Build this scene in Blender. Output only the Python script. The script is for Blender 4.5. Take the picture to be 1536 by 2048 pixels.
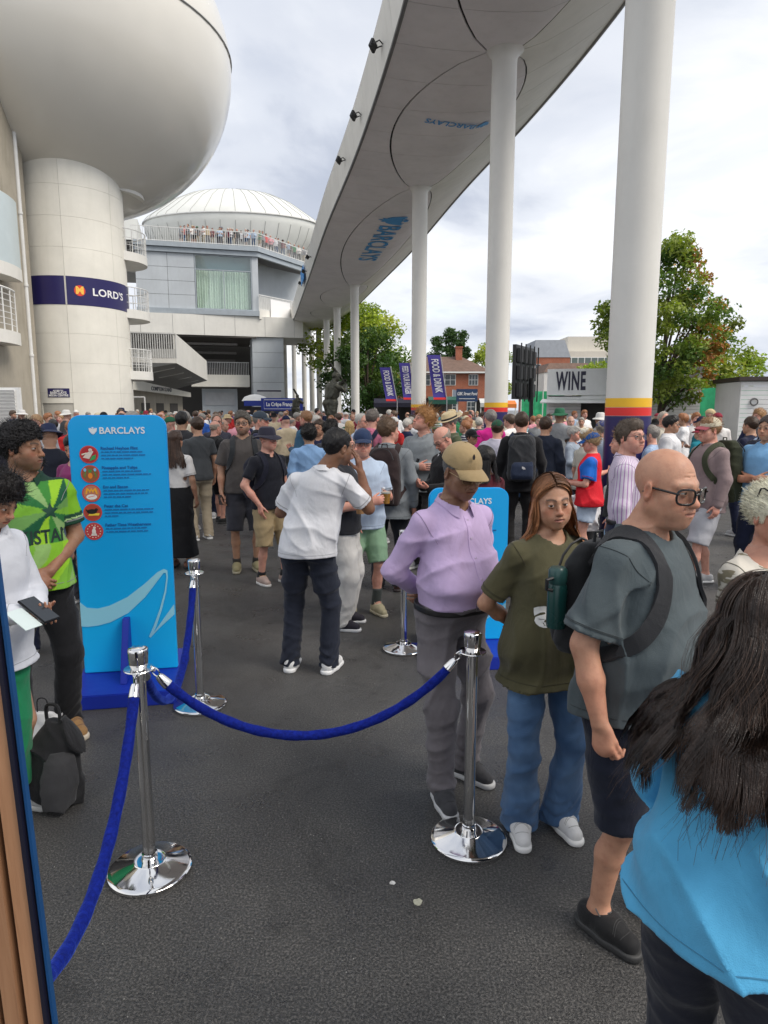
import bpy, bmesh, math, random
import numpy as np
from mathutils import Vector, Matrix, Euler
from mathutils.bvhtree import BVHTree
for o in list(bpy.data.objects): bpy.data.objects.remove(o)
scene = bpy.context.scene
COL = scene.collection
R_ = math.radians
PI = math.pi
# ------------------------------------------------------------------ camera, sky, sun, exposure
FPX, CAM_H, PITCH = 1350.0, 1.95, R_(8.8)
cam = bpy.data.objects.new('camera', bpy.data.cameras.new('camera')); COL.objects.link(cam)
cam.location = (0, 0, CAM_H); cam.rotation_euler = (PI/2-PITCH, 0, 0)
cam.data.sensor_fit = 'VERTICAL'; cam.data.sensor_height = 24; cam.data.lens = 24*FPX/2048
cam.data.clip_start = .05; cam.data.clip_end = 2000
scene.camera = cam
SUN_EL, SUN_AZ = R_(52), R_(118)          # azimuth clockwise from +Y: the sun stands to the right and a little behind
world = bpy.data.worlds.new('World'); scene.world = world; world.use_nodes = True
wn = world.node_tree; wn.nodes.clear()
def _w(t, **k):
    n = wn.nodes.new('ShaderNode'+t)
    for a, b in k.items(): setattr(n, a, b)
    return n
wout = _w('OutputWorld'); wbg = _w('Background'); wn.links.new(wbg.outputs[0], wout.inputs[0])
wsky = _w('TexSky', sky_type='NISHITA', sun_disc=False, sun_elevation=SUN_EL, sun_rotation=SUN_AZ, altitude=50, air_density=1.2, dust_density=2.0)
wtc = _w('TexCoord'); wsep = _w('SeparateXYZ'); wn.links.new(wtc.outputs['Generated'], wsep.inputs[0])
# cloud deck: the direction projected on a flat layer, so that clouds shrink toward the horizon
wz = _w('Math', operation='ADD'); wz.inputs[1].default_value = .16
wabs = _w('Math', operation='ABSOLUTE'); wn.links.new(wsep.outputs[2], wabs.inputs[0]); wn.links.new(wabs.outputs[0], wz.inputs[0])
wdx = _w('Math', operation='DIVIDE'); wdy = _w('Math', operation='DIVIDE')
wn.links.new(wsep.outputs[0], wdx.inputs[0]); wn.links.new(wz.outputs[0], wdx.inputs[1]); wn.links.new(wsep.outputs[1], wdy.inputs[0]); wn.links.new(wz.outputs[0], wdy.inputs[1])
wcv = _w('CombineXYZ'); wn.links.new(wdx.outputs[0], wcv.inputs[0]); wn.links.new(wdy.outputs[0], wcv.inputs[1]); wcv.inputs[2].default_value = 3.7
def _noise(sc, det, ro, di):
    n = _w('TexNoise'); n.inputs['Scale'].default_value = sc; n.inputs['Detail'].default_value = det; n.inputs['Roughness'].default_value = ro; n.inputs['Distortion'].default_value = di
    wn.links.new(wcv.outputs[0], n.inputs['Vector']); return n.outputs['Fac']
def _ramp(fac, stops):
    r = _w('ValToRGB'); e = r.color_ramp.elements
    while len(e) < len(stops): e.new(.5)
    for i, (p, c) in enumerate(stops): e[i].position = p; e[i].color = (*c, 1)
    r.color_ramp.interpolation = 'EASE'; wn.links.new(fac, r.inputs[0]); return r.outputs[0]
CLOUD = 3.2
wfine = _ramp(_noise(1.15, 9, .56, .35), [(.34, (.56, .595, .665)), (.46, (.72, .745, .79)), (.56, (.83, .84, .86)), (.68, (.93, .93, .925))])
wbroad = _ramp(_noise(.5, 4, .5, .2), [(.38, (.66, .69, .755)), (.60, (1, 1, 1))])
wmul = _w('Mix', data_type='RGBA', blend_type='MULTIPLY'); wmul.inputs[0].default_value = 1; wn.links.new(wfine, wmul.inputs[6]); wn.links.new(wbroad, wmul.inputs[7])
wsc = _w('VectorMath', operation='SCALE'); wsc.inputs[3].default_value = CLOUD; wn.links.new(wmul.outputs[2], wsc.inputs[0])
wcov = _ramp(_noise(.8, 5, .55, .3), [(.22, (.80, .80, .80)), (.42, (1, 1, 1))])
wmix = _w('Mix', data_type='RGBA'); wn.links.new(wcov, wmix.inputs[0]); wn.links.new(wsky.outputs[0], wmix.inputs[6]); wn.links.new(wsc.outputs[0], wmix.inputs[7])
wn.links.new(wmix.outputs[2], wbg.inputs[0]); wbg.inputs[1].default_value = .12
sun = bpy.data.lights.new('sun', 'SUN'); sun.energy = .95; sun.angle = R_(32); sun.color = (1, .93, .84)
suno = bpy.data.objects.new('sun', sun); COL.objects.link(suno)
_sd = Vector((math.sin(SUN_AZ)*math.cos(SUN_EL), math.cos(SUN_AZ)*math.cos(SUN_EL), math.sin(SUN_EL)))
suno.rotation_euler = (-_sd).to_track_quat('-Z', 'Y').to_euler()
scene.view_settings.view_transform = 'Standard'; scene.view_settings.look = 'None'; scene.view_settings.exposure = 1.84; scene.view_settings.gamma = 1
scene.cycles.use_denoising = True; scene.cycles.max_bounces = 6; scene.cycles.transparent_max_bounces = 8
def at(u, v, Y):
    """a point of the place at depth Y on the line of sight through photograph pixel (u, v)"""
    x = (u-768)/FPX; y = (1024-v)/FPX; c, s = math.cos(PITCH), math.sin(PITCH)
    d = (x, c+s*y, -s+c*y); t = Y/d[1]; return Vector((d[0]*t, Y, CAM_H+d[2]*t))
# ------------------------------------------------------------------ helpers: objects and meshes
def link(o, parent=None):
    COL.objects.link(o)
    if parent is not None:
        o.parent = parent
    return o

def tag(o, label=None, cat=None, group=None, kind=None):
    if label: o['label'] = label
    if cat: o['category'] = cat
    if group: o['group'] = group
    if kind or cat: o['kind'] = kind or 'thing'
    return o

def empty(name, loc=(0, 0, 0), rz=0.0):
    o = bpy.data.objects.new(name, None)
    o.empty_display_size = 0.1
    o.location = loc
    o.rotation_euler = (0, 0, rz)
    return link(o)

def np_mesh(name, V, Fq=None, Ft=None, mat=None, smooth=True, col=None):
    """fast mesh from numpy arrays: V (n,3), quads (m,4), tris (k,3)"""
    me = bpy.data.meshes.new(name)
    V = np.asarray(V, np.float32).reshape(-1, 3)
    loops = []; starts = []; tot = 0; parts = []
    if Fq is not None and len(Fq):
        q = np.asarray(Fq, np.int32).reshape(-1, 4); parts.append(q.ravel()); starts.append(np.arange(len(q)) * 4); tot += q.size
    if Ft is not None and len(Ft):
        t = np.asarray(Ft, np.int32).reshape(-1, 3); parts.append(t.ravel()); starts.append(tot + np.arange(len(t)) * 3); tot += t.size
    me.vertices.add(len(V)); me.vertices.foreach_set('co', V.ravel())
    if parts:
        L = np.concatenate(parts).astype(np.int32); S = np.concatenate(starts).astype(np.int32)
        me.loops.add(len(L)); me.loops.foreach_set('vertex_index', L)
        me.polygons.add(len(S)); me.polygons.foreach_set('loop_start', S)
        me.polygons.foreach_set('use_smooth', np.full(len(S), smooth, bool))
    me.update(calc_edges=True)
    if col is not None:
        a = me.color_attributes.new('Col', 'FLOAT_COLOR', 'POINT')
        c = np.ones((len(V), 4), np.float32); c[:, :3] = col
        a.data.foreach_set('color', c.ravel())
    if mat is not None: me.materials.append(mat)
    return me

def add_mesh(name, me, parent=None):
    return link(bpy.data.objects.new(name, me), parent)

class MB:
    """collects boxes, tubes, lathes, prisms into one mesh"""
    def __init__(s): s.v = []; s.f = []; s.m = []; s.cur = 0
    def n(s): return len(s.v)
    def poly(s, pts):
        i = len(s.v); s.v += [tuple(p) for p in pts]; s.f.append(tuple(range(i, i + len(pts)))); s.m.append(s.cur)
    def faces(s, vs, fs):
        i = len(s.v); s.v += [tuple(p) for p in vs]
        for f in fs: s.f.append(tuple(i + k for k in f)); s.m.append(s.cur)
    def box(s, lo, hi, mat=None):
        x0, y0, z0 = lo; x1, y1, z1 = hi
        P = [(x0,y0,z0),(x1,y0,z0),(x1,y1,z0),(x0,y1,z0),(x0,y0,z1),(x1,y0,z1),(x1,y1,z1),(x0,y1,z1)]
        if mat is not None: P = [mat @ Vector(p) for p in P]
        s.faces(P, [(0,3,2,1),(4,5,6,7),(0,1,5,4),(1,2,6,5),(2,3,7,6),(3,0,4,7)])
    def hexa(s, P):
        s.faces(P, [(0,3,2,1),(4,5,6,7),(0,1,5,4),(1,2,6,5),(2,3,7,6),(3,0,4,7)])
    def cbox(s, c, d, mat=None):
        s.box([c[i]-d[i]/2 for i in range(3)], [c[i]+d[i]/2 for i in range(3)], mat)
    def bar(s, a, b, w, h, up=(0, 0, 1)):
        a = Vector(a); b = Vector(b); t = (b-a).normalized(); u = Vector(up)
        x = t.cross(u)
        if x.length < 1e-4: x = t.cross(Vector((1, 0, 0)))
        x.normalize(); y = x.cross(t)
        P = []
        for e in (a, b):
            for sx, sy in ((-1,-1),(1,-1),(1,1),(-1,1)): P.append(e + x*(sx*w/2) + y*(sy*h/2))
        s.faces(P, [(0,1,2,3),(4,7,6,5),(0,4,5,1),(1,5,6,2),(2,6,7,3),(3,7,4,0)])
    def tube(s, pts, r, n=10, cap=True, closed=False, flat=None):
        pts = [Vector(p) for p in pts]; N = len(pts)
        rr = r if hasattr(r, '__len__') else [r]*N
        rings = []; prev = None
        for i in range(N):
            if closed: t = pts[(i+1) % N]-pts[i-1]
            else: t = pts[min(i+1, N-1)]-pts[max(i-1, 0)]
            t.normalize()
            if prev is None:
                u = Vector((0, 0, 1)) if abs(t.z) < .9 else Vector((0, 1, 0))
                x = t.cross(u).normalized()
            else:
                x = prev - t*prev.dot(t); x.normalize()
            prev = x; y = t.cross(x); base = len(s.v)
            for k in range(n):
                a = 2*math.pi*k/n
                s.v.append(tuple(pts[i] + x*(math.cos(a)*rr[i]) + y*(math.sin(a)*rr[i]*(flat or 1))))
            rings.append(base)
        for i in range(N if closed else N-1):
            A = rings[i]; B = rings[(i+1) % N]
            for k in range(n):
                s.f.append((A+k, A+(k+1) % n, B+(k+1) % n, B+k)); s.m.append(s.cur)
        if cap and not closed:
            s.f.append(tuple(rings[0]+k for k in range(n))[::-1]); s.m.append(s.cur)
            s.f.append(tuple(rings[-1]+k for k in range(n))); s.m.append(s.cur)
    def lathe(s, prof, c=(0, 0, 0), n=32, a0=0, a1=2*math.pi, sx=1, sy=1, cap=False):
        full = abs(a1-a0-2*math.pi) < 1e-6; m = n if full else n+1; base = len(s.v)
        for r, z in prof:
            for k in range(m):
                a = a0+(a1-a0)*k/n
                s.v.append((c[0]+math.cos(a)*r*sx, c[1]+math.sin(a)*r*sy, c[2]+z))
        for i in range(len(prof)-1):
            for k in range(n):
                k2 = (k+1) % m if full else k+1
                A = base+i*m; B = A+m
                s.f.append((A+k, A+k2, B+k2, B+k)); s.m.append(s.cur)
        if cap:
            s.f.append(tuple(base+k for k in range(m))[::-1]); s.m.append(s.cur)
            L = base+(len(prof)-1)*m
            s.f.append(tuple(L+k for k in range(m))); s.m.append(s.cur)
    def prism(s, pts, z0, z1, fn=None):
        """2-D outline (ccw) extruded from z0 to z1; fn maps (x,y,z)->world"""
        fn = fn or (lambda x, y, z: (x, y, z)); n = len(pts); b = len(s.v)
        s.v += [tuple(fn(x, y, z0)) for x, y in pts]+[tuple(fn(x, y, z1)) for x, y in pts]
        s.f.append(tuple(b+i for i in range(n))[::-1]); s.m.append(s.cur)
        s.f.append(tuple(b+n+i for i in range(n))); s.m.append(s.cur)
        for i in range(n):
            j = (i+1) % n; s.f.append((b+i, b+j, b+n+j, b+n+i)); s.m.append(s.cur)
    def mesh(s, name, mats, smooth=False, bevel=0):
        me = bpy.data.meshes.new(name); me.from_pydata(s.v, [], s.f)
        for m in (mats if isinstance(mats, (list, tuple)) else [mats]): me.materials.append(m)
        if any(s.m): me.polygons.foreach_set('material_index', s.m)
        bm = bmesh.new(); bm.from_mesh(me); bmesh.ops.recalc_face_normals(bm, faces=bm.faces)
        if bevel:
            bmesh.ops.remove_doubles(bm, verts=bm.verts, dist=1e-5)
            bmesh.ops.bevel(bm, geom=[e for e in bm.edges if e.is_manifold and e.calc_face_angle(0) > .5], offset=bevel, segments=2, affect='EDGES', clamp_overlap=True)
        bm.to_mesh(me); bm.free()
        if smooth:
            me.polygons.foreach_set('use_smooth', [True]*len(me.polygons))
            try: me.set_sharp_from_angle(angle=math.radians(40))
            except Exception: pass
        me.update()
        return me
    def build(s, name, mats, parent=None, smooth=False, bevel=0):
        return add_mesh(name, s.mesh(name, mats, smooth, bevel), parent)

# ------------------------------------------------------------------ materials
MATS = {}
def nodes(m):
    m.use_nodes = True; nt = m.node_tree; nt.nodes.clear()
    out = nt.nodes.new('ShaderNodeOutputMaterial'); b = nt.nodes.new('ShaderNodeBsdfPrincipled')
    nt.links.new(b.outputs[0], out.inputs[0])
    return nt, b, out
def N(nt, t, **kw):
    n = nt.nodes.new('ShaderNode'+t)
    for k, v in kw.items():
        if k.startswith('i_'):
            n.inputs[k[2:].replace('_', ' ')].default_value = v
        else: setattr(n, k, v)
    return n
def L(nt, a, b): nt.links.new(a, b)
def ramp(nt, fac, stops):
    r = N(nt, 'ValToRGB'); e = r.color_ramp.elements
    while len(e) < len(stops): e.new(0.5)
    for i, (p, c) in enumerate(stops):
        e[i].position = p; e[i].color = tuple(c)+(1,) if len(c) == 3 else c
    L(nt, fac, r.inputs[0]); return r.outputs[0]
def mixc(nt, fac, a, b, mode='MIX'):
    m = N(nt, 'Mix', data_type='RGBA', blend_type=mode)
    if hasattr(fac, 'links'): L(nt, fac, m.inputs[0])
    else: m.inputs[0].default_value = fac
    for i, x in ((6, a), (7, b)):
        if hasattr(x, 'links'): L(nt, x, m.inputs[i])
        else: m.inputs[i].default_value = tuple(x)+(1,) if len(x) == 3 else x
    return m.outputs[2]
def vary(c, k): return tuple(min(1, max(0, v*k)) for v in c)
def coords(nt, scale=(1, 1, 1), kind='Object'):
    t = N(nt, 'TexCoord'); mp = N(nt, 'Mapping'); mp.inputs['Scale'].default_value = scale
    L(nt, t.outputs[kind], mp.inputs[0]); return mp.outputs[0]
def noise(nt, vec, sc, det=3, rough=.55, dist=0):
    n = N(nt, 'TexNoise'); n.inputs['Scale'].default_value = sc; n.inputs['Detail'].default_value = det
    n.inputs['Roughness'].default_value = rough; n.inputs['Distortion'].default_value = dist
    L(nt, vec, n.inputs['Vector']); return n.outputs['Fac']
def bump(nt, b, h, strength=.3, dist=.01):
    n = N(nt, 'Bump'); n.inputs['Strength'].default_value = strength; n.inputs['Distance'].default_value = dist
    L(nt, h, n.inputs['Height']); L(nt, n.outputs[0], b.inputs['Normal']); return n
def paint(name, c, rough=.5, dirt=.12, sc=2.0, metal=0, bumps=0, spec=.5, coat=0):
    """painted or cast surface with slight mottling and wear"""
    key = ('paint', name)
    if key in MATS: return MATS[key]
    m = bpy.data.materials.new(name); nt, b, o = nodes(m)
    v = coords(nt); f = noise(nt, v, sc, 5, .6)
    col = ramp(nt, f, [(.3, vary(c, 1-dirt)), (.7, vary(c, 1+dirt*.4))])
    L(nt, col, b.inputs['Base Color'])
    f2 = noise(nt, v, sc*7, 3)
    mr = N(nt, 'MapRange'); L(nt, f2, mr.inputs[0]); mr.inputs[3].default_value = max(.02, rough-.08); mr.inputs[4].default_value = min(1, rough+.1)
    L(nt, mr.outputs[0], b.inputs['Roughness'])
    b.inputs['Metallic'].default_value = metal; b.inputs['Specular IOR Level'].default_value = spec
    b.inputs['Coat Weight'].default_value = coat
    if bumps: bump(nt, b, f2, bumps, .01)
    MATS[key] = m; return m
def flat(name, c, rough=.5, metal=0, emit=0, spec=.5):
    key = ('flat', name)
    if key in MATS: return MATS[key]
    m = bpy.data.materials.new(name); nt, b, o = nodes(m)
    b.inputs['Base Color'].default_value = tuple(c)+(1,); b.inputs['Roughness'].default_value = rough
    b.inputs['Metallic'].default_value = metal; b.inputs['Specular IOR Level'].default_value = spec
    MATS[key] = m; return m
def cloth(c, kind='plain', c2=None, rough=.85, sc=1.0):
    """woven cloth: weave bump, soft crumple bump, colour mottling; kinds plain, stripe, denim, plaid, camo"""
    key = ('cloth', tuple(round(x, 3) for x in c), kind, c2, rough)
    if key in MATS: return MATS[key]
    m = bpy.data.materials.new('cloth_'+kind); nt, b, o = nodes(m)
    v = coords(nt)
    f = noise(nt, v, 5*sc, 4, .6, .6)
    col = ramp(nt, f, [(.25, vary(c, .84)), (.75, vary(c, 1.1))])
    if kind == 'stripe':
        sx = N(nt, 'SeparateXYZ'); L(nt, v, sx.inputs[0]); at_ = N(nt, 'Math', operation='ARCTAN2'); L(nt, sx.outputs[0], at_.inputs[0]); L(nt, sx.outputs[1], at_.inputs[1])
        mu = N(nt, 'Math', operation='MULTIPLY'); L(nt, at_.outputs[0], mu.inputs[0]); mu.inputs[1].default_value = 62; si = N(nt, 'Math', operation='SINE'); L(nt, mu.outputs[0], si.inputs[0])
        st = ramp(nt, si.outputs[0], [(.45, (0, 0, 0)), (.75, (1, 1, 1))])
        col = mixc(nt, st, col, c2)
    elif kind == 'denim':
        f3 = noise(nt, v, 3.2, 3, .6); k = ramp(nt, f3, [(.35, (0, 0, 0)), (.65, (1, 1, 1))]); col = mixc(nt, k, col, c2 or vary(c, 1.8))
        wv = N(nt, 'TexWave', wave_type='BANDS', bands_direction='DIAGONAL'); wv.inputs['Scale'].default_value = 160; L(nt, v, wv.inputs['Vector'])
        col = mixc(nt, .18, col, mixc(nt, wv.outputs['Fac'], (0, 0, 0), vary(c, 2.2)))
    elif kind == 'camo':
        f3 = noise(nt, coords(nt, (1, 1, 2.5)), 9, 2, .5, 1.5); k = ramp(nt, f3, [(.48, (0, 0, 0)), (.5, (1, 1, 1))]); col = mixc(nt, k, col, c2)
    L(nt, col, b.inputs['Base Color'])
    b.inputs['Roughness'].default_value = rough; b.inputs['Specular IOR Level'].default_value = .22
    b.inputs['Sheen Weight'].default_value = .12; b.inputs['Sheen Roughness'].default_value = .5
    # folds: stretched noise, plus weave
    fo = noise(nt, coords(nt, (1, 1, .6)), 9*sc, 3, .5, .5); we = noise(nt, v, 380, 1)
    ad = N(nt, 'Math', operation='MULTIPLY_ADD'); L(nt, we, ad.inputs[0]); ad.inputs[1].default_value = .07; L(nt, fo, ad.inputs[2])
    bump(nt, b, ad.outputs[0], .6, .026)
    MATS[key] = m; return m
def obj_cloth():
    if 'objc' in MATS: return MATS['objc']
    m = bpy.data.materials.new('crowd_cloth'); nt, b, o = nodes(m)
    oi = N(nt, 'ObjectInfo'); v = coords(nt); f = noise(nt, v, 6, 3)
    k = ramp(nt, f, [(.3, (.8, .8, .8)), (.7, (1.1, 1.1, 1.1))]); c = mixc(nt, 1.0, oi.outputs['Color'], k, 'MULTIPLY')
    w = N(nt, 'TexWave', wave_type='BANDS', bands_direction='Z'); w.inputs['Scale'].default_value = 7; L(nt, v, w.inputs['Vector']); sel = ramp(nt, oi.outputs['Random'], [(.84, (0, 0, 0)), (.85, (1, 1, 1))])
    s_ = mixc(nt, 1, ramp(nt, w.outputs['Fac'], [(.45, (0, 0, 0)), (.55, (.75, .75, .75))]), sel, 'MULTIPLY'); L(nt, mixc(nt, s_, c, (.5, .5, .5)), b.inputs['Base Color'])
    b.inputs['Roughness'].default_value = .85; b.inputs['Specular IOR Level'].default_value = .2
    bump(nt, b, noise(nt, v, 14, 3, .6, 1), .5, .02)
    MATS['objc'] = m; return m
def skin_mat():
    if 'skin' in MATS: return MATS['skin']
    m = bpy.data.materials.new('skin'); nt, b, o = nodes(m)
    a = N(nt, 'VertexColor', layer_name='Col'); v = coords(nt)
    f = noise(nt, v, 28, 5, .65); k = ramp(nt, f, [(.25, (.84, .72, .70)), (.5, (1, .97, .95)), (.75, (1.10, 1.06, 1.02))])
    L(nt, mixc(nt, 1, a.outputs[0], k, 'MULTIPLY'), b.inputs['Base Color'])
    b.inputs['Roughness'].default_value = .48; b.inputs['Specular IOR Level'].default_value = .4
    b.inputs['Subsurface Weight'].default_value = .12; b.inputs['Subsurface Radius'].default_value = (1, .35, .2); b.inputs['Subsurface Scale'].default_value = .008
    bump(nt, b, noise(nt, v, 130, 4, .7), .28, .004)
    MATS['skin'] = m; return m
def crowd_skin():
    if 'cskin' in MATS: return MATS['cskin']
    m = bpy.data.materials.new('crowd_skin'); nt, b, o = nodes(m)
    oi = N(nt, 'ObjectInfo'); a = N(nt, 'VertexColor', layer_name='Col')
    L(nt, mixc(nt, 1, oi.outputs['Color'], a.outputs[0], 'MULTIPLY'), b.inputs['Base Color'])
    b.inputs['Roughness'].default_value = .5
    MATS['cskin'] = m; return m
def hair_mat(c, rough=.4):
    key = ('hair', c, rough)
    if key in MATS: return MATS[key]
    m = bpy.data.materials.new('hair'); nt, b, o = nodes(m)
    v = coords(nt, (1, 1, .25)); f = noise(nt, v, 170, 3, .7); g = noise(nt, coords(nt), 14, 3)
    col = ramp(nt, f, [(.3, vary(c, .55)), (.7, vary(c, 1.35))]); col = mixc(nt, .35, col, ramp(nt, g, [(.3, vary(c, .6)), (.7, vary(c, 1.4))]))
    a = N(nt, 'VertexColor', layer_name='Col'); 
    L(nt, mixc(nt, 1, col, a.outputs[0], 'MULTIPLY'), b.inputs['Base Color'])
    b.inputs['Roughness'].default_value = rough; b.inputs['Specular IOR Level'].default_value = .35
    bump(nt, b, f, .6, .006)
    MATS[key] = m; return m
def crowd_hair():
    if 'chair' in MATS: return MATS['chair']
    m = bpy.data.materials.new('crowd_hair'); nt, b, o = nodes(m)
    oi = N(nt, 'ObjectInfo'); v = coords(nt, (1, 1, .3)); f = noise(nt, v, 90, 3, .7); k = ramp(nt, f, [(.3, (.6, .6, .6)), (.7, (1.3, 1.3, 1.3))])
    L(nt, mixc(nt, 1, oi.outputs['Color'], k, 'MULTIPLY'), b.inputs['Base Color']); b.inputs['Roughness'].default_value = .5
    bump(nt, b, f, .5, .01)
    MATS['chair'] = m; return m
def vcol_mat(name, rough=.8, spec=.3, fold=.4):
    key = ('vcol', name)
    if key in MATS: return MATS[key]
    m = bpy.data.materials.new(name); nt, b, o = nodes(m)
    a = N(nt, 'VertexColor', layer_name='Col'); L(nt, a.outputs[0], b.inputs['Base Color'])
    b.inputs['Roughness'].default_value = rough; b.inputs['Specular IOR Level'].default_value = spec
    if fold: bump(nt, b, noise(nt, coords(nt, (1, 1, .55)), 12, 4, .55, 1.2), fold, .02)
    MATS[key] = m; return m
def glass_mat(name='glass', tint=(.8, .9, .9), alpha=.25, rough=.03):
    key = ('glass', name)
    if key in MATS: return MATS[key]
    m = bpy.data.materials.new(name); nt, b, o = nodes(m)
    tr = N(nt, 'BsdfTransparent'); tr.inputs[0].default_value = tuple(tint)+(1,)
    gl = N(nt, 'BsdfGlossy'); gl.inputs['Roughness'].default_value = rough
    lw_ = N(nt, 'LayerWeight'); lw_.inputs[0].default_value = .5; fr = N(nt, 'Math', operation='POWER'); L(nt, lw_.outputs['Facing'], fr.inputs[0]); fr.inputs[1].default_value = 3.5
    ad = N(nt, 'Math', operation='MULTIPLY_ADD', use_clamp=True); L(nt, fr.outputs[0], ad.inputs[0]); ad.inputs[1].default_value = .8; ad.inputs[2].default_value = alpha
    mx = N(nt, 'MixShader'); L(nt, ad.outputs[0], mx.inputs[0]); L(nt, tr.outputs[0], mx.inputs[1]); L(nt, gl.outputs[0], mx.inputs[2])
    L(nt, mx.outputs[0], o.inputs[0]); MATS[key] = m; return m

# ------------------------------------------------------------------ lettering
def text_mesh(body, size, depth=.0, off=0.0, align='CENTER', spacing=1.0, shear=0):
    cu = bpy.data.curves.new('lettering', 'FONT'); cu.body = body; cu.size = size; cu.align_x = align; cu.align_y = 'CENTER'
    cu.extrude = depth; cu.offset = off; cu.space_character = spacing; cu.resolution_u = 3; cu.shear = shear
    o = bpy.data.objects.new('lettering', cu); me = bpy.data.meshes.new_from_object(o)
    bpy.data.objects.remove(o); bpy.data.curves.remove(cu)
    return me
def lettering(name, body, size, mat, M, parent=None, depth=.001, off=0.0, align='CENTER', spacing=1.0, sx=1.0, fn=None, shear=0):
    """text as a mesh; M maps text plane (x right, y up, z out) to the parent's space; fn bends it first"""
    me = text_mesh(body, size, depth, off, align, spacing, shear)
    if fn is not None:
        bm = bmesh.new(); bm.from_mesh(me)
        bmesh.ops.triangulate(bm, faces=bm.faces)
        for _ in range(2):
            es = [e for e in bm.edges if e.calc_length() > size*.35]
            if es: bmesh.ops.subdivide_edges(bm, edges=es, cuts=1)
        bmesh.ops.triangulate(bm, faces=bm.faces)
        bm.to_mesh(me); bm.free()
    for v in me.vertices:
        c = Vector((v.co.x*sx, v.co.y, v.co.z))
        v.co = Vector(fn(c)) if fn is not None else M @ c
    me.materials.clear(); me.materials.append(mat)
    return add_mesh(name, me, parent)
def frame_matrix(o, x, y):
    x = Vector(x).normalized(); y = Vector(y).normalized(); z = x.cross(y)
    return Matrix(((x.x, y.x, z.x, o[0]), (x.y, y.y, z.y, o[1]), (x.z, y.z, z.z, o[2]), (0, 0, 0, 1)))
def shape2d(name, polys, mat, M, parent=None, depth=.001, fn=None):
    mb = MB()
    for p in polys: mb.prism(p, 0, depth, fn or (lambda x, y, z: M @ Vector((x, y, z))))
    return mb.build(name, mat, parent)
# ------------------------------------------------------------------ signed-distance modelling (numpy) -> surface nets
BAND = np.float32(.06)
def A3(p): return np.asarray(p, np.float32)
class Field:
    def __init__(s, lo, hi, h):
        s.ax = [np.arange(lo[i], hi[i]+h, h, dtype=np.float32) for i in range(3)]
        s.d = np.full([len(a) for a in s.ax], BAND, np.float32)
    def win(s, lo, hi):
        r = []
        for i in range(3):
            a = int(np.searchsorted(s.ax[i], lo[i]-BAND)); b = int(np.searchsorted(s.ax[i], hi[i]+BAND))
            if b-a < 1: return None, None
            r.append(slice(a, b))
        return tuple(r), (s.ax[0][r[0]][:, None, None], s.ax[1][r[1]][None, :, None], s.ax[2][r[2]][None, None, :])
    def apply(s, pr):
        if pr[0] == 'all':
            X = (s.ax[0][:, None, None], s.ax[1][None, :, None], s.ax[2][None, None, :]); s.d = pr[1](s.d, *X).astype(np.float32); return
        op, k, lo, hi, f = pr
        w, X = s.win(lo, hi)
        if w is None: return
        b = f(*X).astype(np.float32); a = s.d[w]
        if op == 'u':
            if k > 0:
                h = np.maximum(k-np.abs(a-b), 0)/k; s.d[w] = np.minimum(a, b)-h*h*k*.25
            else: s.d[w] = np.minimum(a, b)
        elif op == 's':
            b = -b
            if k > 0:
                h = np.maximum(k-np.abs(a-b), 0)/k; s.d[w] = np.maximum(a, b)+h*h*k*.25
            else: s.d[w] = np.maximum(a, b)
    def net(s):
        return surface_net(s.d, s.ax)

def surface_net(d, ax):
    neg = d < 0
    nx, ny, nz = d.shape
    c = np.zeros((nx-1, ny-1, nz-1), np.uint8)
    for i in (0, 1):
        for j in (0, 1):
            for k in (0, 1): c += neg[i:nx-1+i, j:ny-1+j, k:nz-1+k]
    act = (c > 0) & (c < 8)
    I = np.argwhere(act)
    if not len(I): return np.zeros((0, 3)), np.zeros((0, 4), int)
    idx = np.full(act.shape, -1, np.int32); idx[act] = np.arange(len(I))
    P = np.zeros((len(I), 3), np.float64); W = np.zeros(len(I))
    corner = {}
    for i in (0, 1):
        for j in (0, 1):
            for k in (0, 1): corner[(i, j, k)] = d[I[:, 0]+i, I[:, 1]+j, I[:, 2]+k]
    for a in corner:
        for axi in range(3):
            if a[axi]: continue
            b = list(a); b[axi] = 1; b = tuple(b)
            da, db = corner[a], corner[b]; m = (da < 0) != (db < 0)
            t = np.where(m, da/np.where(m, da-db, 1), 0)
            for q in range(3): P[:, q] += m*(a[q]+(t if q == axi else 0))
            W += m
    P /= W[:, None]
    V = np.empty_like(P)
    for q in range(3):
        A = ax[q]; V[:, q] = A[I[:, q]]+P[:, q]*(A[I[:, q]+1]-A[I[:, q]])
    Q = []
    for axi in range(3):
        u, v = [(1, 2), (2, 0), (0, 1)][axi]
        s0 = [slice(1, -1)]*3; s0[axi] = slice(0, -1); s1 = list(s0); s1[axi] = slice(1, None)
        n0 = neg[tuple(s0)]; n1 = neg[tuple(s1)]
        E = np.argwhere(n0 != n1)
        if not len(E): continue
        fl = n0[E[:, 0], E[:, 1], E[:, 2]]
        off = [1, 1, 1]; off[axi] = 0; E = E+np.array(off)
        def cell(du, dv):
            C = E.copy(); C[:, u] -= du; C[:, v] -= dv
            return idx[C[:, 0], C[:, 1], C[:, 2]]
        q = np.stack([cell(1, 1), cell(0, 1), cell(0, 0), cell(1, 0)], 1)
        q = np.where(fl[:, None], q, q[:, ::-1]); Q.append(q)
    Q = np.concatenate(Q); Q = Q[(Q >= 0).all(1)]
    return V, Q

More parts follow.
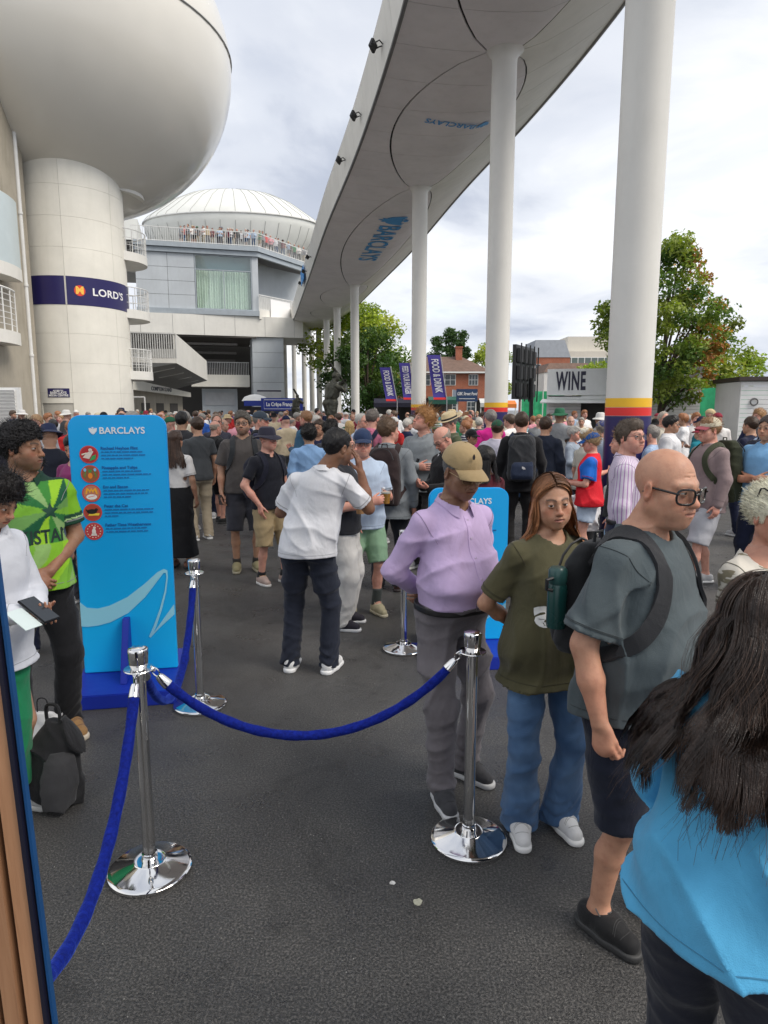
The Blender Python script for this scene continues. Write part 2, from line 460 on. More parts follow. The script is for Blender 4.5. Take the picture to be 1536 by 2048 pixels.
# primitives: tuples (op, k, lo, hi, f)
def cone(a, b, r1, r2, k=.02, op='u', sq=None):
    """capsule of varying radius; sq=(axis, factor>1) flattens its section along that axis"""
    a = A3(a); b = A3(b); ba = b-a; L2 = float(ba@ba) or 1e-9; R = max(r1, r2)
    def f(x, y, z):
        px, py, pz = x-a[0], y-a[1], z-a[2]
        t = np.clip((px*ba[0]+py*ba[1]+pz*ba[2])/L2, 0, 1)
        qx, qy, qz = px-t*ba[0], py-t*ba[1], pz-t*ba[2]
        if sq is not None:
            n, g = sq; e = (qx*n[0]+qy*n[1]+qz*n[2])*(g-1); qx, qy, qz = qx+e*n[0], qy+e*n[1], qz+e*n[2]
        return np.sqrt(qx*qx+qy*qy+qz*qz)-(r1+(r2-r1)*t)
    return (op, k, np.minimum(a, b)-R, np.maximum(a, b)+R, f)
def ell(c, r, k=.02, op='u', R=None):
    """ellipsoid, R = 3x3 rotation whose columns are its axes"""
    c = A3(c); r = A3(r); m = float(max(r))
    def f(x, y, z):
        px, py, pz = x-c[0], y-c[1], z-c[2]
        if R is not None:
            px, py, pz = (R[0, 0]*px+R[1, 0]*py+R[2, 0]*pz, R[0, 1]*px+R[1, 1]*py+R[2, 1]*pz, R[0, 2]*px+R[1, 2]*py+R[2, 2]*pz)
        k0 = np.sqrt((px/r[0])**2+(py/r[1])**2+(pz/r[2])**2)+1e-9; k1 = np.sqrt((px/r[0]**2)**2+(py/r[1]**2)**2+(pz/r[2]**2)**2)+1e-9
        return k0*(k0-1)/k1
    return (op, k, c-m, c+m, f)
def loft(T, k=.03, op='u', n=2.4, rot=0.0):
    """stack of superellipses: rows (z, cx, cy, a, b) or with a sixth value, the row's own turn in radians"""
    T = np.asarray(sorted(T), np.float64); z0, z1 = T[0, 0], T[-1, 0]
    lo = (min(T[:, 1])-max(T[:, 3:5].ravel()), min(T[:, 2])-max(T[:, 3:5].ravel()), z0); hi = (max(T[:, 1])+max(T[:, 3:5].ravel()), max(T[:, 2])+max(T[:, 3:5].ravel()), z1)
    def sm(zz, col):  # smooth (Catmull-Rom like) interpolation
        return np.interp(zz, T[:, 0], col)
    zf = np.linspace(z0, z1, 120); cols = []
    for c in range(1, T.shape[1]):
        v = np.interp(zf, T[:, 0], T[:, c]); w = 7; kk = np.ones(w)/w
        v = np.convolve(np.pad(v, w//2, mode='edge'), kk, 'valid'); v = np.convolve(np.pad(v, w//2, mode='edge'), kk, 'valid'); cols.append(v)
    def f(x, y, z):
        zz = np.clip(z.ravel(), z0, z1)
        cx, cy, a, b = [np.interp(zz, zf, c)[None, None, :].astype(np.float32) for c in cols[:4]]
        px, py = x-cx, y-cy
        if len(cols) > 4 or rot:
            th = (np.interp(zz, zf, cols[4]) if len(cols) > 4 else rot+zz*0)[None, None, :].astype(np.float32)
            co, si = np.cos(th), np.sin(th); px, py = px*co+py*si, -px*si+py*co
        g = (np.abs(px/a)**n+np.abs(py/b)**n)**(1/n)+1e-6
        d = (g-1)*np.minimum(a, b)*np.where(g < 1, 1, 1.0)
        cap = np.maximum(z-z1, z0-z)
        return np.maximum(d, cap)
    return (op, k, A3(lo), A3(hi), f)
def fold_noise(seed, amp, fx=14, fz=9, kind='drape'):
    """cloth folds as a displacement of the field"""
    r = random.Random(seed); p = [r.uniform(0, 6.28) for _ in range(12)]
    def f(d, x, y, z):
        w1 = np.sin(4.1*z+3.3*x+p[0])+.7*np.sin(6.3*y-4.1*z+p[1])+.4*np.sin(13*x+11*z+p[7])
        w2 = np.sin(7.7*x-3.9*z+p[2])+.6*np.sin(5.1*z+9*y+p[3])+.4*np.sin(12*y-9*z+p[8])
        a = np.sin(fx*.55*x+fx*.5*y+fz*z*.5+1.6*w1+p[4]); b = np.sin(fx*.8*y-fx*.55*x-fz*.8*z+1.5*w2+p[5]); c = np.sin(fz*2.2*z+fx*.6*x+1.9*w1+p[6])
        m1 = .5+.5*np.sin(5*x+6*z+w2+p[9]); m2 = .5+.5*np.sin(6*y-5*z+w1+p[10])
        e = (1-np.abs(a))**2*m1*1.1+(1-np.abs(b))**2*m2+(1-np.abs(c))**2*(1.0 if kind == 'crumple' else .45)*(1-m1)-.35
        return d-amp*1.5*e*(np.abs(d) < .05)
    return ('all', f)
def relax(V, Q, it=2, lam=.55):
    """evens out the grid's terraces"""
    n = len(V)
    if n == 0: return V
    E = np.concatenate([Q[:, [0, 1]], Q[:, [1, 2]], Q[:, [2, 3]], Q[:, [3, 0]]]); E = np.concatenate([E, E[:, ::-1]]); c = np.bincount(E[:, 0], minlength=n)
    c1 = np.maximum(c, 1)
    for i in range(it*2):
        A = np.stack([np.bincount(E[:, 0], V[E[:, 1], k], n) for k in range(3)], 1)/c1[:, None]
        V = np.where((c > 0)[:, None], V+(A-V)*(lam if i % 2 == 0 else -lam*.93), V)
    return V
def sdf_mesh(prims, lo, hi, h, it=2):
    F = Field(lo, hi, h)
    for p in prims: F.apply(p)
    V, Q = F.net()
    return (relax(V, Q, it) if len(V) else V), Q
def bounds(prims):
    P = [p for p in prims if p[0] == 'u']
    lo = np.min([p[2] for p in P], 0)-.03; hi = np.max([p[3] for p in P], 0)+.03
    return lo, hi
def rotm(yaw, pitch=0, roll=0):
    """columns = x(right), y(forward), z(up) of a frame turned by yaw (left +), pitched up, rolled"""
    M = Euler((pitch, roll, 0), 'XYZ').to_matrix(); M = Matrix.Rotation(yaw, 3, 'Z') @ M
    return np.array(M, np.float32)
# ------------------------------------------------------------------ people
PALE = (.60, .36, .27); PINK = (.62, .33, .25); TAN = (.45, .26, .17); OLIVE = (.40, .235, .15); BROWN = (.235, .12, .07); DARK = (.13, .066, .042)
def unit(v):
    v = A3(v); return v/(np.linalg.norm(v)+1e-9)
def two_bone(a, c, l1, l2, pole):
    a = A3(a); c = A3(c); d = c-a; L_ = min(np.linalg.norm(d), (l1+l2)*.999); u = unit(d)
    x = (l1*l1-l2*l2+L_*L_)/(2*L_); h = math.sqrt(max(l1*l1-x*x, 0)); p = A3(pole)-u*float(A3(pole)@u)
    return a+u*x+unit(p)*h
def head_prims(P, c, R, hs, sex, feat, fine=True):
    def q(p): return c+R@(A3(p)*hs)
    def e(p, r, k=.012, op='u', tilt=None): P.append(ell(q(p), A3(r)*hs, k*hs, op, R if tilt is None else R@tilt))
    def co(a, b, r1, r2, k=.012, op='u', sq=None): P.append(cone(q(a), q(b), r1*hs, r2*hs, k*hs, op, None if sq is None else (R@A3(sq[0]), sq[1])))
    w = feat.get('w', 1.0); jw = feat.get('jaw', .94 if sex == 'f' else 1.0); fat = feat.get('fat', 0.0); nl = feat.get('nose', 1.0)
    e((0, -.018, .030), (.076*w, .097, .090), .02)
    e((0, .020, -.026), (.062*w, .064, .084), .03)
    for s in (-1, 1):
        co((s*.050*jw*w, -.008, -.056), (s*.012, .062, -.100), .022+fat*.012, .016, .03)
        e((s*.043*w, .050, -.028), (.026+fat*.006, .022, .022), .022)
        e((s*.034*jw, .052, -.062), (.026+fat*.01, .024, .03), .026)
    e((0, .070, -.099), (.020 if sex == 'm' else .016, .015, .014), .02)
    if fat > .2: e((0, .02, -.108), (.045, .045, .022), .03)
    br = .0115 if sex == 'm' else .0085
    for s in (-1, 1):
        co((s*.008, .081, .019), (s*.046, .064, .020), br, br*.8, .018)
        e((s*.032, .104, -.001), (.020, .017, .0125), .014, 's')
    e((0, .074, -.066), (.034, .024, .026), .022)
    co((0, .082, .012), (0, .104*(.5+.5*nl), -.032), .0085, .0095, .012)
    e((0, .106*(.6+.4*nl), -.036), (.012, .012, .0105), .010)
    for s in (-1, 1): e((s*.0125, .096, -.0385), (.0075, .010, .0085), .007)
    lp = .0062 if sex == 'f' else .0048
    if fine:
        for s in (-1, 1):
            co((s*.004, .0945, -.0635), (s*.024, .0835, -.0675), lp, lp*.45, .005)
            co((0, .0930, -.0742), (s*.022, .0840, -.0695), lp*1.25, lp*.5, .005)
            # eyelids: a skin sphere over the eyeball, opened by a lens-shaped slit
            x0 = s*.0315; op = feat.get('eye', .0038)
            cc = q((x0, .0755, 0)); r = .0145*hs
            def lid(x, y, z, cc=cc, r=r, op=op):
                px, py, pz = x-cc[0], y-cc[1], z-cc[2]
                d = np.sqrt(px*px+py*py+pz*pz)-r
                lx = R[0, 0]*px+R[1, 0]*py+R[2, 0]*pz; lz = R[0, 2]*px+R[1, 2]*py+R[2, 2]*pz; ly = R[0, 1]*px+R[1, 1]*py+R[2, 1]*pz
                o = op*hs*(1-(lx/(.0155*hs))**2)
                return np.maximum(d, np.where(ly > 0, (o-np.abs(lz+.0011*hs)), -.05))
            P.append(('u', .004*hs, cc-r, cc+r, lid))
        co((0, .1005, -.0688), (-.018, .095, -.0688), .0036, .003, .003, 's'); co((0, .1005, -.0688), (.018, .095, -.0688), .0036, .003, .003, 's')
    if feat.get('old') and fine:
        for s in (-1, 1):
            co((s*.018, .094, -.042), (s*.034, .076, -.070), .0016, .0022, .006, 's'); co((s*.020, .090, -.016), (s*.038, .078, -.019), .0012, .0012, .006, 's')
        for zf in (.046, .058): co((-.03, .074, zf), (.03, .074, zf+.001), .0012, .0012, .005, 's')
    for s in (-1, 1):
        tilt = np.array(Euler((math.radians(-12), 0, math.radians(-s*22)), 'XYZ').to_matrix(), np.float32)
        e((s*.080*w, -.012, -.012), (.0085, .0185, .032), .010, 'u', tilt)
        if fine: e((s*.0885*w, -.007, -.008), (.006, .010, .018), .006, 's', tilt)
def hand_prims(P, w, t, n, right, s, curl=.35, spread=.0, thumb=.3, k=.006):
    t = unit(t); n = unit(A3(n)-t*float(A3(n)@t)); side = np.cross(n, t)*(-1 if right else 1)
    w = A3(w)
    P.append(cone(w+t*.012*s, w+t*.074*s, .029*s, .040*s, .02, 'u', (n, 1.9)))
    P.append(cone(w+t*.02*s+side*.018*s+n*.006*s, w+t*.055*s+side*.026*s+n*.008*s, .017*s, .013*s, .012))
    for i, (o, l) in enumerate(((.030, .95), (.0105, 1.06), (-.0095, 1.0), (-.029, .80))):
        p = w+t*(.084-.004*abs(i-1))*s+side*o*s
        cu = curl[i] if hasattr(curl, '__len__') else curl*(1+.12*i); a = cu*.6; d0 = unit(t+side*spread*(1.5-i))
        for j, (le, r) in enumerate(((.044, .0088), (.028, .0082), (.023, .0072))):
            d = d0*math.cos(a)+n*math.sin(a); p2 = p+d*le*l*s
            P.append(cone(p, p2, r*s, (r-.0008)*s, .004 if j else k)); p = p2; a += cu*(1.1 if j == 0 else .8)
    p = w+t*.026*s+side*.026*s+n*.006*s
    d = unit(t*.75+side*.65*(1-thumb*.6)+n*(.25+thumb*.5)) if thumb < .8 else unit(t+side*.16+n*.30)
    for j, (le, r) in enumerate(((.040, .0125), (.030, .0098), (.024, .0085))):
        p2 = p+d*le*s; P.append(cone(p, p2, r*s, (r-.001)*s, .008)); p = p2; d = unit(d*1.0+t*.25+n*.12*thumb*2)

def skin_paint(V, tone, c, R, hs, sex, feat, hands):
    col = np.tile(np.asarray(tone, np.float32), (len(V), 1))
    q = ((V-c)@R)/hs
    x, y, z = q[:, 0], q[:, 1], q[:, 2]; ax = np.abs(x)
    hd = (z > -.13) & (np.abs(y) < .14) & (ax < .11)
    def put(mask, rgb, a):
        m = np.clip(mask, 0, 1)[:, None]*a; col[:] = col*(1-m)+np.asarray(rgb, np.float32)*m
    g = lambda v, s: np.exp(-(v/s)**2)
    red = np.asarray(tone)*np.array([1.12, .72, .68])
    if sum(tone) > .5: 
        put(hd*(g(ax-.042, .022)*g(z+.03, .025)*(y > .02)), red, feat.get('flush', .55))
        put(hd*(g(x, .013)*g(z+.034, .02)*(y > .085)), red, feat.get('flush', .55)*.9)
        put(hd*((ax > .074)*g(z+.012, .04)*g(y+.012, .03)), red, .5)
    put(hd*g(ax-.031, .017)*g(z+.004, .013)*(y > .05), np.asarray(tone)*.62, .45)
    lipw = (y > .08)*hd
    lipc = feat.get('lip', np.asarray(tone)*np.array([.92, .55, .55]) if sex == 'm' else np.asarray(tone)*np.array([.95, .42, .42]))
    put(lipw*np.clip((.026-ax)/.004, 0, 1)*g(np.maximum(np.abs(z+.069)-.0055*np.sqrt(np.clip(1-(ax/.027)**2, 0, 1)), 0), .0022), lipc, .8)
    put(lipw*(ax < .026)*g(z+.0688-ax*.03, .0019), np.asarray(tone)*.22, .9)
    st = feat.get('stubble', 0)
    if st:
        be = hd*(z < -.040)*(y > -.01)*np.clip((-.035-z)/.02, 0, 1)*(1-g(ax, .03)*g(z+.068, .008)*.9)
        be = np.maximum(be, hd*(y > .08)*g(z+.053, .008)*(ax < .03)); put(be, feat.get('beardcol', (.05, .04, .035)), st)
    bc = feat.get('brow', (.03, .02, .015))
    if bc is not None:
        zb = .021+.006*np.sin(np.clip((ax-.012)/.036, 0, 1)*2.6); th = feat.get('browth', .0046)
        put(hd*(y > .045)*(ax > .011)*(ax < .052)*g(z-zb, th), bc, feat.get('browa', .85))
    put(hd*(y > .06)*g(ax-.0315, .013)*g(z-.0052+(ax-.0315)**2*14, .0020), (.012, .009, .008), .9 if feat.get('lash') else .55)
    put(hd*(y > .06)*g(ax-.0315, .012)*g(z-.0105+(ax-.0315)**2*10, .0018), np.asarray(tone)*.4, .5)
    for w in hands:
        dd = np.linalg.norm(V-w, axis=1); put(g(dd-.1, .08)*(dd < .2), red, .25)
    return col

def eye_obj(parent, c, R, hs, s, gaze, iris=(.06, .035, .02), n=20, m=14):
    g = unit((gaze[0], 1, gaze[1])); t1 = unit(np.cross(g, (0, 0, 1))); t2 = np.cross(t1, g)
    V = []; C = []
    for i in range(m+1):
        th = math.pi*(i/m)**1.25
        for k in range(n):
            a = 2*math.pi*k/n
            V.append(g*math.cos(th)+(t1*math.cos(a)+t2*math.sin(a))*math.sin(th))
            C.append((.004, .004, .004) if th < .24 else iris if th < .52 else vary(iris, .4) if th < .57 else (.50, .47, .45))
    Q = [(i*n+k, i*n+(k+1) % n, (i+1)*n+(k+1) % n, (i+1)*n+k) for i in range(m) for k in range(n)]
    V = np.array(V)*.0132*hs; V = c+(R@((A3((s*.0315, .0755, 0))*hs)[:, None]+V.T)).T
    me = np_mesh('eye', V, Q, None, vcol_mat('eyeball', .08, .6, 0), True, np.array(C)); return add_mesh('eye', me, parent)

def hair_sdf(kind, c, R, hs, seed, vol=.012, sex='m', w=1.0):
    """cap of hair over the skull; kind sets the hairline, vol the thickness"""
    rnd = random.Random(seed); ph = [rnd.uniform(0, 6) for _ in range(8)]
    P = [ell(c+R@(A3((0, -.020, .032))*hs), A3((.076*w+vol, .097+vol, .090+vol*1.1))*hs, .0, 'u', R)]
    if kind in ('quiff', 'afro', 'thick'): P.append(ell(c+R@(A3((0, .035, .088))*hs), A3((.058, .050, .034+vol))*hs, .03, 'u', R))
    def clip(d, x, y, z):
        px, py, pz = (x-c[0])/hs, (y-c[1])/hs, (z-c[2])/hs
        lx = R[0, 0]*px+R[1, 0]*py+R[2, 0]*pz; ly = R[0, 1]*px+R[1, 1]*py+R[2, 1]*pz; lz = R[0, 2]*px+R[1, 2]*py+R[2, 2]*pz
        if kind == 'bald_fringe': line = np.interp(ly, [-.12, -.06, -.02, .0, .03, .05], [-.06, -.055, -.005, .02, .03, .5]); top = .055+.02*np.sin(9*lx)
        elif kind == 'receding': line = np.interp(ly, [-.12, -.06, -.02, .01, .02, .045, .07], [-.065, -.06, .0, -.03, .02, .085, .3]); top = 9
        else:
            fr = {'short': .066, 'quiff': .066, 'afro': .062, 'thick': .058, 'parted': .062}.get(kind, .064)
            line = np.interp(ly, [-.12, -.06, -.022, .004, .016, .03, .05, .1], [-.072, -.068, .0, -.035, -.025, .03, fr-.008+.004*np.sin(ph[0]), fr]); top = 9
            line = line-np.where(ly > .03, np.abs(lx)*.28, 0)
        n1 = np.sin(130*lx+4*np.sin(40*lz+ph[1])+ph[2])*np.sin(90*ly+3*np.sin(55*lx+ph[3]))
        if kind == 'afro': n1 = np.sin(190*lx+3*np.sin(120*lz+ph[1]))*np.sin(190*ly+3*np.sin(110*lx))*np.sin(170*lz+2*np.sin(100*ly)); am = .010
        else: n1 = n1*.6+np.sin(60*lx+25*ly+3*np.sin(20*lz+ph[4]))*.6+np.sin(33*ly+21*lx+ph[5])*.5; am = .0035+.14*max(vol-.012, 0)
        d = d-n1*am*hs
        d = np.maximum(d, ((line-lz)-n1*.006)*hs*.9)
        if kind == 'bald_fringe': d = np.maximum(d, (lz-top)*hs)
        return d
    P.append(('all', clip))
    return P

def strands(name, roots, paths, width, mat, parent, seed=1, taper=.25, shade=None):
    """flat hair ribbons: paths (n, m, 3)"""
    paths = np.asarray(paths, np.float32); n, m, _ = paths.shape
    rnd = np.random.RandomState(seed)
    t = np.gradient(paths, axis=1); t /= np.linalg.norm(t, axis=2, keepdims=True)+1e-9
    out = unit_rows(paths-roots[:, None, :]); sd = np.cross(t, out); sd /= np.linalg.norm(sd, axis=2, keepdims=True)+1e-9
    tw = rnd.uniform(-.5, .5, (n, 1, 1)); sd = sd*np.cos(tw)+out*np.sin(tw)
    wd = width*(rnd.uniform(.6, 1.3, (n, 1, 1)))*np.linspace(1, taper, m)[None, :, None]
    A = paths-sd*wd*.5; B = paths+sd*wd*.5
    V = np.stack([A, B], 2).reshape(-1, 3)
    i = (np.arange(n)[:, None]*m+np.arange(m-1)[None, :]).ravel()*2
    Q = np.stack([i, i+1, i+3, i+2], 1)
    sh = rnd.uniform(.55, 1.35, (n, 1)); colr = np.repeat(sh, m*2, 1).reshape(-1, 1)*np.ones((1, 3))
    if shade is not None: colr = colr*np.repeat(shade.reshape(n, m, 1, 3), 2, 2).reshape(-1, 3)
    me = np_mesh(name, V, Q, None, mat, True, colr); return add_mesh(name, me, parent)
def unit_rows(a): return a/(np.linalg.norm(a, axis=-1, keepdims=True)+1e-9)

def long_hair(J, parent, mat, n=900, length=.45, seed=3, part=0.0, wid=.006, front=True, flare=.02, wave=.01, shade=None, m=14, body_r=.125, nl=60, clump=.62):
    """strands gathered in locks: from a parting, round the skull and down over the shoulders"""
    c, R, hs = J['head'], J['R'], J['hs']; rnd = np.random.RandomState(seed)
    sk = np.array([.079, .101, .094])*1.03; cc = np.array([0, -.018, .030]); tor = J['shz']; k1 = m//2; ctr = np.array([J['tc'][0], J['tc'][1]])
    rx, ry = J['shx']*J.get('hair_rx', 1.15), body_r
    def path(u, side, daz, lift, ln, ph, wv):
        yy = J.get('hairfront', .064)-.15*u**1.1
        if not front and yy > .03: yy = .03-(yy-.03)*2
        q = (yy+.018)/.101; root = np.array([part*.02+side*.004, yy*.98, cc[2]+.094*math.sqrt(max(0, 1-q*q))])
        az = np.interp(u, [0, .25, .6, 1], [.15, -.05, -.65, -1.35])+daz
        if not front: az = -abs(az)-.25
        dx, dy = side*math.cos(az), math.sin(az); end = cc+sk*np.array([dx, dy, -.12])*1.02
        ra = (root-cc)/sk; rb = (end-cc)/sk; ra /= np.linalg.norm(ra); rb /= np.linalg.norm(rb); om = math.acos(max(-1, min(1, float(ra@rb)))); so = max(math.sin(om), 1e-3)
        pts = [c+R@((cc+sk*((math.sin((1-j/(k1-1))*om)*ra+math.sin(j/(k1-1)*om)*rb)/so)*lift)*hs) for j in range(k1)]
        p = pts[-1].copy(); d = R@np.array([dx*.12, dy*.10, -1.0]); d = d/np.linalg.norm(d)*(ln/(m-k1))
        for j in range(m-k1):
            p = p+d+np.array([math.sin(ph+j*1.1), math.cos(ph*1.7+j*.9), 0])*wv*.35
            zz = p[2]-tor
            if zz < .06:      # stay outside neck and shoulders
                v = p[:2]-ctr; e = max(math.hypot(v[0]/rx, v[1]/ry), .15); f = min(1.0, max(0.0, (.06-zz)/.10))
                if e < 1 and f > 0: p[:2] = ctr+v/e*((1-f)*e+f)
            pts.append(p.copy())
        return np.array(pts)
    LK = []
    for i in range(nl):
        pr = (rnd.rand(), -1 if i % 2 else 1, rnd.uniform(-.16, .16), 1.01+flare*rnd.rand(), length*rnd.uniform(J.get('ragged', .82), 1.05), rnd.uniform(0, 6)); LK.append((pr, path(*pr, wave)))
    tt = (np.linspace(0, 1, m)**1.6)[:, None]*clump; ps = []; lkc = rnd.uniform(.7, 1.3, nl); sh = np.ones((n, m, 3))
    for i in range(n):
        k = rnd.randint(nl); (u, sd, daz, li, ln, ph), G = LK[k]
        P_ = path(min(1, max(0, u+rnd.normal(0, .05))), sd, daz+rnd.normal(0, .07), li*(1+rnd.normal(0, .012)), ln*rnd.uniform(.9, 1.03), ph+rnd.normal(0, .25), wave); ps.append(P_*(1-tt)+G*tt); sh[i] *= lkc[k]
    if shade is not None: sh *= np.stack([shade(t) for t in np.linspace(0, 1, m)])[None]
    rt = np.tile(c+R@(cc*hs), (n, 1)); rt[:, 2] -= .05
    return strands('hair', rt, np.array(ps), wid, mat, parent, seed, .35, sh)

def human(name, label, loc, yaw, h=1.75, sex='m', tone=PALE, w=1.0, belly=0.0, res=1, group=None, seed=0,
          la=None, ra=None, lh=None, rh=None, lf=(-.11, 0, 8), rf=(.11, 0, -8), lean=(0, 0), head=(0, 0, 0), hoff=(0, 0), feat=None, gaze=(0, 0),
          top=None, bottom=None, shoes=None, hair=None, cat='person', bust=0, z0=0.0, skip=()):
    """builds one person: body (skin) mesh with clothing, hair and shoes as children. Local frame: x right, y forward."""
    feat = feat or {}; s = h/1.75; fem = sex == 'f'
    shx = (.168 if fem else .188)*(.5+.5*w)
    def Z(z): return z*s
    def ln(z): # lean offset by height
        k = min(max((z-.95)/.5, 0), 1.3); return np.array([lean[0]*k, lean[1]*k, 0], np.float32)
    hip = {-1: A3((-.092*w*s, 0, Z(.90))), 1: A3((.092*w*s, 0, Z(.90)))}
    sho = {k: A3((k*shx*.955*s, -.014*s, Z(1.392)))+ln(1.39) for k in (-1, 1)}
    arm = {}
    for k, a in ((-1, la), (1, ra)):
        if a is None: a = ((k*(shx+.052), -.03, 1.15), (k*(shx+.062), .035, .905))
        e, wr = A3(a[0])*s+ln(a[0][2]), A3(a[1])*s+ln(a[1][2]); arm[k] = (e, wr)
    foot = {-1: lf, 1: rf}; leg = {}
    for k in (-1, 1):
        fx, fy, fyaw = foot[k][:3]; fz = foot[k][3] if len(foot[k]) > 3 else 0; an = A3((fx*s, fy*s, .085*s+fz)); fw = A3((-math.sin(math.radians(fyaw)), math.cos(math.radians(fyaw)), 0))
        kn = two_bone(hip[k], an, .425*s, .405*s, fw*.9+A3((k*.12, 0, 0))); leg[k] = (kn, an, fw)
    hs = s*(.97 if fem else 1.0)*feat.get('hs', 1.0)
    R = rotm(*[math.radians(v) for v in head])
    nb = A3((0, -.022*s, Z(1.475)))+ln(1.5)
    hc = A3((hoff[0]*s, .012*s+hoff[1]*s, Z(1.636)))+ln(1.62)
    J = dict(head=hc, R=R, hs=hs, s=s, sho=sho, arm=arm, leg=leg, hip=hip, shz=Z(1.44), shx=shx*s, tc=A3((0, 0, 0))+ln(1.4), ln=ln)
    P = []
    bl = belly
    rows = [(.84, .150, .105, 0), (.93, .172+.012*fem, .120, -.008), (1.02, .160-.004*fem, .112, 0), (1.10, .148-.018*fem, .104, .004), (1.18, .152-.016*fem, .106, .008), (1.27, .166-.018*fem, .114, .008), (1.35, .172-.022*fem, .114, .004), (1.40, .160-.02*fem, .100, -.006), (1.435, .132-.02*fem, .082, -.013), (1.465, .092-.013*fem, .066, -.018), (1.50, .060, .056, -.020)]
    def bf(z): return bl*math.exp(-((z-1.09)/.13)**2)
    body = []
    for z, a, b, cy in rows:
        o = ln(z); body.append((Z(z), o[0], o[1]+(cy+bf(z)*.55)*s, (a*w+bf(z)*.45)*s, (b*(.4+.6*w)+bf(z)*.65)*s))
    cv_ = .93 if top else 1.0
    P.append(loft([(r[0], r[1], r[2], r[3]*cv_, r[4]*cv_) for r in body[:7]]+body[7:], .03))
    if bust:
        for k in (-1, 1): P.append(ell(A3((k*.07*s, .088*s, Z(1.275)))+ln(1.28), A3((.058, .048, .058))*s*bust, .04))
    nr = .047 if fem else .057
    P.append(cone(nb, hc+R@(A3((0, -.022, -.055))*hs), nr*1.12*s*(.6+.4*w), nr*s*(.7+.3*w), .03))
    for k in (-1, 1): P.append(cone(nb+A3((k*.028*s, -.014*s, -.030*s)), sho[k]+A3((-k*.012, -.004, .010))*s, .038*s, .040*s, .035))
    head_prims(P, hc, R, hs, sex, feat, res <= 2)
    amr = (.8+.2*w)*s*(.86 if fem else 1)
    hands = []
    HP = {}
    for k in (-1, 1):
        e, wr = arm[k]
        P.append(ell(sho[k], A3((.052, .052, .056))*s*(.7+.3*w), .03))
        P.append(cone(sho[k], e, .050*amr, .042*amr, .03)); P.append(cone(e, e*.55+wr*.45, .041*amr, .042*amr, .02)); P.append(cone(e*.55+wr*.45, wr, .041*amr, .027*amr, .02))
        H = (lh, rh)[k > 0] or {}
        t = H.get('t', unit(wr-e)); n = H.get('n', (-k, 0.1, 0)); HP[k] = (wr, unit(t))
        hand_prims(P, wr, t, n, k > 0, s*(.9 if fem else 1), H.get('curl', .42), H.get('spread', .02), H.get('thumb', .3)); hands.append(wr)
        kn, an, fw = leg[k]
        lg = s*(.80 if bottom and bottom.get('kind', 'trousers') == 'trousers' else .97)
        P.append(cone(hip[k]+A3((0, 0, -.02)), kn, .080*w*lg, .051*lg, .03))
        P.append(cone(kn, kn*.62+an*.38-fw*.018*s, .047*lg, .050*lg, .02)); P.append(cone(kn*.62+an*.38-fw*.018*s, an, .050*lg, .034*lg, .02))
        P.append(cone(an, an+fw*.10*s-A3((0, 0, .04*s)), .036*s, .03*s, .03))
    J['HP'] = HP
    # --- body mesh: coarse overall, fine head and hands, all from the same field
    hb = {1: .012, 2: .016, 3: .022}[res]; hh = {1: .0030, 2: .0048, 3: .009}[res]; hn = {1: .0042, 2: .0062, 3: .012}[res]
    lo, hi = bounds(P); lo[2] = max(lo[2], .04)
    boxes = [(hc-A3((.112, .14, .135))*hs, hc+A3((.112, .14, .14))*hs, hh)]
    if res < 3:
        for k in (-1, 1):
            wr, t = HP[k]; c0 = wr+t*.095*s; boxes.append((c0-.105*s, c0+.105*s, hn))
    parts = []
    V, Q = sdf_mesh(P, lo, hi, hb)
    if len(V):
        cen = V[Q].mean(1); keep = np.ones(len(Q), bool)
        for bl_, bh_, _ in boxes: keep &= ~((cen > bl_+hb*.6) & (cen < bh_-hb*.6)).all(1)
        parts.append((V, Q[keep]))
    for bl_, bh_, g in boxes: parts.append(sdf_mesh(P, bl_, bh_, g, 1))
    Vs = np.concatenate([p[0] for p in parts]); off = np.cumsum([0]+[len(p[0]) for p in parts[:-1]])
    Qs = np.concatenate([p[1]+o for p, o in zip(parts, off)])
    used = np.unique(Qs); mp = np.full(len(Vs), -1); mp[used] = np.arange(len(used)); Vs = Vs[used]; Qs = mp[Qs]
    if res < 3:
        colr = skin_paint(Vs, tone, hc, R, hs, sex, feat, hands)
        body_me = np_mesh(name, Vs, Qs, None, skin_mat(), True, colr)
    else:
        colr = skin_paint(Vs, (.9, .9, .9), hc, R, hs, sex, dict(feat, brow=(.2, .15, .12), browa=.6), hands); body_me = np_mesh(name, Vs, Qs, None, crowd_skin(), True, colr)
    root = add_mesh(name, body_me)
    root.location = (loc[0], loc[1], z0); root.rotation_euler = (0, 0, math.radians(yaw))
    tag(root, label, cat, group); J['root'] = root; J['body_rows'] = body
    if res < 3 and 'eyes' not in skip:
        for k in (-1, 1): eye_obj(root, hc, R, hs, k, gaze, feat.get('iris', (.06, .035, .02)), *( (20, 14) if res == 1 else (12, 8)))
    hc_ = {1: .0085, 2: .0125, 3: .02}[res]
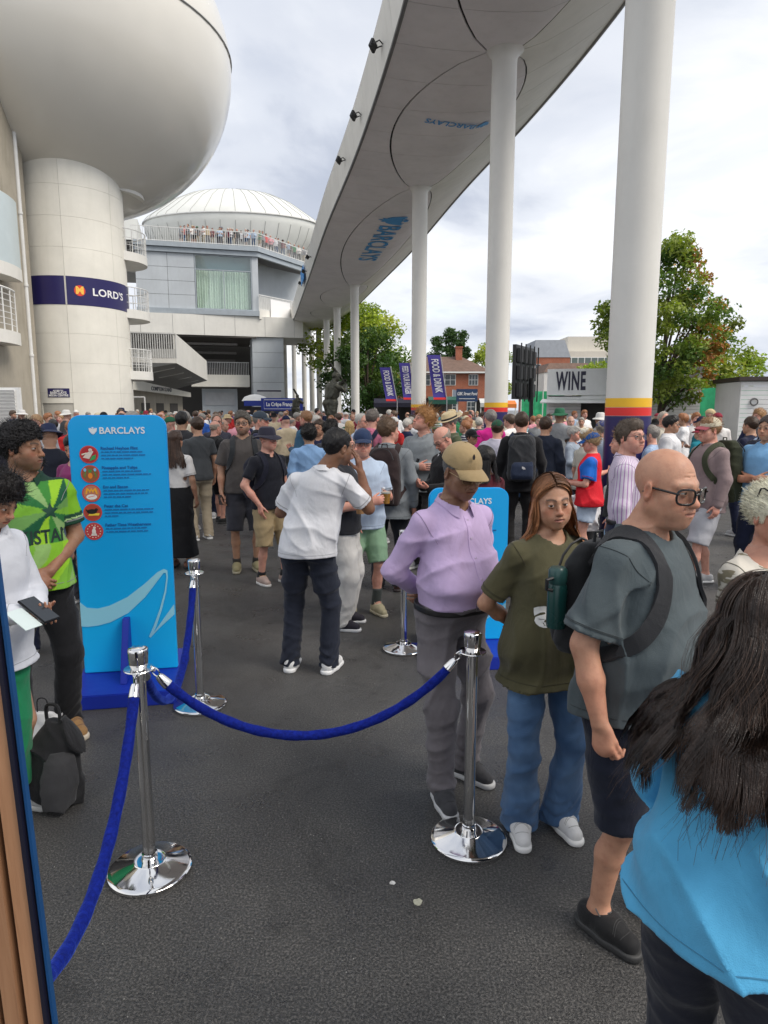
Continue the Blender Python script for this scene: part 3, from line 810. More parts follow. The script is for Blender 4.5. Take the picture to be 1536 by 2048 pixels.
    # --- top garment
    if top:
        T = dict(sleeve='short', hem=.88, loose=.012, fold=.006, mat=None, col=(.5, .5, .5), neck=.066, slr=.064); T.update(top)
        lo_ = T['loose']; S = []; rws = []
        hemz = T['hem']; amax = 0
        for z, a, b, cy in [(hemz-.03, 0, 0, 0)]+[r for r in rows if r[0] > hemz-.02]:
            o = ln(z)
            if a == 0: a, b, cy = rows[1][1]+.01+T.get('flare', 0), rows[1][2]+.012+T.get('flare', 0)*.7, 0
            lk = lo_*(1.3 if z < 1.25 else 1.0); aa = a*w+bf(z)*.45+lk; bb = b*(.4+.6*w)+bf(z)*.65+lk; cyy = cy+bf(z)*.55
            if z < 1.12 and not T.get('tuck'): aa += .016; bb += .018
            if T.get('tuck') and z < hemz+.06: aa -= lk*.9; bb -= lk*.9
            rws.append((Z(z), o[0], o[1]+cyy*s, aa*s, bb*s))
        if T.get('tuck'): rws = [(Z(hemz-.03), ln(hemz)[0], rws[1][2]-0*s, rws[1][3]*.96, rws[1][4]*.96)]+rws[1:]
        S.append(loft(rws, .03))
        if bust:
            for k in (-1, 1): S.append(ell(A3((k*.068*s, .090*s, Z(1.27)))+ln(1.28), A3((.068, .062, .068))*s*bust, .06))
        for k in (-1, 1):
            e, wr = arm[k]
            S.append(cone(nb+A3((k*.028*s, -.014*s, -.030*s)), sho[k]+A3((-k*.012, -.004, .010))*s, .038*s+lo_*.6, .040*s+lo_*.6, .035))
            S.append(ell(sho[k], A3((.055, .055, .058))*s*(.7+.3*w)+lo_*.3, .03))
            if T['sleeve'] == 'short':
                f = T.get('slen', .68); S.append(cone(sho[k], sho[k]+(e-sho[k])*f, (.056+lo_*.3)*amr, T['slr']*amr, .025))
            elif T['sleeve'] == 'long':
                S.append(cone(sho[k], e, (.055+lo_*.4)*amr, (.050+lo_*.6)*amr, .025)); S.append(cone(e, wr, (.053+lo_*.6)*amr, (.036+lo_*.5)*amr, .025))
        S.append(fold_noise(seed+7, T['fold'], T.get('fx', 15), T.get('fz', 9)))
        S.append(('all', lambda d, x, y, z: np.maximum(d, Z(hemz)+.006*np.sin(9*x+4*y+seed)-z)))
        S.append(cone(nb+A3((0, .022*s, -.014*s)), nb+A3((0, .012*s, .12*s)), T['neck']*s*(.75+.25*w), (T['neck']+.004)*s, .014, 's'))
        if T.get('vneck'):
            S.append(cone(nb+A3((0, .05*s, .04*s)), nb+A3((0, .115*s, -T['vneck']*s)), .05*s, .012*s, .01, 's'))
        if T['sleeve'] == 'short':
            for k in (-1, 1):
                e, wr = arm[k]; f = T.get('slen', .68); c0 = sho[k]+(e-sho[k])*f; dr = unit(e-sho[k])
                def cut(d, x, y, z, c0=c0, dr=dr, k=k):
                    pl = (x-c0[0])*dr[0]+(y-c0[1])*dr[1]+(z-c0[2])*dr[2]
                    rr = np.sqrt((x-c0[0])**2+(y-c0[1])**2+(z-c0[2])**2)
                    return np.where((rr < .11*s) & (pl > -.02), np.maximum(d, pl), d)
                S.append(('all', cut))
        l2, h2 = bounds(S); V, Q = sdf_mesh(S, l2, h2, T.get('h', hc_))
        mt = T['mat'] or cloth(T['col']); nm = T.get('name', 'shirt'); cv = None
        if T.get('paint'): cv = T['paint'](V, J)
        if res == 3: mt = obj_cloth()
        o = add_mesh(nm, np_mesh(nm, V, Q, None, mt, True, cv), root); o.color = tuple(T['col'])+(1,); J['shirt'] = o
        if res < 3 and T.get('seams', 1):
            bs = J['bvh'] = BVHTree.FromPolygons([tuple(v) for v in V], [tuple(int(i_) for i_ in q_) for q_ in Q]); mb = MB()
            def ring(c0, ax, lim):
                ax = Vector([float(v_) for v_ in unit(ax)]); x_ = ax.orthogonal().normalized(); y_ = ax.cross(x_); c0 = Vector([float(v_) for v_ in c0]); run = []; runs = [run]
                for i_ in range(49):
                    a_ = 2*PI*i_/48; d_ = x_*math.cos(a_)+y_*math.sin(a_); h_ = bs.ray_cast(c0+d_*lim, -d_)
                    ok = h_[0] is not None and (h_[0]-c0).length < lim*.98 and h_[1].dot(d_) > .35 and (not run or (h_[0]-run[-1]).length < .045)
                    if ok: run.append(h_[0]+d_*.0006)
                    else: run = []; runs.append(run)
                for r_ in runs:
                    if len(r_) > 4: mb = MB(); mb.tube(r_, .0019*s, 5); mb.build('seam', cloth(vary(T['col'], .55)), o, True)
            for k in (-1, 1):
                e, wr = arm[k]; dr = e-sho[k]
                if T['sleeve'] == 'short':
                    f = T.get('slen', .68); ring(sho[k]+dr*(f-.10), dr, .125*s); ring(sho[k]+dr*(f-.085), dr, .125*s)
                else: ring(wr+(e-wr)*.16, wr-e, .085*s)
                ring(sho[k]+dr*.06-A3((k*.012, 0, 0)), dr*.35+A3((k*.12, 0, 0)), .13*s)
            if not T.get('tuck'): ring(A3((0, .0, Z(hemz)+.030))+ln(hemz), (0, 0, 1), .36*s)
        if T.get('collar'):
            cr = T['collar']; gp = .42 if cr == 'open' else .16; rn = T.get('collr', .064)*s*(.75+.25*w); th = .0035*s; nph = 28; pts = []; fs = []
            for i in range(nph+1):
                ph = gp+(2*PI-2*gp)*i/nph; fr = (1+math.cos(ph))*.5; cx_, sy_ = math.sin(ph), math.cos(ph)
                zt = Z(1.522)-.050*s*fr; tip = max(0, 1-min(ph, 2*PI-ph)/1.1)
                for dr, dz in ((.0, -.035), (.001, 0), (.006, .001), (.022+.012*tip, -.036-.026*tip), (.018+.012*tip, -.037-.026*tip)):
                    r_ = rn+dr*s; pts.append((nb[0]+cx_*r_, nb[1]+.006*s+sy_*r_*1.05+.018*s*fr, zt+dz*s))
                if i:
                    for q_ in range(4): a_ = (i-1)*5+q_; fs.append((a_, a_+1, a_+6, a_+5))
            bv_ = BVHTree.FromPolygons([tuple(v) for v in V], [tuple(int(i_) for i_ in q_) for q_ in Q])
            for i_, p_ in enumerate(pts):
                if i_ % 5 >= 3:
                    h_ = bv_.ray_cast(Vector((p_[0], p_[1], p_[2]+.12*s)), Vector((0, 0, -1)))
                    if h_[0] is not None and h_[0].z+.005 > p_[2]: pts[i_] = (p_[0], p_[1], min(h_[0].z+(.007 if i_ % 5 == 3 else .003), pts[i_-i_ % 5+2][2]+.004))
            mb = MB(); mb.faces(pts, fs); co_ = mb.build('collar', T.get('cmat', mt), o, True); co_.color = o.color
    # --- lower garment
    if bottom:
        B = dict(kind='trousers', col=(.03, .03, .04), mat=None, waist=1.03, r1=.098, r2=.074, r3=.072, hem=.045, fold=.006, loose=.014); B.update(bottom)
        S = []; lo_ = B['loose']; wz = B['waist']
        rws = []
        for z, a, b, cy in rows[:4]:
            if z > wz+.05: continue
            o = ln(z); bb_ = bf(z) if not B.get('under') else bf(z)*.3
            rws.append((Z(z), o[0], o[1]+(cy+bb_*.55)*s, (a*w+bb_*.45+lo_)*s, (b*(.4+.6*w)+bb_*.65+lo_)*s))
        if B['kind'] == 'skirt':
            hz = B['hem']; rws = [(Z(hz), 0, 0, (.185+B.get('flare', .04))*s, (.15+B.get('flare', .04))*s), (Z(.55), 0, 0, .185*s, .155*s)]+[r for r in rws if r[0] > Z(.86)]
            S.append(loft(rws, .03)); cutz = hz
        else:
            S.append(loft(rws, .03)); cutz = B['hem']
            for k in (-1, 1):
                kn, an, fw = leg[k]; r1, r2, r3 = B['r1']*w*s, B['r2']*s, B['r3']*s
                S.append(cone(hip[k]+A3((0, -.004, .02)), kn*.55+hip[k]*.45, r1*1.02, (r1+r2)*.51, .045))
                S.append(cone(kn*.55+hip[k]*.45, kn, (r1+r2)*.51, r2, .03))
                if B['kind'] == 'shorts':
                    dd = unit(kn-hip[k]); S.append(cone(kn, kn+dd*.06*s, r2, r2*1.02, .02))
                else: S.append(cone(kn, an+A3((0, 0, -.045*s))-fw*.012*s, r2, r3, .03))
        S.append(fold_noise(seed+19, B['fold'], 12, B.get('fz', 15), B.get('fkind', 'drape')))
        if B['kind'] == 'trousers' and B.get('bunch', 1):
            def bunch(d, x, y, z):
                a = np.clip((.30*s-z)/(.26*s), 0, 1); return d-.0065*B.get('bunch', 1)*a*np.sin(95*z+18*x+9*np.sin(11*y+14*x)+seed)*(np.abs(d) < .04)
            S.append(('all', bunch))
        if B['kind'] == 'shorts':
            for k in (-1, 1):
                kn = leg[k][0]; dd = unit(kn-hip[k]); c0 = hip[k]+dd*(B.get('slen', .40)*s)
                S.append(('all', lambda d, x, y, z, c0=c0, dd=dd, k=k: np.where(x*k > -.01, np.maximum(d, (x-c0[0])*dd[0]+(y-c0[1])*dd[1]+(z-c0[2])*dd[2]), d)))
        else: S.append(('all', lambda d, x, y, z: np.maximum(d, Z(cutz)-z)))
        S.append(('all', lambda d, x, y, z: np.maximum(d, z-Z(wz)-(y*.05))))
        l2, h2 = bounds(S); V, Q = sdf_mesh(S, l2, h2, B.get('h', hc_))
        nm = B.get('name', B['kind']); mt = B['mat'] or cloth(B['col'])
        if res == 3: mt = obj_cloth()
        cv = B['paint'](V, J) if B.get('paint') else None
        o = add_mesh(nm, np_mesh(nm, V, Q, None, mt, True, cv), root); o.color = tuple(B['col'])+(1,); J['bottom'] = o
        if B.get('belt') and res < 3:
            bt = [tuple([Z(wz-.035+i*.035)]+list(np.array([np.interp(Z(wz-.02), [r[0] for r in rws], [r[j] for r in rws]) for j in (1, 2, 3, 4)])+np.array([0, 0, .007, .007]))) for i in (0, 1)]
            C = [loft([(bt[0][0],)+bt[0][1:], (bt[1][0],)+bt[1][1:]], 0)]
            l3, h3 = bounds(C); V, Q = sdf_mesh(C, l3, h3, .007); add_mesh('belt', np_mesh('belt', V, Q, None, flat('belt_leather', (.012, .011, .011), .45), True), root)
    # --- shoes
    if shoes:
        S_ = dict(col=(.7, .7, .7), sole=(.75, .75, .73), high=.085, sock=None); S_.update(shoes)
        for k in (-1, 1):
            kn, an, fw = leg[k]; rt_ = A3((fw[1], -fw[0], 0)); fz = an[2]-.085*s
            b0 = A3((an[0], an[1], fz)); f = lambda x, y, z: b0+(rt_*x+fw*y)*s+A3((0, 0, z*s))
            U = [cone(f(0, -.035, .052), f(0, .05, .055), .044*s, .044*s, .02), cone(f(0, .05, .052), f(-k*.004, .135, .040), .044*s, .037*s, .03), cone(f(0, -.03, .05), f(0, -.022, S_['high']), .043*s, .045*s, .02), cone(f(0, .0, .085), f(0, .07, .072), .03*s, .03*s, .03)]
            U.append(('all', lambda d, x, y, z: np.maximum(np.maximum(d, fz+.016*s-z), z-fz-(S_['high']+.012)*s+((x-b0[0])*fw[0]+(y-b0[1])*fw[1])*-.15)))
            l3, h3 = bounds(U); V, Q = sdf_mesh(U, l3, h3, {1: .006, 2: .009, 3: .02}[res])
            V0_, Q0_ = V, Q; m1 = S_.get('mat') or cloth(S_['col'], rough=.7)
            if res == 3: m1 = obj_cloth()
            so = add_mesh('shoe', np_mesh('shoe', V, Q, None, m1, True), root); so.color = tuple(S_['col'])+(1,)
            if res < 3:
                U = [cone(f(0, -.045, .014), f(0, .05, .014), .047*s, .046*s, .01), cone(f(0, .05, .014), f(-k*.004, .142, .016), .046*s, .042*s, .02)]
                U.append(('all', lambda d, x, y, z: np.maximum(np.maximum(d, fz-z+.001), z-fz-.030*s)))
                l3, h3 = bounds(U); V, Q = sdf_mesh(U, l3, h3, {1: .006, 2: .008, 3: .02}[res]); add_mesh('sole', np_mesh('sole', V, Q, None, flat('sole_%.2f_%.2f_%.2f' % S_['sole'], S_['sole'], .6), True), so)
                if res == 1:
                    bs = BVHTree.FromPolygons([tuple(v) for v in V0_], [tuple(int(i_) for i_ in q_) for q_ in Q0_]); mb = MB()
                    for y0_, cv_, xr in ((.128, -9, .03), (.092, 7, .036), (.085, 7, .037)):
                        r_ = []
                        for x_ in np.linspace(-xr, xr, 9):
                            h_ = bs.ray_cast(Vector([float(v_) for v_ in f(x_, y0_+cv_*x_*x_, .2)]), Vector((0, 0, -1)))
                            if h_[0] is not None: r_.append(h_[0]+Vector((0, 0, .0006)))
                        if len(r_) > 3: mb.tube(r_, .0016*s, 5)
                    if mb.v: mb.build('shoe_seam', flat('shoe_seam_%.2f' % S_['col'][0], tuple(.5*v_+(.03 if v_ < .1 else 0) for v_ in S_['col']), .8), so)
                if S_.get('lace') is not None:
                    mb = MB()
                    for i in range(5):
                        y = .012+i*.017; z = .1225-.0075*i-(.004 if i > 2 else 0)*(i-2); hw = .022
                        mb.tube([f(-hw, y, z-.011), f(-hw*.5, y+.003, z-.003), f(0, y+.006*(-1)**i, z), f(hw*.5, y-.003, z-.003), f(hw, y, z-.011)], .0030*s, 5)
                    for sg in (-1, 1): mb.tube([f(0, .01, .124), f(sg*.02, .0, .130), f(sg*.036, .02, .116), f(sg*.034, .036, .098)], .0026*s, 5)
                    mb.build('shoelace', flat('lace_%.2f' % S_['lace'][0], S_['lace'], .8), so, True)
            if S_['sock'] is not None and res < 3:
                U = [cone(f(0, -.02, .07), f(0, -.02, .07)*.0+an+(kn-an)*S_.get('sockh', .17), .047*s, .046*s, .01)]
                dd = unit(kn-an); c1 = an+(kn-an)*S_.get('sockh', .17)
                U.append(('all', lambda d, x, y, z: np.maximum(d, (x-c1[0])*dd[0]+(y-c1[1])*dd[1]+(z-c1[2])*dd[2])))
                l3, h3 = bounds(U); V, Q = sdf_mesh(U, l3, h3, .009); add_mesh('sock', np_mesh('sock', V, Q, None, S_.get('sockmat') or cloth(S_['sock']), True), root)
    # --- short hair
    if hair and hair.get('kind'):
        P2 = hair_sdf(hair['kind'], hc, R, hs, seed+3, hair.get('vol', .012), sex, feat.get('w', 1.0))
        b0, b1 = hc-A3((.14, .15, .13))*hs, hc+A3((.14, .15, .175))*hs
        V, Q = sdf_mesh(P2, b0, b1, {1: .0036, 2: .0056, 3: .011}[res])
        mt = hair_mat(hair['col']) if res < 3 else crowd_hair()
        o = add_mesh('hair', np_mesh('hair', V, Q, None, mt, True, np.ones((len(V), 3))), root); o.color = tuple(hair['col'])+(1,); J['hair'] = o
        if hair.get('fur'):   # short strands standing off the cap
            rnd = np.random.RandomState(seed+5); n = hair['fur']; ids = rnd.randint(0, len(V), n); r0 = V[ids]
            nr_ = unit_rows(r0-(hc+R@(A3((0, -.018, .02))*hs))); fl = hair.get('flow', (0, -.3, .2)); m = 5; ln_ = hair.get('furlen', .018)
            d0 = unit_rows(nr_*hair.get('stand', .8)+(R@A3(fl))+rnd.normal(0, hair.get('mess', .35), (n, 3))); pth = []
            cu = rnd.normal(0, hair.get('curl', .15), (n, 3))
            for j in range(m): t = j/(m-1); pth.append(r0-nr_*.002+d0*ln_*t*rnd.uniform(.6, 1.2, (n, 1))+cu*ln_*t*t)
            strands('hair_strands', np.tile(hc, (n, 1)), np.stack(pth, 1), hair.get('furw', .003), mt, o, seed, .3)
    return J

# ---- things worn on the head
def J_at(J, p): return J['head']+J['R']@(A3(p)*J['hs'])
def cap(J, mat, kind='baseball', bill=1.0, res=1, mat2=None, name=None, tiltback=0.0):
    c, R, hs = J['head'], J['R'], J['hs']; root = J['root']
    q = lambda p: J_at(J, p)
    if kind == 'baseball':
        P = [ell(q((0, -.018, .036)), A3((.089, .110, .101))*hs, .0, 'u', R)]
        def clip(d, x, y, z):
            px, py, pz = (x-c[0])/hs, (y-c[1])/hs, (z-c[2])/hs
            ly = R[0, 1]*px+R[1, 1]*py+R[2, 1]*pz; lz = R[0, 2]*px+R[1, 2]*py+R[2, 2]*pz; lx = R[0, 0]*px+R[1, 0]*py+R[2, 0]*pz
            d = d+.0012*np.abs(np.sin(3*np.arctan2(lx, ly+.018)))**.3*hs-.0012*hs
            return np.maximum(d, (.034-lz-(ly*.10)+tiltback*ly)*hs)
        P.append(('all', clip)); V, Q = sdf_mesh(P, q((0, 0, 0))-.16*hs, q((0, 0, 0))+.2*hs, {1: .005, 2: .007, 3: .012}[res])
        o = add_mesh('cap', np_mesh('cap', V, Q, None, mat, True), root)
        mb = MB(); n = 14; pts = []   # bill: curved sheet with thickness
        for zz in (0, 1):
            for i in range(7):
                t = i/6
                for k in range(n+1):
                    a = (k/n-.5)*2.1; r = .098+t*.072*bill*math.cos(a*.72)
                    x = math.sin(a)*(.084+t*.004); y = -.018+math.cos(a)*.106+t*.075*bill*math.cos(a*.75)
                    z = .044-(x/.08)**2*.016-t*t*.016-t*.010-zz*.0035; pts.append(tuple(q((x, y, z))))
        def id_(zz, i, k): return zz*7*(n+1)+i*(n+1)+k
        fs = []
        for i in range(6):
            for k in range(n): fs.append((id_(0, i, k), id_(0, i+1, k), id_(0, i+1, k+1), id_(0, i, k+1))); fs.append((id_(1, i, k), id_(1, i, k+1), id_(1, i+1, k+1), id_(1, i+1, k)))
        for k in range(n): fs.append((id_(0, 6, k), id_(1, 6, k), id_(1, 6, k+1), id_(0, 6, k+1)))
        for k in (0, n):
            for i in range(6): fs.append((id_(0, i, k), id_(0, i+1, k), id_(1, i+1, k), id_(1, i, k)))
        mb.faces(pts, fs); mb.build('bill', mat2 or mat, o, True)
        if res < 3: b2 = MB(); b2.tube([q((0, -.018, .134)), q((0, -.018, .141))], .006*hs, 8); b2.build('cap_button', mat, o, True)
        return o
    if kind in ('bucket', 'straw'):
        mb = MB(); br = .165 if kind == 'straw' else .150; dz = .012 if kind == 'straw' else -.030
        prof = [(.001, .142), (.05, .141), (.075, .128), (.086, .10), (.094, .055), (.096, .045)]+[(.096+(br-.096)*t, .045+dz*t+.006*math.sin(t*3)) for t in (.25, .5, .75, 1)]+[(br, .041+dz), (.095, .040)]
        base = len(mb.v); n = 36
        mb.lathe(prof, n=n)
        vv = []
        for x, y, z in mb.v:
            a = math.atan2(y, x); r = math.hypot(x, y); zz = z+(.010*math.cos(2*a)+.006*math.sin(3*a+1))*max(0, (r-.1)/.05)*(-1 if kind == 'straw' else 1)
            vv.append(tuple(q((x*.97, y*1.16-.018, zz))))
        mb.v = vv; o = mb.build('hat', mat, root, True)
        if mat2:
            m2 = MB(); m2.lathe([(.0975, .047), (.0955, .072)], n=36); m2.v = [tuple(q((x*.975, y*1.165-.018, z))) for x, y, z in m2.v]; m2.build('hat_band', mat2, o, True)
        return o
def glasses(J, mat, shape='rect', res=1, tint=(.9, .93, .93), y=.102, zo=-.002, sc=1.0, thick=.0026, temple_z=.004, up=0.0, lens=True):
    q = lambda p: J_at(J, p); root = J['root']; mb = MB()
    wx, wz = (.0255*sc, .0195*sc) if shape == 'rect' else (.025*sc, .022*sc)
    rings = {}
    for s in (-1, 1):
        pts = []
        for i in range(20):
            a = 2*math.pi*i/20; ex = .62 if shape == 'rect' else .85
            x = s*.034*sc+wx*math.copysign(abs(math.cos(a))**ex, math.cos(a)); z = zo+up-.004+wz*math.copysign(abs(math.sin(a))**ex, math.sin(a))
            pts.append(q((x, y-abs(x)**2*4.0, z)))
        rings[s] = pts; mb.tube(pts, thick*J['hs'], 6, closed=True)
        mb.tube([q((s*.059*sc, y-.014, zo+up+.006)), q((s*.074, y-.03, zo+up+.006)), q((s*.0815, .0, temple_z+up)), q((s*.083, -.015, temple_z+up-.004)), q((s*.082, -.028, up-.016))], thick*J['hs'], 6)
    mb.tube([q((-.0095, y+.001, zo+up+.003)), q((0, y+.004, zo+up+.006)), q((.0095, y+.001, zo+up+.003))], thick*J['hs'], 6)
    o = mb.build('glasses', mat, root, True)
    if lens:
        for s in (-1, 1):
            m2 = MB(); m2.poly(rings[s]); m2.build('lens', glass_mat('spectacle_lens_%.2f' % tint[0], tint, .04), o)
    return o

# ---- bags
def backpack(J, name, label, mat, mat2=None, size=(.30, .17, .46), zc=1.20, pocket=True, straps=True, group=None, res=1, dy=0.0, trim=None):
    """rucksack hanging on a person's back; top-level thing with straps, pockets and handle"""
    s = J['s']; root = J['root']; mat2 = mat2 or mat; a, b, hgt = size
    ym = min(r[2]-r[4] for r in J['body_rows'] if 1.05*s < r[0] < 1.4*s)-.022*s+dy
    e = bpy.data.objects.new(name, None); link(e); e.location = root.location; e.rotation_euler = root.rotation_euler; tag(e, label, 'backpack', group)
    ln = J['ln']; o = ln(zc); cx, cy = o[0], ym-b*.5*s
    z0, z1 = (zc-hgt/2)*s, (zc+hgt/2)*s
    g = {1: .009, 2: .013, 3: .02}[res]
    P = [loft([(z0, cx, cy, a*.46*s, b*.40*s), (z0+.05, cx, cy-.005, a*.5*s, b*.5*s), ((z0+z1)/2, cx, cy, a*.5*s, b*.5*s), (z1-.08, cx, cy+.01, a*.46*s, b*.42*s), (z1-.02, cx, cy+.025, a*.38*s, b*.30*s), (z1, cx, cy+.03, a*.26*s, b*.2*s)], 0, 'u', 3.2), fold_noise(J.get('seed', 3), .008, 13, 11)]
    l3, h3 = bounds(P); V, Q = sdf_mesh(P, l3, h3, g); bd = add_mesh('body', np_mesh('body', V, Q, None, mat, True), e)
    if pocket:
        P = [loft([(z0+.02, cx, cy-b*.45*s, a*.38*s, b*.20*s), (z0+.07, cx, cy-b*.5*s, a*.41*s, b*.26*s), (z0+.19*s, cx, cy-b*.45*s, a*.38*s, b*.22*s), (z0+.23*s, cx, cy-b*.40*s, a*.30*s, b*.14*s)], 0, 'u', 3), fold_noise(5, .006, 13, 11)]
        l3, h3 = bounds(P); V, Q = sdf_mesh(P, l3, h3, g); add_mesh('pocket', np_mesh('pocket', V, Q, None, mat2, True), e)
    mb = MB()
    mb.tube([(cx-a*.36*s, cy-b*.44*s, z1-.11*s), (cx-a*.30*s, cy-b*.38*s, z1-.06*s), (cx-a*.2*s, cy-b*.27*s, z1-.02*s), (cx, cy-b*.22*s, z1-.005*s), (cx+a*.2*s, cy-b*.27*s, z1-.02*s), (cx+a*.30*s, cy-b*.38*s, z1-.06*s), (cx+a*.36*s, cy-b*.44*s, z1-.11*s)], .0045*s, 6)
    mb.build('zip', trim or flat('zip_dark', (.02, .02, .022), .5), bd, True)
    mb = MB(); mb.tube([(cx-.03*s, cy+b*.3*s, z1-.02*s), (cx-.025*s, cy+b*.3*s, z1+.03*s), (cx+.025*s, cy+b*.3*s, z1+.03*s), (cx+.03*s, cy+b*.3*s, z1-.02*s)], .006*s, 6); mb.build('handle', mat, e, True)
    if straps:
        rows = J['body_rows']
        def sh(z, ang, off=.036):
            zz = z*s; cxx, cyy, aa, bb = [np.interp(zz, [r[0] for r in rows], [r[i] for r in rows]) for i in (1, 2, 3, 4)]
            return (cxx+math.sin(ang)*(aa+off*s), cyy+math.cos(ang)*(bb+off*s), zz)
        for k in (-1, 1):
            sx = J['sho'][k][0]*.60+ln(1.45)[0]*.4; sy = J['sho'][k][1]
            path = [(cx+k*a*.22*s, cy+b*.42*s, 1.36*s), (sx, sy-.085*s, 1.445*s), (sx, sy-.02*s, 1.492*s), (sx+k*.003, sy+.06*s, 1.455*s), sh(1.36, k*.62), sh(1.25, k*.80), sh(1.15, k*1.25), sh(1.08, k*2.0), (cx+k*a*.40*s, cy+b*.3*s, z0+.07*s)]
            pp = smooth_path(path, 5); nn = [None]*len(pp); mb = MB()
            if 'shirt' in J:
                if 'bvh' not in J: J['bvh'] = BVHTree.FromPolygons([v.co[:] for v in J['shirt'].data.vertices], [p.vertices[:] for p in J['shirt'].data.polygons])
                for i in range(3, len(pp)-5):
                    hit = J['bvh'].find_nearest(pp[i])
                    if hit[0] is not None: pp[i] = hit[0]+hit[1]*.010; nn[i] = hit[1]
                for _ in range(2): pp = [pp[0]]+[pp[i-1]*.25+pp[i]*.5+pp[i+1]*.25 for i in range(1, len(pp)-1)]+[pp[-1]]
            ribbon(mb, pp, .056*s, .012*s, nn, k)
            mb.build('strap', mat2, e, True)
    return e, (cx, cy, z0, z1, a*s, b*s)
def smooth_path(pts, n=6):
    P = [Vector(p) for p in pts]; out = []
    for i in range(len(P)-1):
        p0 = P[max(i-1, 0)]; p1 = P[i]; p2 = P[i+1]; p3 = P[min(i+2, len(P)-1)]
        for j in range(n):
            t = j/n; out.append(.5*((2*p1)+(p2-p0)*t+(2*p0-5*p1+4*p2-p3)*t*t+(3*p1-p0-3*p2+p3)*t**3))
    out.append(P[-1]); return out
def ribbon(mb, pts, w, th, nn, k):
    """strap: flat section whose flat side faces away from the body's axis"""
    ring = []
    for i, p in enumerate(pts):
        t = (pts[min(i+1, len(pts)-1)]-pts[max(i-1, 0)]).normalized()
        ctrp = Vector((p.x*.55, 0, p.z-.10)); n = nn[i] or (p-ctrp).normalized(); n = (n-t*n.dot(t)).normalized(); sd = t.cross(n)
        b = len(mb.v)
        for sx, sn in ((-1, -1), (1, -1), (1, 1), (-1, 1)): mb.v.append(tuple(p+sd*(sx*w/2)+n*(sn*th/2)))
        ring.append(b)
    for i in range(len(ring)-1):
        for q in range(4): mb.f.append((ring[i]+q, ring[i]+(q+1) % 4, ring[i+1]+(q+1) % 4, ring[i+1]+q)); mb.m.append(0)
    mb.f.append(tuple(ring[0]+q for q in (3, 2, 1, 0))); mb.m.append(0); mb.f.append(tuple(ring[-1]+q for q in range(4))); mb.m.append(0)
def project_decal(J, me, M, ray, target=None, off=.0025):
    """lays a flat mesh (in its own plane, placed by M in the person's space) onto a garment along a direction"""
    tgt = target or J['shirt']; me_t = tgt.data
    bvh = BVHTree.FromPolygons([v.co[:] for v in me_t.vertices], [p.vertices[:] for p in me_t.polygons])
    bm = bmesh.new(); bm.from_mesh(me); bmesh.ops.triangulate(bm, faces=bm.faces)
    for _ in range(3):
        es = [e for e in bm.edges if e.calc_length() > .018]
        if not es: break
        bmesh.ops.subdivide_edges(bm, edges=es, cuts=1); bmesh.ops.triangulate(bm, faces=bm.faces)
    ray = Vector(ray).normalized(); dead = []
    for v in bm.verts:
        p = M @ v.co; hit = bvh.ray_cast(p-ray*.3, ray)
        if hit[0] is None: dead.append(v); continue
        v.co = hit[0]-ray*off
    if dead: bmesh.ops.delete(bm, geom=dead, context='VERTS')
    bm.to_mesh(me); bm.free(); return me
# ------------------------------------------------------------------ materials of the place
def asphalt():
    m = bpy.data.materials.new('damp_asphalt'); nt, b, o = nodes(m); v = coords(nt)
    big = noise(nt, v, .35, 4, .6, .4); mid = noise(nt, v, 2.3, 5, .65); agg = noise(nt, v, 105, 3, .75); gr = noise(nt, v, 210, 2, .6)
    c = ramp(nt, agg, [(.33, (.022, .022, .022)), (.50, (.078, .0765, .074)), (.66, (.21, .20, .188))])
    c = mixc(nt, 1.0, c, ramp(nt, mid, [(.3, (.78, .78, .79)), (.7, (1.12, 1.11, 1.09))]), 'MULTIPLY')
    c = mixc(nt, 1.0, c, ramp(nt, big, [(.34, (.70, .70, .71)), (.5, (.95, .95, .95)), (.66, (1.16, 1.15, 1.13))]), 'MULTIPLY')
    st = noise(nt, v, 1.1, 6, .75, 1.2); c = mixc(nt, 1.0, c, ramp(nt, st, [(.32, (.58, .58, .58)), (.44, (1, 1, 1))]), 'MULTIPLY')
    vo = N(nt, 'TexVoronoi'); vo.inputs['Scale'].default_value = 26; L(nt, v, vo.inputs['Vector'])
    sp = ramp(nt, vo.outputs['Distance'], [(.05, (1, 1, 1)), (.085, (0, 0, 0))]); sel = ramp(nt, noise(nt, v, 17, 1), [(.50, (0, 0, 0)), (.52, (1, 1, 1))])
    k = mixc(nt, 1.0, sp, sel, 'MULTIPLY'); c = mixc(nt, k, c, (.38, .37, .34)); L(nt, c, b.inputs['Base Color'])
    L(nt, ramp(nt, mid, [(.32, (.22, .22, .22)), (.62, (.48, .48, .48))]), b.inputs['Roughness']); b.inputs['Specular IOR Level'].default_value = .5
    ad = N(nt, 'Math', operation='ADD'); L(nt, agg, ad.inputs[0]); L(nt, gr, ad.inputs[1]); bump(nt, b, ad.outputs[0], .9, .010)
    return m
def concrete(name, c, sc=.6, stain=.05):
    m = bpy.data.materials.new(name); nt, b, o = nodes(m); v = coords(nt); v2 = coords(nt, (2.2, 2.2, .35))
    f = noise(nt, v, sc, 6, .65, .3); st = noise(nt, v2, 1.4, 5, .6)
    c1 = ramp(nt, f, [(.3, vary(c, .93-stain*.5)), (.7, vary(c, 1.04))]); c1 = mixc(nt, 1, c1, ramp(nt, st, [(.28, (1-stain, 1-stain, 1-stain*1.15)), (.5, (1, 1, 1))]), 'MULTIPLY')
    L(nt, c1, b.inputs['Base Color']); b.inputs['Roughness'].default_value = .55; bump(nt, b, noise(nt, v, 30, 4), .08, .01); return m
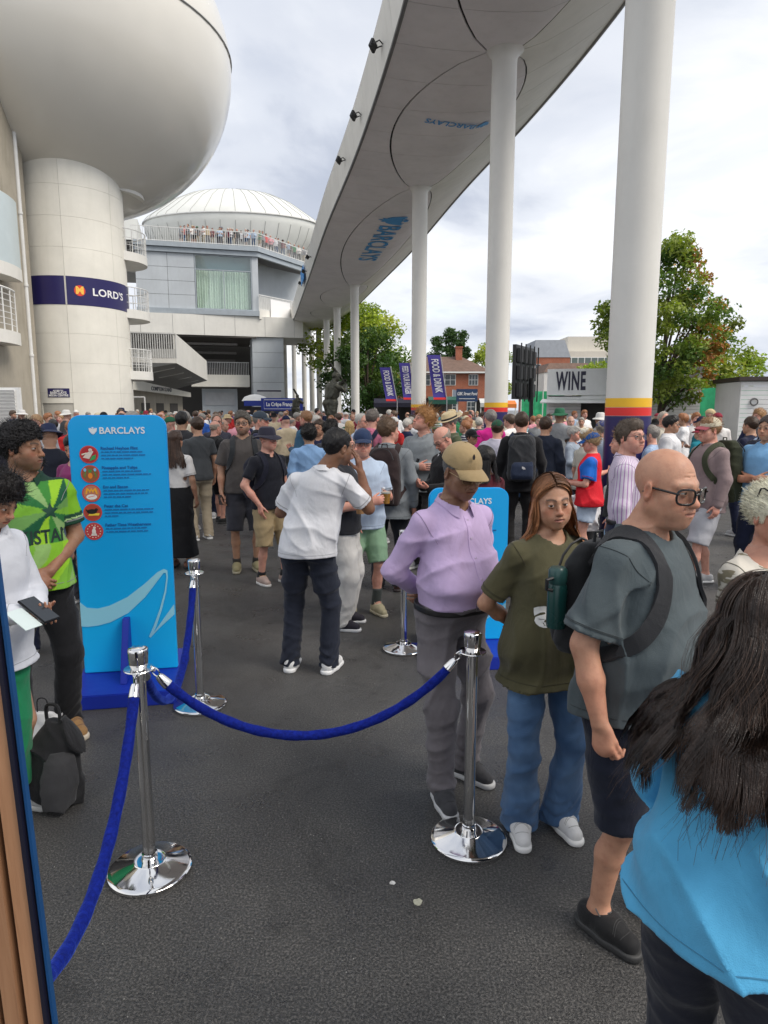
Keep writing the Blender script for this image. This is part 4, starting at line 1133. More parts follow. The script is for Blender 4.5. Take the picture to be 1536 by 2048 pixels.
M_white = concrete('white_cladding', (.76, .745, .695)); M_cream = concrete('cream_panel', (.78, .755, .675)); M_soffit = concrete('soffit_panel', (.90, .865, .865))
M_grey = concrete('grey_cladding', (.50, .535, .565)); M_grey2 = paint('grey_ledge', (.36, .405, .445), .45); M_conc = concrete('raw_concrete', (.40, .36, .29), 1.2, .18)
M_dark = flat('dark_gap', (.012, .012, .013), .8); M_pod = paint('pod_paint', (.70, .675, .61), .22, .05, .25, coat=.3)
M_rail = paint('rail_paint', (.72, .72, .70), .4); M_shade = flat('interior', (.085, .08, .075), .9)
M_navy = paint('navy_vinyl', (.020, .016, .10), .35, .05); M_red = paint('red_vinyl', (.72, .03, .025), .4, .05); M_yel = paint('yellow_vinyl', (.86, .50, .02), .4, .05)
M_let = flat('white_letter', (.82, .82, .82), .5); M_roofw = paint('tensile_white', (.68, .69, .655), .5, .06, .8)

# ------------------------------------------------------------------ ground
mb = MB(); n = 24
for i in range(n):
    for j in range(n):
        x0, x1 = -300+600*i/n, -300+600*(i+1)/n; y0, y1 = -150+600*j/n, -150+600*(j+1)/n
        mb.poly([(x0, y0, 0), (x1, y0, 0), (x1, y1, 0), (x0, y1, 0)])
tag(mb.build('ground', asphalt()), kind='structure')
def blot(name, label, x, y, r, seed, c):
    rn = random.Random(seed); mb = MB(); k = 14
    mb.prism([(x+math.cos(2*PI*i/k)*r*rn.uniform(.75, 1.15), y+math.sin(2*PI*i/k)*r*rn.uniform(.75, 1.15)) for i in range(k)], .001, .004)
    tag(mb.build(name, paint('gum_%d' % seed, c, .7, .3, 60)), label, 'gum')
blot('chewing_gum', 'flattened pale greenish blob of gum on the asphalt, the larger spot before the pole base', .135, 2.42, .020, 1, (.42, .42, .33))
blot('chewing_gum', 'small white fleck on the asphalt near the round chrome base', .035, 2.53, .012, 2, (.6, .6, .58))

# ------------------------------------------------------------------ elevated walkway on columns
def interp(tab, y): return float(np.interp(y, [t[1] for t in tab], [t[0] for t in tab]))
def spline(tab, lo, hi):
    """smooth table x(y)"""
    ys = np.linspace(lo, hi, 400); xs = np.interp(ys, [t[1] for t in tab], [t[0] for t in tab]); k = np.ones(31)/31
    for _ in range(2): xs = np.convolve(np.pad(xs, 15, mode='reflect', reflect_type='odd'), k, 'valid')
    return lambda y: float(np.interp(y, ys, xs))
XL = spline([(1.25, -2), (1.25, 3), (1.15, 8), (.95, 12), (.59, 16), (-.21, 20.85), (-.85, 24.9), (-2.67, 33.9), (-4.68, 45.5), (-8.7, 68.1), (-10.6, 78)], -2, 78)
XR = spline([(6.5, -2), (6.5, 3), (6.45, 10), (6.15, 18.6), (5.02, 26.6), (3.93, 31.9), (1.85, 45.8), (-2.4, 68.3), (-4.2, 78)], -2, 78)
COLS = [(3.45, -1.0), (3.36, 9.4), (2.91, 17.76), (1.41, 27.98), (-2.07, 49.18), (-4.02, 59.7), (-5.59, 67.7), (-7.13, 75.7)]
XC = spline(COLS+[(-7.7, 78)], -2, 78)
ZS = 10.4
def zsof(x, y):
    l, c, r = XL(y), XC(y), XR(y)
    if x <= c: t = (c-x)/(c-l); return ZS+.22*t*t
    t = (x-c)/(r-c); return ZS+1.6*max(t-.12, 0)**1.3/(.88**1.3)
walk = empty('elevated_walkway', (0, 0, 0)); tag(walk, 'long curving white walkway raised on tall round columns', 'walkway')
ys = np.linspace(-2, 78, 61)
mb = MB()   # dark body behind the panel joints, deck and parapets
def sheet(fa, fb, dz=0, nx=1):
    for i in range(len(ys)-1):
        for k in range(nx):
            P = []
            for y, t in ((ys[i], k/nx), (ys[i], (k+1)/nx), (ys[i+1], (k+1)/nx), (ys[i+1], k/nx)):
                a, b = fa(y), fb(y); x = a+(b-a)*t; P.append((x, y, zsof(x, y)+dz))
            mb.poly(P)
sheet(lambda y: XL(y)+.03, lambda y: XR(y)-.03, .06, 8)
for i in range(len(ys)-1):
    y0, y1 = ys[i], ys[i+1]; mb.poly([(XL(y0), y0, 12.0), (XR(y0)-.05, y0, 12.0), (XR(y1)-.05, y1, 12.0), (XL(y1), y1, 12.0)])
mb.build('deck', M_dark, walk)
def panel(name, f, y0, y1, nx, mat, drop=0.0):
    """one soffit panel between x = f(y)[0..1], thin box following the hull"""
    mb = MB(); ny = 3; top = []; bot = []
    for j in range(ny+1):
        y = y0+(y1-y0)*j/ny; a, b = f(y)
        for i in range(nx+1):
            x = a+(b-a)*i/nx; z = zsof(x, y)-drop; bot.append((x, y, z)); top.append((x, y, z+.045))
    w = nx+1; fs = []
    for j in range(ny):
        for i in range(nx): a = j*w+i; fs.append((a, a+w, a+w+1, a+1)); a += len(bot); fs.append((a, a+1, a+w+1, a+w))
    nb = len(bot)
    for j in range(ny):
        for i in (0, nx): a = j*w+i; fs.append((a, a+w, a+w+nb, a+nb))
    for i in range(nx):
        for j in (0, ny): a = j*w+i; fs.append((a, a+1, a+1+nb, a+nb))
    mb.faces(bot+top, fs); me = mb.mesh(name, mat, True); return add_mesh(name, me, walk)
for bi in range(len(COLS)-1):
    ya, yb = COLS[bi][1], COLS[bi+1][1]; ns = max(4, round((yb-ya)/1.75))
    if ya > 55: ns = 4
    def al(y, s):
        p = (y-ya)/(yb-ya); return (1.62 if s < 0 else 1.25)*(max(math.sin(PI*p**.88), 0)**.75)
    for k in range(ns):
        y0 = ya+(yb-ya)*k/ns+.010; y1 = ya+(yb-ya)*(k+1)/ns-.010
        if y1 < -1.9: continue
        y0 = max(y0, -1.9)
        skew = .0
        panel('soffit_panel', lambda y: (XL(y)+.02, XC(y)-.32-al(y, -1)), y0, y1, 3, M_soffit)
        panel('soffit_panel', lambda y: (XC(y)-.26-al(y, -1), XC(y)+.27+al(y, 1)), y0, y1, 4, M_soffit, -.004)
        panel('wing_panel', lambda y: (XC(y)+.31+al(y, 1), XR(y)-.02), y0, y1, 4, M_cream)
# left parapet: fascia panels leaning outward, gutter at their foot, coping; right edge trim
fy = np.linspace(-2, 78, 33)
for i in range(len(fy)-1):
    y0, y1 = fy[i]+.012, fy[i+1]-.012; mb = MB(); P = []
    for (o, z) in ((0, 10.68), (.14, 10.68), (.0, 12.05), (-.12, 12.05)):
        pass
    mb.hexa([(XL(y0)-.0, y0, 10.70), (XL(y0)+.12, y0, 10.70), (XL(y1)+.12, y1, 10.70), (XL(y1), y1, 10.70), (XL(y0)-.16, y0, 12.05), (XL(y0)-.04, y0, 12.05), (XL(y1)-.04, y1, 12.05), (XL(y1)-.16, y1, 12.05)])
    mb.build('fascia_panel', M_white, walk)
mb = MB(); mb.tube([(XL(y)-.02, y, 10.655) for y in ys], .055, 8); mb.build('gutter', paint('gutter_grey', (.14, .14, .14), .4), walk, True)
mb = MB(); mb.tube([(XL(y)-.11, y, 12.08) for y in ys], .05, 8); mb.build('coping', M_rail, walk, True)
mb = MB(); mb.tube([(XR(y)+.02, y, ZS+1.62) for y in ys], .07, 8); mb.build('edge_trim', paint('trim_grey', (.30, .30, .29), .4), walk, True)
mb = MB()
for y in np.arange(-1, 77, 1.6): mb.bar((XR(y)+.05, y, 12.0), (XR(y)+.05, y, 13.05), .05, .05)
mb.tube([(XR(y)+.05, y, 13.08) for y in ys], .04, 8); mb.build('handrail', M_rail, walk, True)
for i, (x, y) in enumerate(COLS):
    names = ['behind the camera side', 'thick column with yellow, red and navy bands beside the leafy tree', 'tall white column with yellow, red and navy bands behind the backpackers', 'white column with yellow and red bands beside the purple flags', 'slim white column in front of the green trees', 'white column just beyond the bronze batsman', 'distant white column, second before the grey building', 'farthest white column beside the grey clad pier']
    if i == 0: continue
    e = empty('column', (x, y, 0)); tag(e, names[i], 'column', 'columns under the walkway')
    mb = MB(); mb.lathe([(.30, 0), (.30, ZS-.25), (.315, ZS-.12), (.40, ZS-.02), (.46, ZS+.03)], n=40); mb.build('shaft', M_white, e, True)
    if i <= 3:
        for nm, z0, z1, m in (('navy_wrap', 0, 1.835, M_navy), ('red_wrap', 1.84, 1.95, M_red), ('yellow_wrap', 1.955, 2.075, M_yel)):
            mb = MB(); mb.lathe([(.304, z0), (.304, z1)], n=40); mb.build(nm, m, e, True)
for od, x, y in (('first', -8.6, 82), ('second', -10.2, 88), ('last', -12, 92), ('slimmest', -11.4, 79)):
    e = empty('column', (x, y, 0)); tag(e, od+' white column in the row receding behind the grey clad pier', 'column', 'columns under the walkway')
    mb = MB(); mb.lathe([(.30, 0), (.30, 10.2), (.4, 10.35)], n=20); mb.build('shaft', M_white, e, True)
# floodlights along the left edge
LAMPS = [19.3, 23.6, 27.6, 44.5, 49, 53.5]
M_blk = flat('black_metal', (.015, .015, .016), .4)
for i, y in enumerate(LAMPS):
    x = XL(y); e = empty('floodlight', (x-.16, y, 11.25)); tag(e, ['black floodlight on the walkway edge, nearest the top of the picture', 'black floodlight on the walkway edge, second from the top', 'black floodlight on the walkway edge, third from the top', 'small distant floodlight above the blue banner', 'small distant floodlight beside the blue banner', 'small distant floodlight below the blue banner'][i], 'floodlight', 'floodlights along the walkway edge')
    mb = MB(); M = Matrix.Rotation(R_(25), 4, 'Y') @ Matrix.Rotation(R_(-20), 4, 'Z'); mb.cbox((-.20, 0, 0), (.09, .32, .22), M); mb.build('lamp_head', M_blk, e, bevel=.015)
    mb = MB(); mb.tube([(-.16, -.16, .02), (.0, -.16, .1), (.12, 0, .05), (.0, .16, .1), (-.16, .16, .02)], .018, 6); mb.tube([(.12, 0, .05), (.16, 0, -.38)], .02, 6); mb.build('bracket', M_blk, e, True)
mb = MB(); mb.hexa([(XL(50)-.24, 50, 11.0), (XL(50)-.20, 50, 11.0), (XL(53)-.20, 53, 11.0), (XL(53)-.24, 53, 11.0), (XL(50)-.28, 50, 11.95), (XL(50)-.24, 50, 11.95), (XL(53)-.24, 53, 11.95), (XL(53)-.28, 53, 11.95)])
tag(mb.build('banner', paint('sky_vinyl', (.02, .28, .75), .5)), 'small sky blue banner on the far end of the walkway edge', 'banner')
# eagle emblem (flat polygons, unit size)
def eagle(s=1.0, ox=0, oy=0):
    P = [[(-.10, .50), (.06, .50), (.10, .40), (.02, .34), (.06, .24), (-.06, .24), (-.10, .36), (-.2, .38)],
         [(-.50, .36), (-.42, .40), (-.34, .30), (-.28, .42), (-.20, .28), (-.10, .30), (.10, .30), (.20, .28), (.28, .42), (.34, .30), (.42, .40), (.50, .36), (.48, .10), (.40, -.10), (.28, -.22), (.18, -.26), (.24, -.40), (.08, -.34), (0, -.52), (-.08, -.34), (-.24, -.40), (-.18, -.26), (-.28, -.22), (-.40, -.10), (-.48, .10)]]
    return [[(ox+x*s, oy+y*s) for x, y in p][::-1] for p in P]
M_blue = flat('logo_blue', (.05, .36, .78), .5)
def soffit_sign(o, e, size, total):
    o = Vector((o[0], o[1], 0)); e = Vector((e[0], e[1], 0)); x = (e-o).normalized(); y = Vector((-x.y, x.x, 0))*-1
    def fn(c):
        p = o+x*c.x+y*c.y; return (p.x, p.y, zsof(p.x, p.y)-.012)
    grp = empty('soffit_sign', (0, 0, 0)); tag(grp, 'blue emblem and bank name printed %s' % ('large along the soffit between two columns' if total > 4 else 'upside down on the near soffit panel'), 'sign')
    Le = total
    lettering('letters', 'BARCLAYS', size, M_blue, None, grp, 0, size*.018, 'LEFT', 1.0, (Le-size*1.15)/(size*5.35), lambda c: fn(Vector((c.x+size*1.05, c.y, 0))))
    shape2d('emblem', eagle(size*.95, size*.45, 0), M_blue, None, grp, .004, lambda a, b, z: fn(Vector((a, b, 0)))[:2]+(fn(Vector((a, b, 0)))[2]-z,))
soffit_sign((3.22, 22.25), (1.0, 21.62), .42, 2.3)
soffit_sign((.55, 31.9), (-1.35, 42.6), 1.45, 10.4)

# ------------------------------------------------------------------ media-centre tower and pod (left)
TC = (-15.2, 34.3); TR = 2.5
tower = empty('concrete_tower', (TC[0], TC[1], 0)); tag(tower, 'round cream panelled tower carrying the white pod', 'tower')
mb = MB(); mb.lathe([(TR-.03, 0), (TR-.03, 13.6)], n=64); mb.build('core', paint('joint_grey2', (.50, .48, .43), .7), tower, True)
rows = [0, 1.35, 2.63, 3.99, 5.32, 6.60, 7.86, 9.12, 10.45, 11.8, 13.2]
seams = [R_(a) for a in (-202, -118, -73.5, -20, 40, 100, 158)]
def arc_box(name, mat, r0, r1, a0, a1, z0, z1, parent, c=(0, 0), n=10, smooth=True):
    mb = MB(); V = []
    for i in range(n+1):
        a = a0+(a1-a0)*i/n
        for r, z in ((r0, z0), (r1, z0), (r1, z1), (r0, z1)): V.append((c[0]+math.cos(a)*r, c[1]+math.sin(a)*r, z))
    F = []
    for i in range(n):
        for k in range(4): F.append((i*4+k, i*4+(k+1) % 4, i*4+4+(k+1) % 4, i*4+4+k))
    F += [(0, 1, 2, 3), (n*4+3, n*4+2, n*4+1, n*4)]; mb.faces(V, F); return mb.build(name, mat, parent, smooth)
for ri in range(len(rows)-1):
    for si in range(len(seams)-1):
        a0, a1 = seams[si]+.0022, seams[si+1]-.0022; z0, z1 = rows[ri]+.004, rows[ri+1]-.004
        if ri == 0 and si in (1,):   # doorway with lintel
            arc_box('cladding_panel', M_cream, TR-.04, TR, a0, a0+.18, z0, z1+.9, tower); continue
        if ri == 1 and si == 1: z0 = 2.15
        arc_box('cladding_panel', M_cream, TR-.04, TR, a0, a1, z0, z1, tower)
        if ri == 5 and si in (1, 2): arc_box('navy_band', M_navy, TR-.01, TR+.012, a0+.012, a1-.012 if si == 1 else R_(38), 6.60, 7.86, tower, n=16)
def on_tower(a_mid, z_mid, rr):
    def fn(c): a = a_mid+c.x/rr; return (math.cos(a)*rr, math.sin(a)*rr, z_mid+c.y)
    return fn
lettering('sign_letters', "LORD'S", .46, M_let, None, tower, 0, .010, 'CENTER', 1.05, 1.15, on_tower(R_(-27), 7.22, TR+.022))
fnb = on_tower(R_(-60), 7.24, TR+.020)
mb = MB(); mb.prism([(math.cos(a)*.24, math.sin(a)*.24) for a in np.linspace(0, 2*PI, 24)[:-1]], 0, .004, lambda x, y, z: fnb(Vector((x, y, 0)))); mb.build('emblem_disc', flat('emblem_red', (.75, .06, .03), .5), tower)
fnb2 = on_tower(R_(-60), 7.24, TR+.032)
lettering('emblem_letter', 'M', .46, flat('emblem_gold', (.95, .55, .08), .5), None, tower, 0, .02, 'CENTER', 1, 1, fnb2)
fnd = on_tower(R_(-88), 2.62, TR+.012)
arc_box('door_sign', M_navy, TR-.005, TR+.016, R_(-88)-.2, R_(-88)+.2, 2.42, 2.83, tower)
fnd2 = on_tower(R_(-88), 2.62, TR+.03)
for t_, y_, s_ in (('ACCESS TO', .10, .09), ('BARCLAYS', .0, .16), ('MEDIA CENTRE', -.12, .13)): lettering('door_sign_letters', t_, s_, M_let, None, tower, 0, .004, 'CENTER', 1, 1, (lambda y_: lambda c: fnd2(Vector((c.x, c.y+y_, 0))))(y_))
# curved landings behind the tower, seen on its right side
for z in (3.35, 6.35, 9.1, 12.3):
    arc_box('landing', M_white, .6, 1.75, R_(-80), R_(110), z, z+.42, tower, (1.35, 1.5), 16)
    if z < 12:
        mb = MB()
        for a in np.linspace(R_(-80), R_(100), 16): p = (1.35+math.cos(a)*1.7, 1.5+math.sin(a)*1.7); mb.tube([(p[0], p[1], z+.42), (p[0], p[1], z+1.5)], .022, 5)
        for zz in (.75, 1.1, 1.5): mb.tube([(1.35+math.cos(a)*1.7, 1.5+math.sin(a)*1.7, z+zz) for a in np.linspace(R_(-80), R_(100), 24)], .025 if zz > 1.4 else .014, 6)
        mb.build('landing_rail', M_rail, tower, True)
# the pod: rounded hull, longer toward the left
PC = Vector((-16.1, 36.4, 19.0)); pod = empty('media_pod', PC); tag(pod, 'huge glossy white rounded pod overhanging the top of the tower', 'building')
V = []; Q = []; nu, nv = 72, 40
for j in range(nv+1):
    ph = -PI/2+PI*j/nv
    for i in range(nu):
        th = 2*PI*i/nu; dx = math.cos(ph)*math.cos(th); dy = math.cos(ph)*math.sin(th); dz = math.sin(ph)
        V.append((dx*(8.35 if dx > 0 else 19), dy*8.35, dz*7.5))
for j in range(nv):
    for i in range(nu): Q.append((j*nu+i, j*nu+(i+1) % nu, (j+1)*nu+(i+1) % nu, (j+1)*nu+i))
ang = .35; V = np.array(V); V = np.stack([V[:, 0]*math.cos(ang)+V[:, 1]*math.sin(ang), -V[:, 0]*math.sin(ang)+V[:, 1]*math.cos(ang), V[:, 2]], 1)
add_mesh('hull', np_mesh('hull', V, Q, None, M_pod, True), pod)
mb = MB()
mb.tube([(x*math.cos(ang)+y*math.sin(ang), -x*math.sin(ang)+y*math.cos(ang), z) for x, y, z in [(math.cos(t)*(8.38 if math.cos(t) > 0 else 19.05)*math.cos(.06), math.sin(t)*8.38*math.cos(.06), 7.5*math.sin(.06)) for t in np.linspace(0, 2*PI, 90)]], .035, 6); mb.build('seam', paint('seam_grey', (.35, .35, .34), .5), pod, True)

# ------------------------------------------------------------------ stand at the far left edge
ls = empty('side_stand', (0, 0, 0)); tag(ls, 'beige concrete stand wall with curved balconies at the picture edge', 'building')
p0 = at(20, 700, 27.5); p1 = at(62, 700, 31.0)
mb = MB(); mb.hexa([(-30, 25.0, 0), (p0.x-.6, 26.6, 0), (p1.x, 31.5, 0), (-30, 33, 0), (-30, 25.0, 16), (p0.x-.6, 26.6, 16), (p1.x, 31.5, 16), (-30, 33, 16)]); mb.build('wall', M_conc, ls)
mb = MB(); mb.tube([(p1.x+.10, 30.8, 0), (p1.x+.10, 30.8, 22)], .085, 10); mb.build('drain_pipe', M_rail, ls, True)
mb = MB()
for z in (1.2, 4.2, 7.2, 10.2): mb.tube([(p1.x+.10, 30.8, z), (p1.x+.10, 30.8, z+.10)], .11, 10)
mb.build('pipe_clip', M_rail, ls, True)
def balcony(u0, u1, vt, vb, Y, glassy):
    a, b = at(u0, vb, Y+2.5), at(u1, vb, Y+3.6); zt = at(u1, vt, Y+2.5).z; c = (b.x-4.2, Y+3.2)
    arc_box('balcony_slab', M_white, 3.2, 4.2, R_(-120), R_(20), a.z, a.z+.5, ls, c, 20)
    if glassy: arc_box('balcony_screen', paint('pale_screen', (.52, .60, .62), .35, .05), 4.12, 4.18, R_(-120), R_(20), a.z+.5, zt, ls, c, 20)
    mb = MB()
    for an in np.linspace(R_(-118), R_(18), 16): mb.tube([(c[0]+math.cos(an)*4.1, c[1]+math.sin(an)*4.1, a.z+.5), (c[0]+math.cos(an)*4.1, c[1]+math.sin(an)*4.1, zt)], .03, 6)
    for f in np.linspace(.15, 1, 7): mb.tube([(c[0]+math.cos(an)*4.1, c[1]+math.sin(an)*4.1, a.z+.5+(zt-a.z-.5)*f) for an in np.linspace(R_(-118), R_(18), 24)], .045 if f == 1 else .016, 6)
    mb.build('balcony_rail', M_rail, ls, True)
balcony(0, 30, 372, 545, 24.5, True); balcony(0, 28, 566, 682, 24.0, False)
e0 = at(0, 772, 24); e1 = at(38, 772, 24.0)
mb = MB(); mb.box((e1.x-3, 24.0, 0), (e1.x, 24.12, e1.z-.05)); mb.build('shutter_frame', M_rail, ls)
for k in range(22):
    z = .05+k*.12
    if z > e1.z-.2: break
    mb = MB(); mb.hexa([(e1.x-2.9, 23.96, z), (e1.x-.14, 23.96, z), (e1.x-.14, 23.99, z+.02), (e1.x-2.9, 23.99, z+.02), (e1.x-2.9, 23.90, z+.10), (e1.x-.14, 23.90, z+.10), (e1.x-.14, 23.99, z+.11), (e1.x-2.9, 23.99, z+.11)]); mb.build('shutter_slat', M_rail, ls)

# ------------------------------------------------------------------ central stand: grey clad box, white ovoid roof, terraces
xw0, xw1 = 5.35, 10.75; A0 = Vector((-23.3, 66, 0)); B0 = Vector((-12.35, 69, 0)); fx = (B0-A0).normalized(); fyv = Vector((-fx.y, fx.x, 0)); FW = (B0-A0).length
def FP(x, z, d=0): return A0+fx*x-fyv*d+Vector((0, 0, z))       # d > 0 toward the viewer
st = empty('grandstand', (0, 0, 0)); tag(st, 'grey clad grandstand block with green curtained window under the ovoid roof', 'building')
def fbox(name, x0, x1, z0, z1, d0, d1, mat, parent=st):
    mb = MB(); mb.hexa([FP(x0, z0, d1), FP(x1, z0, d1), FP(x1, z0, d0), FP(x0, z0, d0), FP(x0, z1, d1), FP(x1, z1, d1), FP(x1, z1, d0), FP(x0, z1, d0)]); return mb.build(name, mat, parent)
fbox('backing', 0, xw0, 10.8, 17.3, -9, -.08, M_shade); fbox('backing', xw0+.01, FW, 16.5, 17.3, -9, -.08, M_shade); fbox('backing', xw1, FW, 10.8, 16.49, -9, -.08, M_shade)
zz = [11.35, 12.63, 13.90, 15.15, 16.45]
for k in range(4):
    fbox('cladding_panel', .0, 2.85, zz[k]+.015, zz[k+1]-.015, -.06, 0, M_grey); fbox('cladding_panel', 2.88, xw0-.03, zz[k]+.015, zz[k+1]-.015, -.06, 0, M_grey)
fbox('end_post', xw1+.02, FW, 11.35, 16.45, -.06, .02, M_grey)
fbox('lower_ledge', -.05, FW+.02, 10.85, 11.33, -.3, .30, M_grey2); fbox('upper_ledge', -.05, FW, 16.47, 16.90, -.3, .22, M_grey2); fbox('upper_ledge', -.05, FW, 16.93, 17.35, -.3, .42, M_grey2)
# window: frame, panes, curtains behind
wf = fbox('window_frame', xw0, xw1, 11.35, 11.45, -.12, .03, M_grey2)
for x0, x1, z0, z1 in ((xw0, xw0+.10, 11.45, 16.45), (xw1-.10, xw1, 11.45, 16.45), (xw0+.1, xw1-.1, 16.35, 16.45), (xw0+.1, xw1-.1, 15.02, 15.10), ((xw0+xw1)/2-.04, (xw0+xw1)/2+.04, 11.45, 15.02)): fbox('window_bar', x0, x1, z0, z1, -.12, .03, M_grey2, wf)
GL = glass_mat('facade_glass', (.93, .975, .955), .10, .02)
xm = (xw0+xw1)/2
for x0, x1, z0, z1 in ((xw0+.1, xm-.04, 11.45, 15.02), (xm+.04, xw1-.1, 11.45, 15.02), (xw0+.1, xw1-.1, 15.10, 16.35)): fbox('pane', x0, x1, z0, z1, -.07, -.05, GL, wf)
mb = MB(); k = 150; pr = [(xw0+.1+(xw1-xw0-.2)*i/k, .10*math.sin(i*.9)+.05*math.sin(i*.37)) for i in range(k+1)]
for i in range(k): mb.poly([FP(pr[i][0], 11.4, -.45+pr[i][1]), FP(pr[i+1][0], 11.4, -.45+pr[i+1][1]), FP(pr[i+1][0], 15.05, -.45+pr[i+1][1]), FP(pr[i][0], 15.05, -.45+pr[i][1])])
mb.build('curtain', cloth((.82, .88, .80)), st, True)
fbox('room_back', xw0-.1, xw1+.1, 11.35, 16.5, -.95, -.85, flat('room_blue', (.34, .46, .52), .8))
# kinked terrace wing to the right of the block
K = Vector((-8.1, 75.5, 0))
def wing(name, z0, z1, d0, d1, mat, zdrop=0.0, parent=st):
    a = FP(FW, 0, d1); b = K-fyv*d1*.9; c = K-fyv*d0; d = FP(FW, 0, d0); mb = MB(); Zv = lambda v, z: Vector((v.x, v.y, z))
    mb.hexa([Zv(a, z0), Zv(b, z0-zdrop), Zv(c, z0-zdrop), Zv(d, z0), Zv(a, z1), Zv(b, z1-zdrop), Zv(c, z1-zdrop), Zv(d, z1)]); return mb.build(name, mat, parent)
wing('upper_ledge', 16.47, 16.90, -.3, .22, M_grey2, .3); wing('upper_ledge', 16.93, 17.35, -.3, .42, M_grey2, .3)
wing('recess_wall', 13.4, 16.6, -4.0, -3.9, M_grey); wing('recess_wall', 10.8, 13.4, -3.6, -3.5, M_rail); wing('terrace_floor', 10.6, 10.85, -4, .3, M_white); wing('terrace_wall', 10.85, 11.5, .15, .3, M_white)
mb = MB()
for t in np.linspace(0, 1, 34): p = FP(FW, 0, .22)*(1-t)+(K-fyv*.2)*t; mb.bar((p.x, p.y, 11.5), (p.x, p.y, 12.9), .05, .05)
for z in (11.55, 12.9): mb.bar(FP(FW, z, .22), Vector((K.x, K.y, z))-fyv*.2, .07, .07)
tag(mb.build('terrace_railing', M_rail, st), kind='stuff')
p = FP(FW, 0, .35)*.78+K*.22; q = FP(FW, 0, .35)*.40+K*.60
mb = MB(); mb.hexa([(p.x, p.y-.25, 10.9), (q.x, q.y-.25, 10.9), (q.x, q.y-.15, 10.9), (p.x, p.y-.15, 10.9), (p.x, p.y-.25, 12.65), (q.x, q.y-.25, 12.65), (q.x, q.y-.15, 12.65), (p.x, p.y-.15, 12.65)]); mb.build('white_screen', M_let, st)
# top railing along block and wing
mb = MB()
path = [FP(-.2, 0, .25), FP(FW, 0, .25), Vector((K.x, K.y, -.3))-fyv*.2]
for (a, b) in ((path[0], path[1]), (path[1], path[2])):
    n_ = int((b-a).length/.20)
    for i in range(n_):
        p = a+(b-a)*(i/n_); mb.bar((p.x, p.y, 17.35+p.z), (p.x, p.y, 18.65+p.z), .035, .035)
    for z in (17.45, 18.65): mb.bar(a+Vector((0, 0, z)), b+Vector((0, 0, z)), .06, .06)
tag(mb.build('railing_bars', M_rail, st), kind='stuff')
# ovoid roof
orf = empty('ovoid_roof', (-17.5, 82, 0)); tag(orf, 'white ovoid ribbed roof shell rising behind the balcony crowd', 'roof')
mb = MB(); SX, SY = 1.0, .6
up = [(10.15, 22.6), (9.9, 22.95), (9.0, 23.55), (7.0, 24.9), (5.0, 25.75), (3.0, 26.15), (1.2, 26.3), (.05, 26.3)]
mb.lathe(up, n=72, sx=SX, sy=SY); mb.build('upper_shell', M_roofw, orf, True)
mb = MB(); mb.lathe([(7.4, 18.0), (8.6, 19.2), (9.5, 20.6), (9.95, 21.8), (10.05, 22.4), (9.95, 22.62)], n=72, sx=SX, sy=SY); mb.build('lower_bulge', M_roofw, orf, True)
mb = MB(); mb.lathe([(10.0, 22.50), (10.22, 22.53), (10.22, 22.63), (10.0, 22.66)], n=72, sx=SX, sy=SY); mb.build('rim', M_rail, orf, True)
for a in np.linspace(R_(185), R_(355), 19):
    mb = MB(); mb.tube([(math.cos(a)*r*SX, math.sin(a)*r*SY, z+.02) for r, z in up[:-1]], .035, 5); mb.build('rib', paint('rib_grey', (.40, .41, .39), .6), orf, True)
    mb = MB(); mb.tube([(math.cos(a)*(r+.02)*SX, math.sin(a)*(r+.02)*SY, z) for r, z in ((7.4, 18.0), (8.6, 19.2), (9.5, 20.6), (9.95, 21.8))], .03, 5); mb.build('rib', paint('rib_grey', (.40, .41, .39), .6), orf, True)
mb = MB(); V0 = [FP(-6, 17.36, -6), FP(FW, 17.36, -6), FP(FW, 17.36, .1), FP(-6, 17.36, .1)]; mb.poly(V0); mb.poly([FP(FW, 17.36, .1), Vector((K.x, K.y, 17.05)), Vector((K.x-2, K.y+8, 17.05)), FP(FW, 17.36, -6)]); mb.build('roof_terrace', paint('terrace_grey', (.3, .3, .3), .8), st)
fbox('side_rise', -8, .0, 15.5, 20.8, -12, -6.2, M_roofw)
# white link slab below and the dark undercroft
mb = MB(); a, b, c, d = FP(-1.5, 0, .5), Vector((-8.2, 70.2, 0)), Vector((-8.2, 79, 0)), FP(-1.5, 0, -9)
for zlo, zhi, m_, nm in ((8.9, 10.83, M_white, 'link_slab'),):
    mb.hexa([Vector((v.x, v.y, zlo)) for v in (a, b, c, d)]+[Vector((v.x, v.y, zhi)) for v in (a, b, c, d)]); mb.build(nm, m_, st)
mb = MB()
for t in np.linspace(.1, .95, 6): p = a*(1-t)+b*t; mb.bar((p.x, p.y-.01, 8.92), (p.x, p.y-.01, 10.8), .03, .02)
mb.build('slab_joint', paint('joint_grey', (.35, .35, .34), .6), st)
fbox('undercroft_back', -3, 12, 0, 8.9, -11, -10.8, M_shade); fbox('undercroft_ceiling', -2, 11, 8.75, 8.88, -10, .1, flat('ceiling_brown', (.10, .09, .08), .8))
for z, d in ((8.3, -1), (7.6, -3), (7.0, -5.5)): fbox('service_duct', 1.5, 9.2, z-.22, z, d-.25, d, paint('duct', (.16, .15, .14), .5))
for i, x in enumerate((2.6, 4.8, 6.6, 8.2)): fbox('hanging_unit', x, x+.7, 6.1, 6.45, -6.6, -6, paint('unit', (.06, .06, .06), .5))
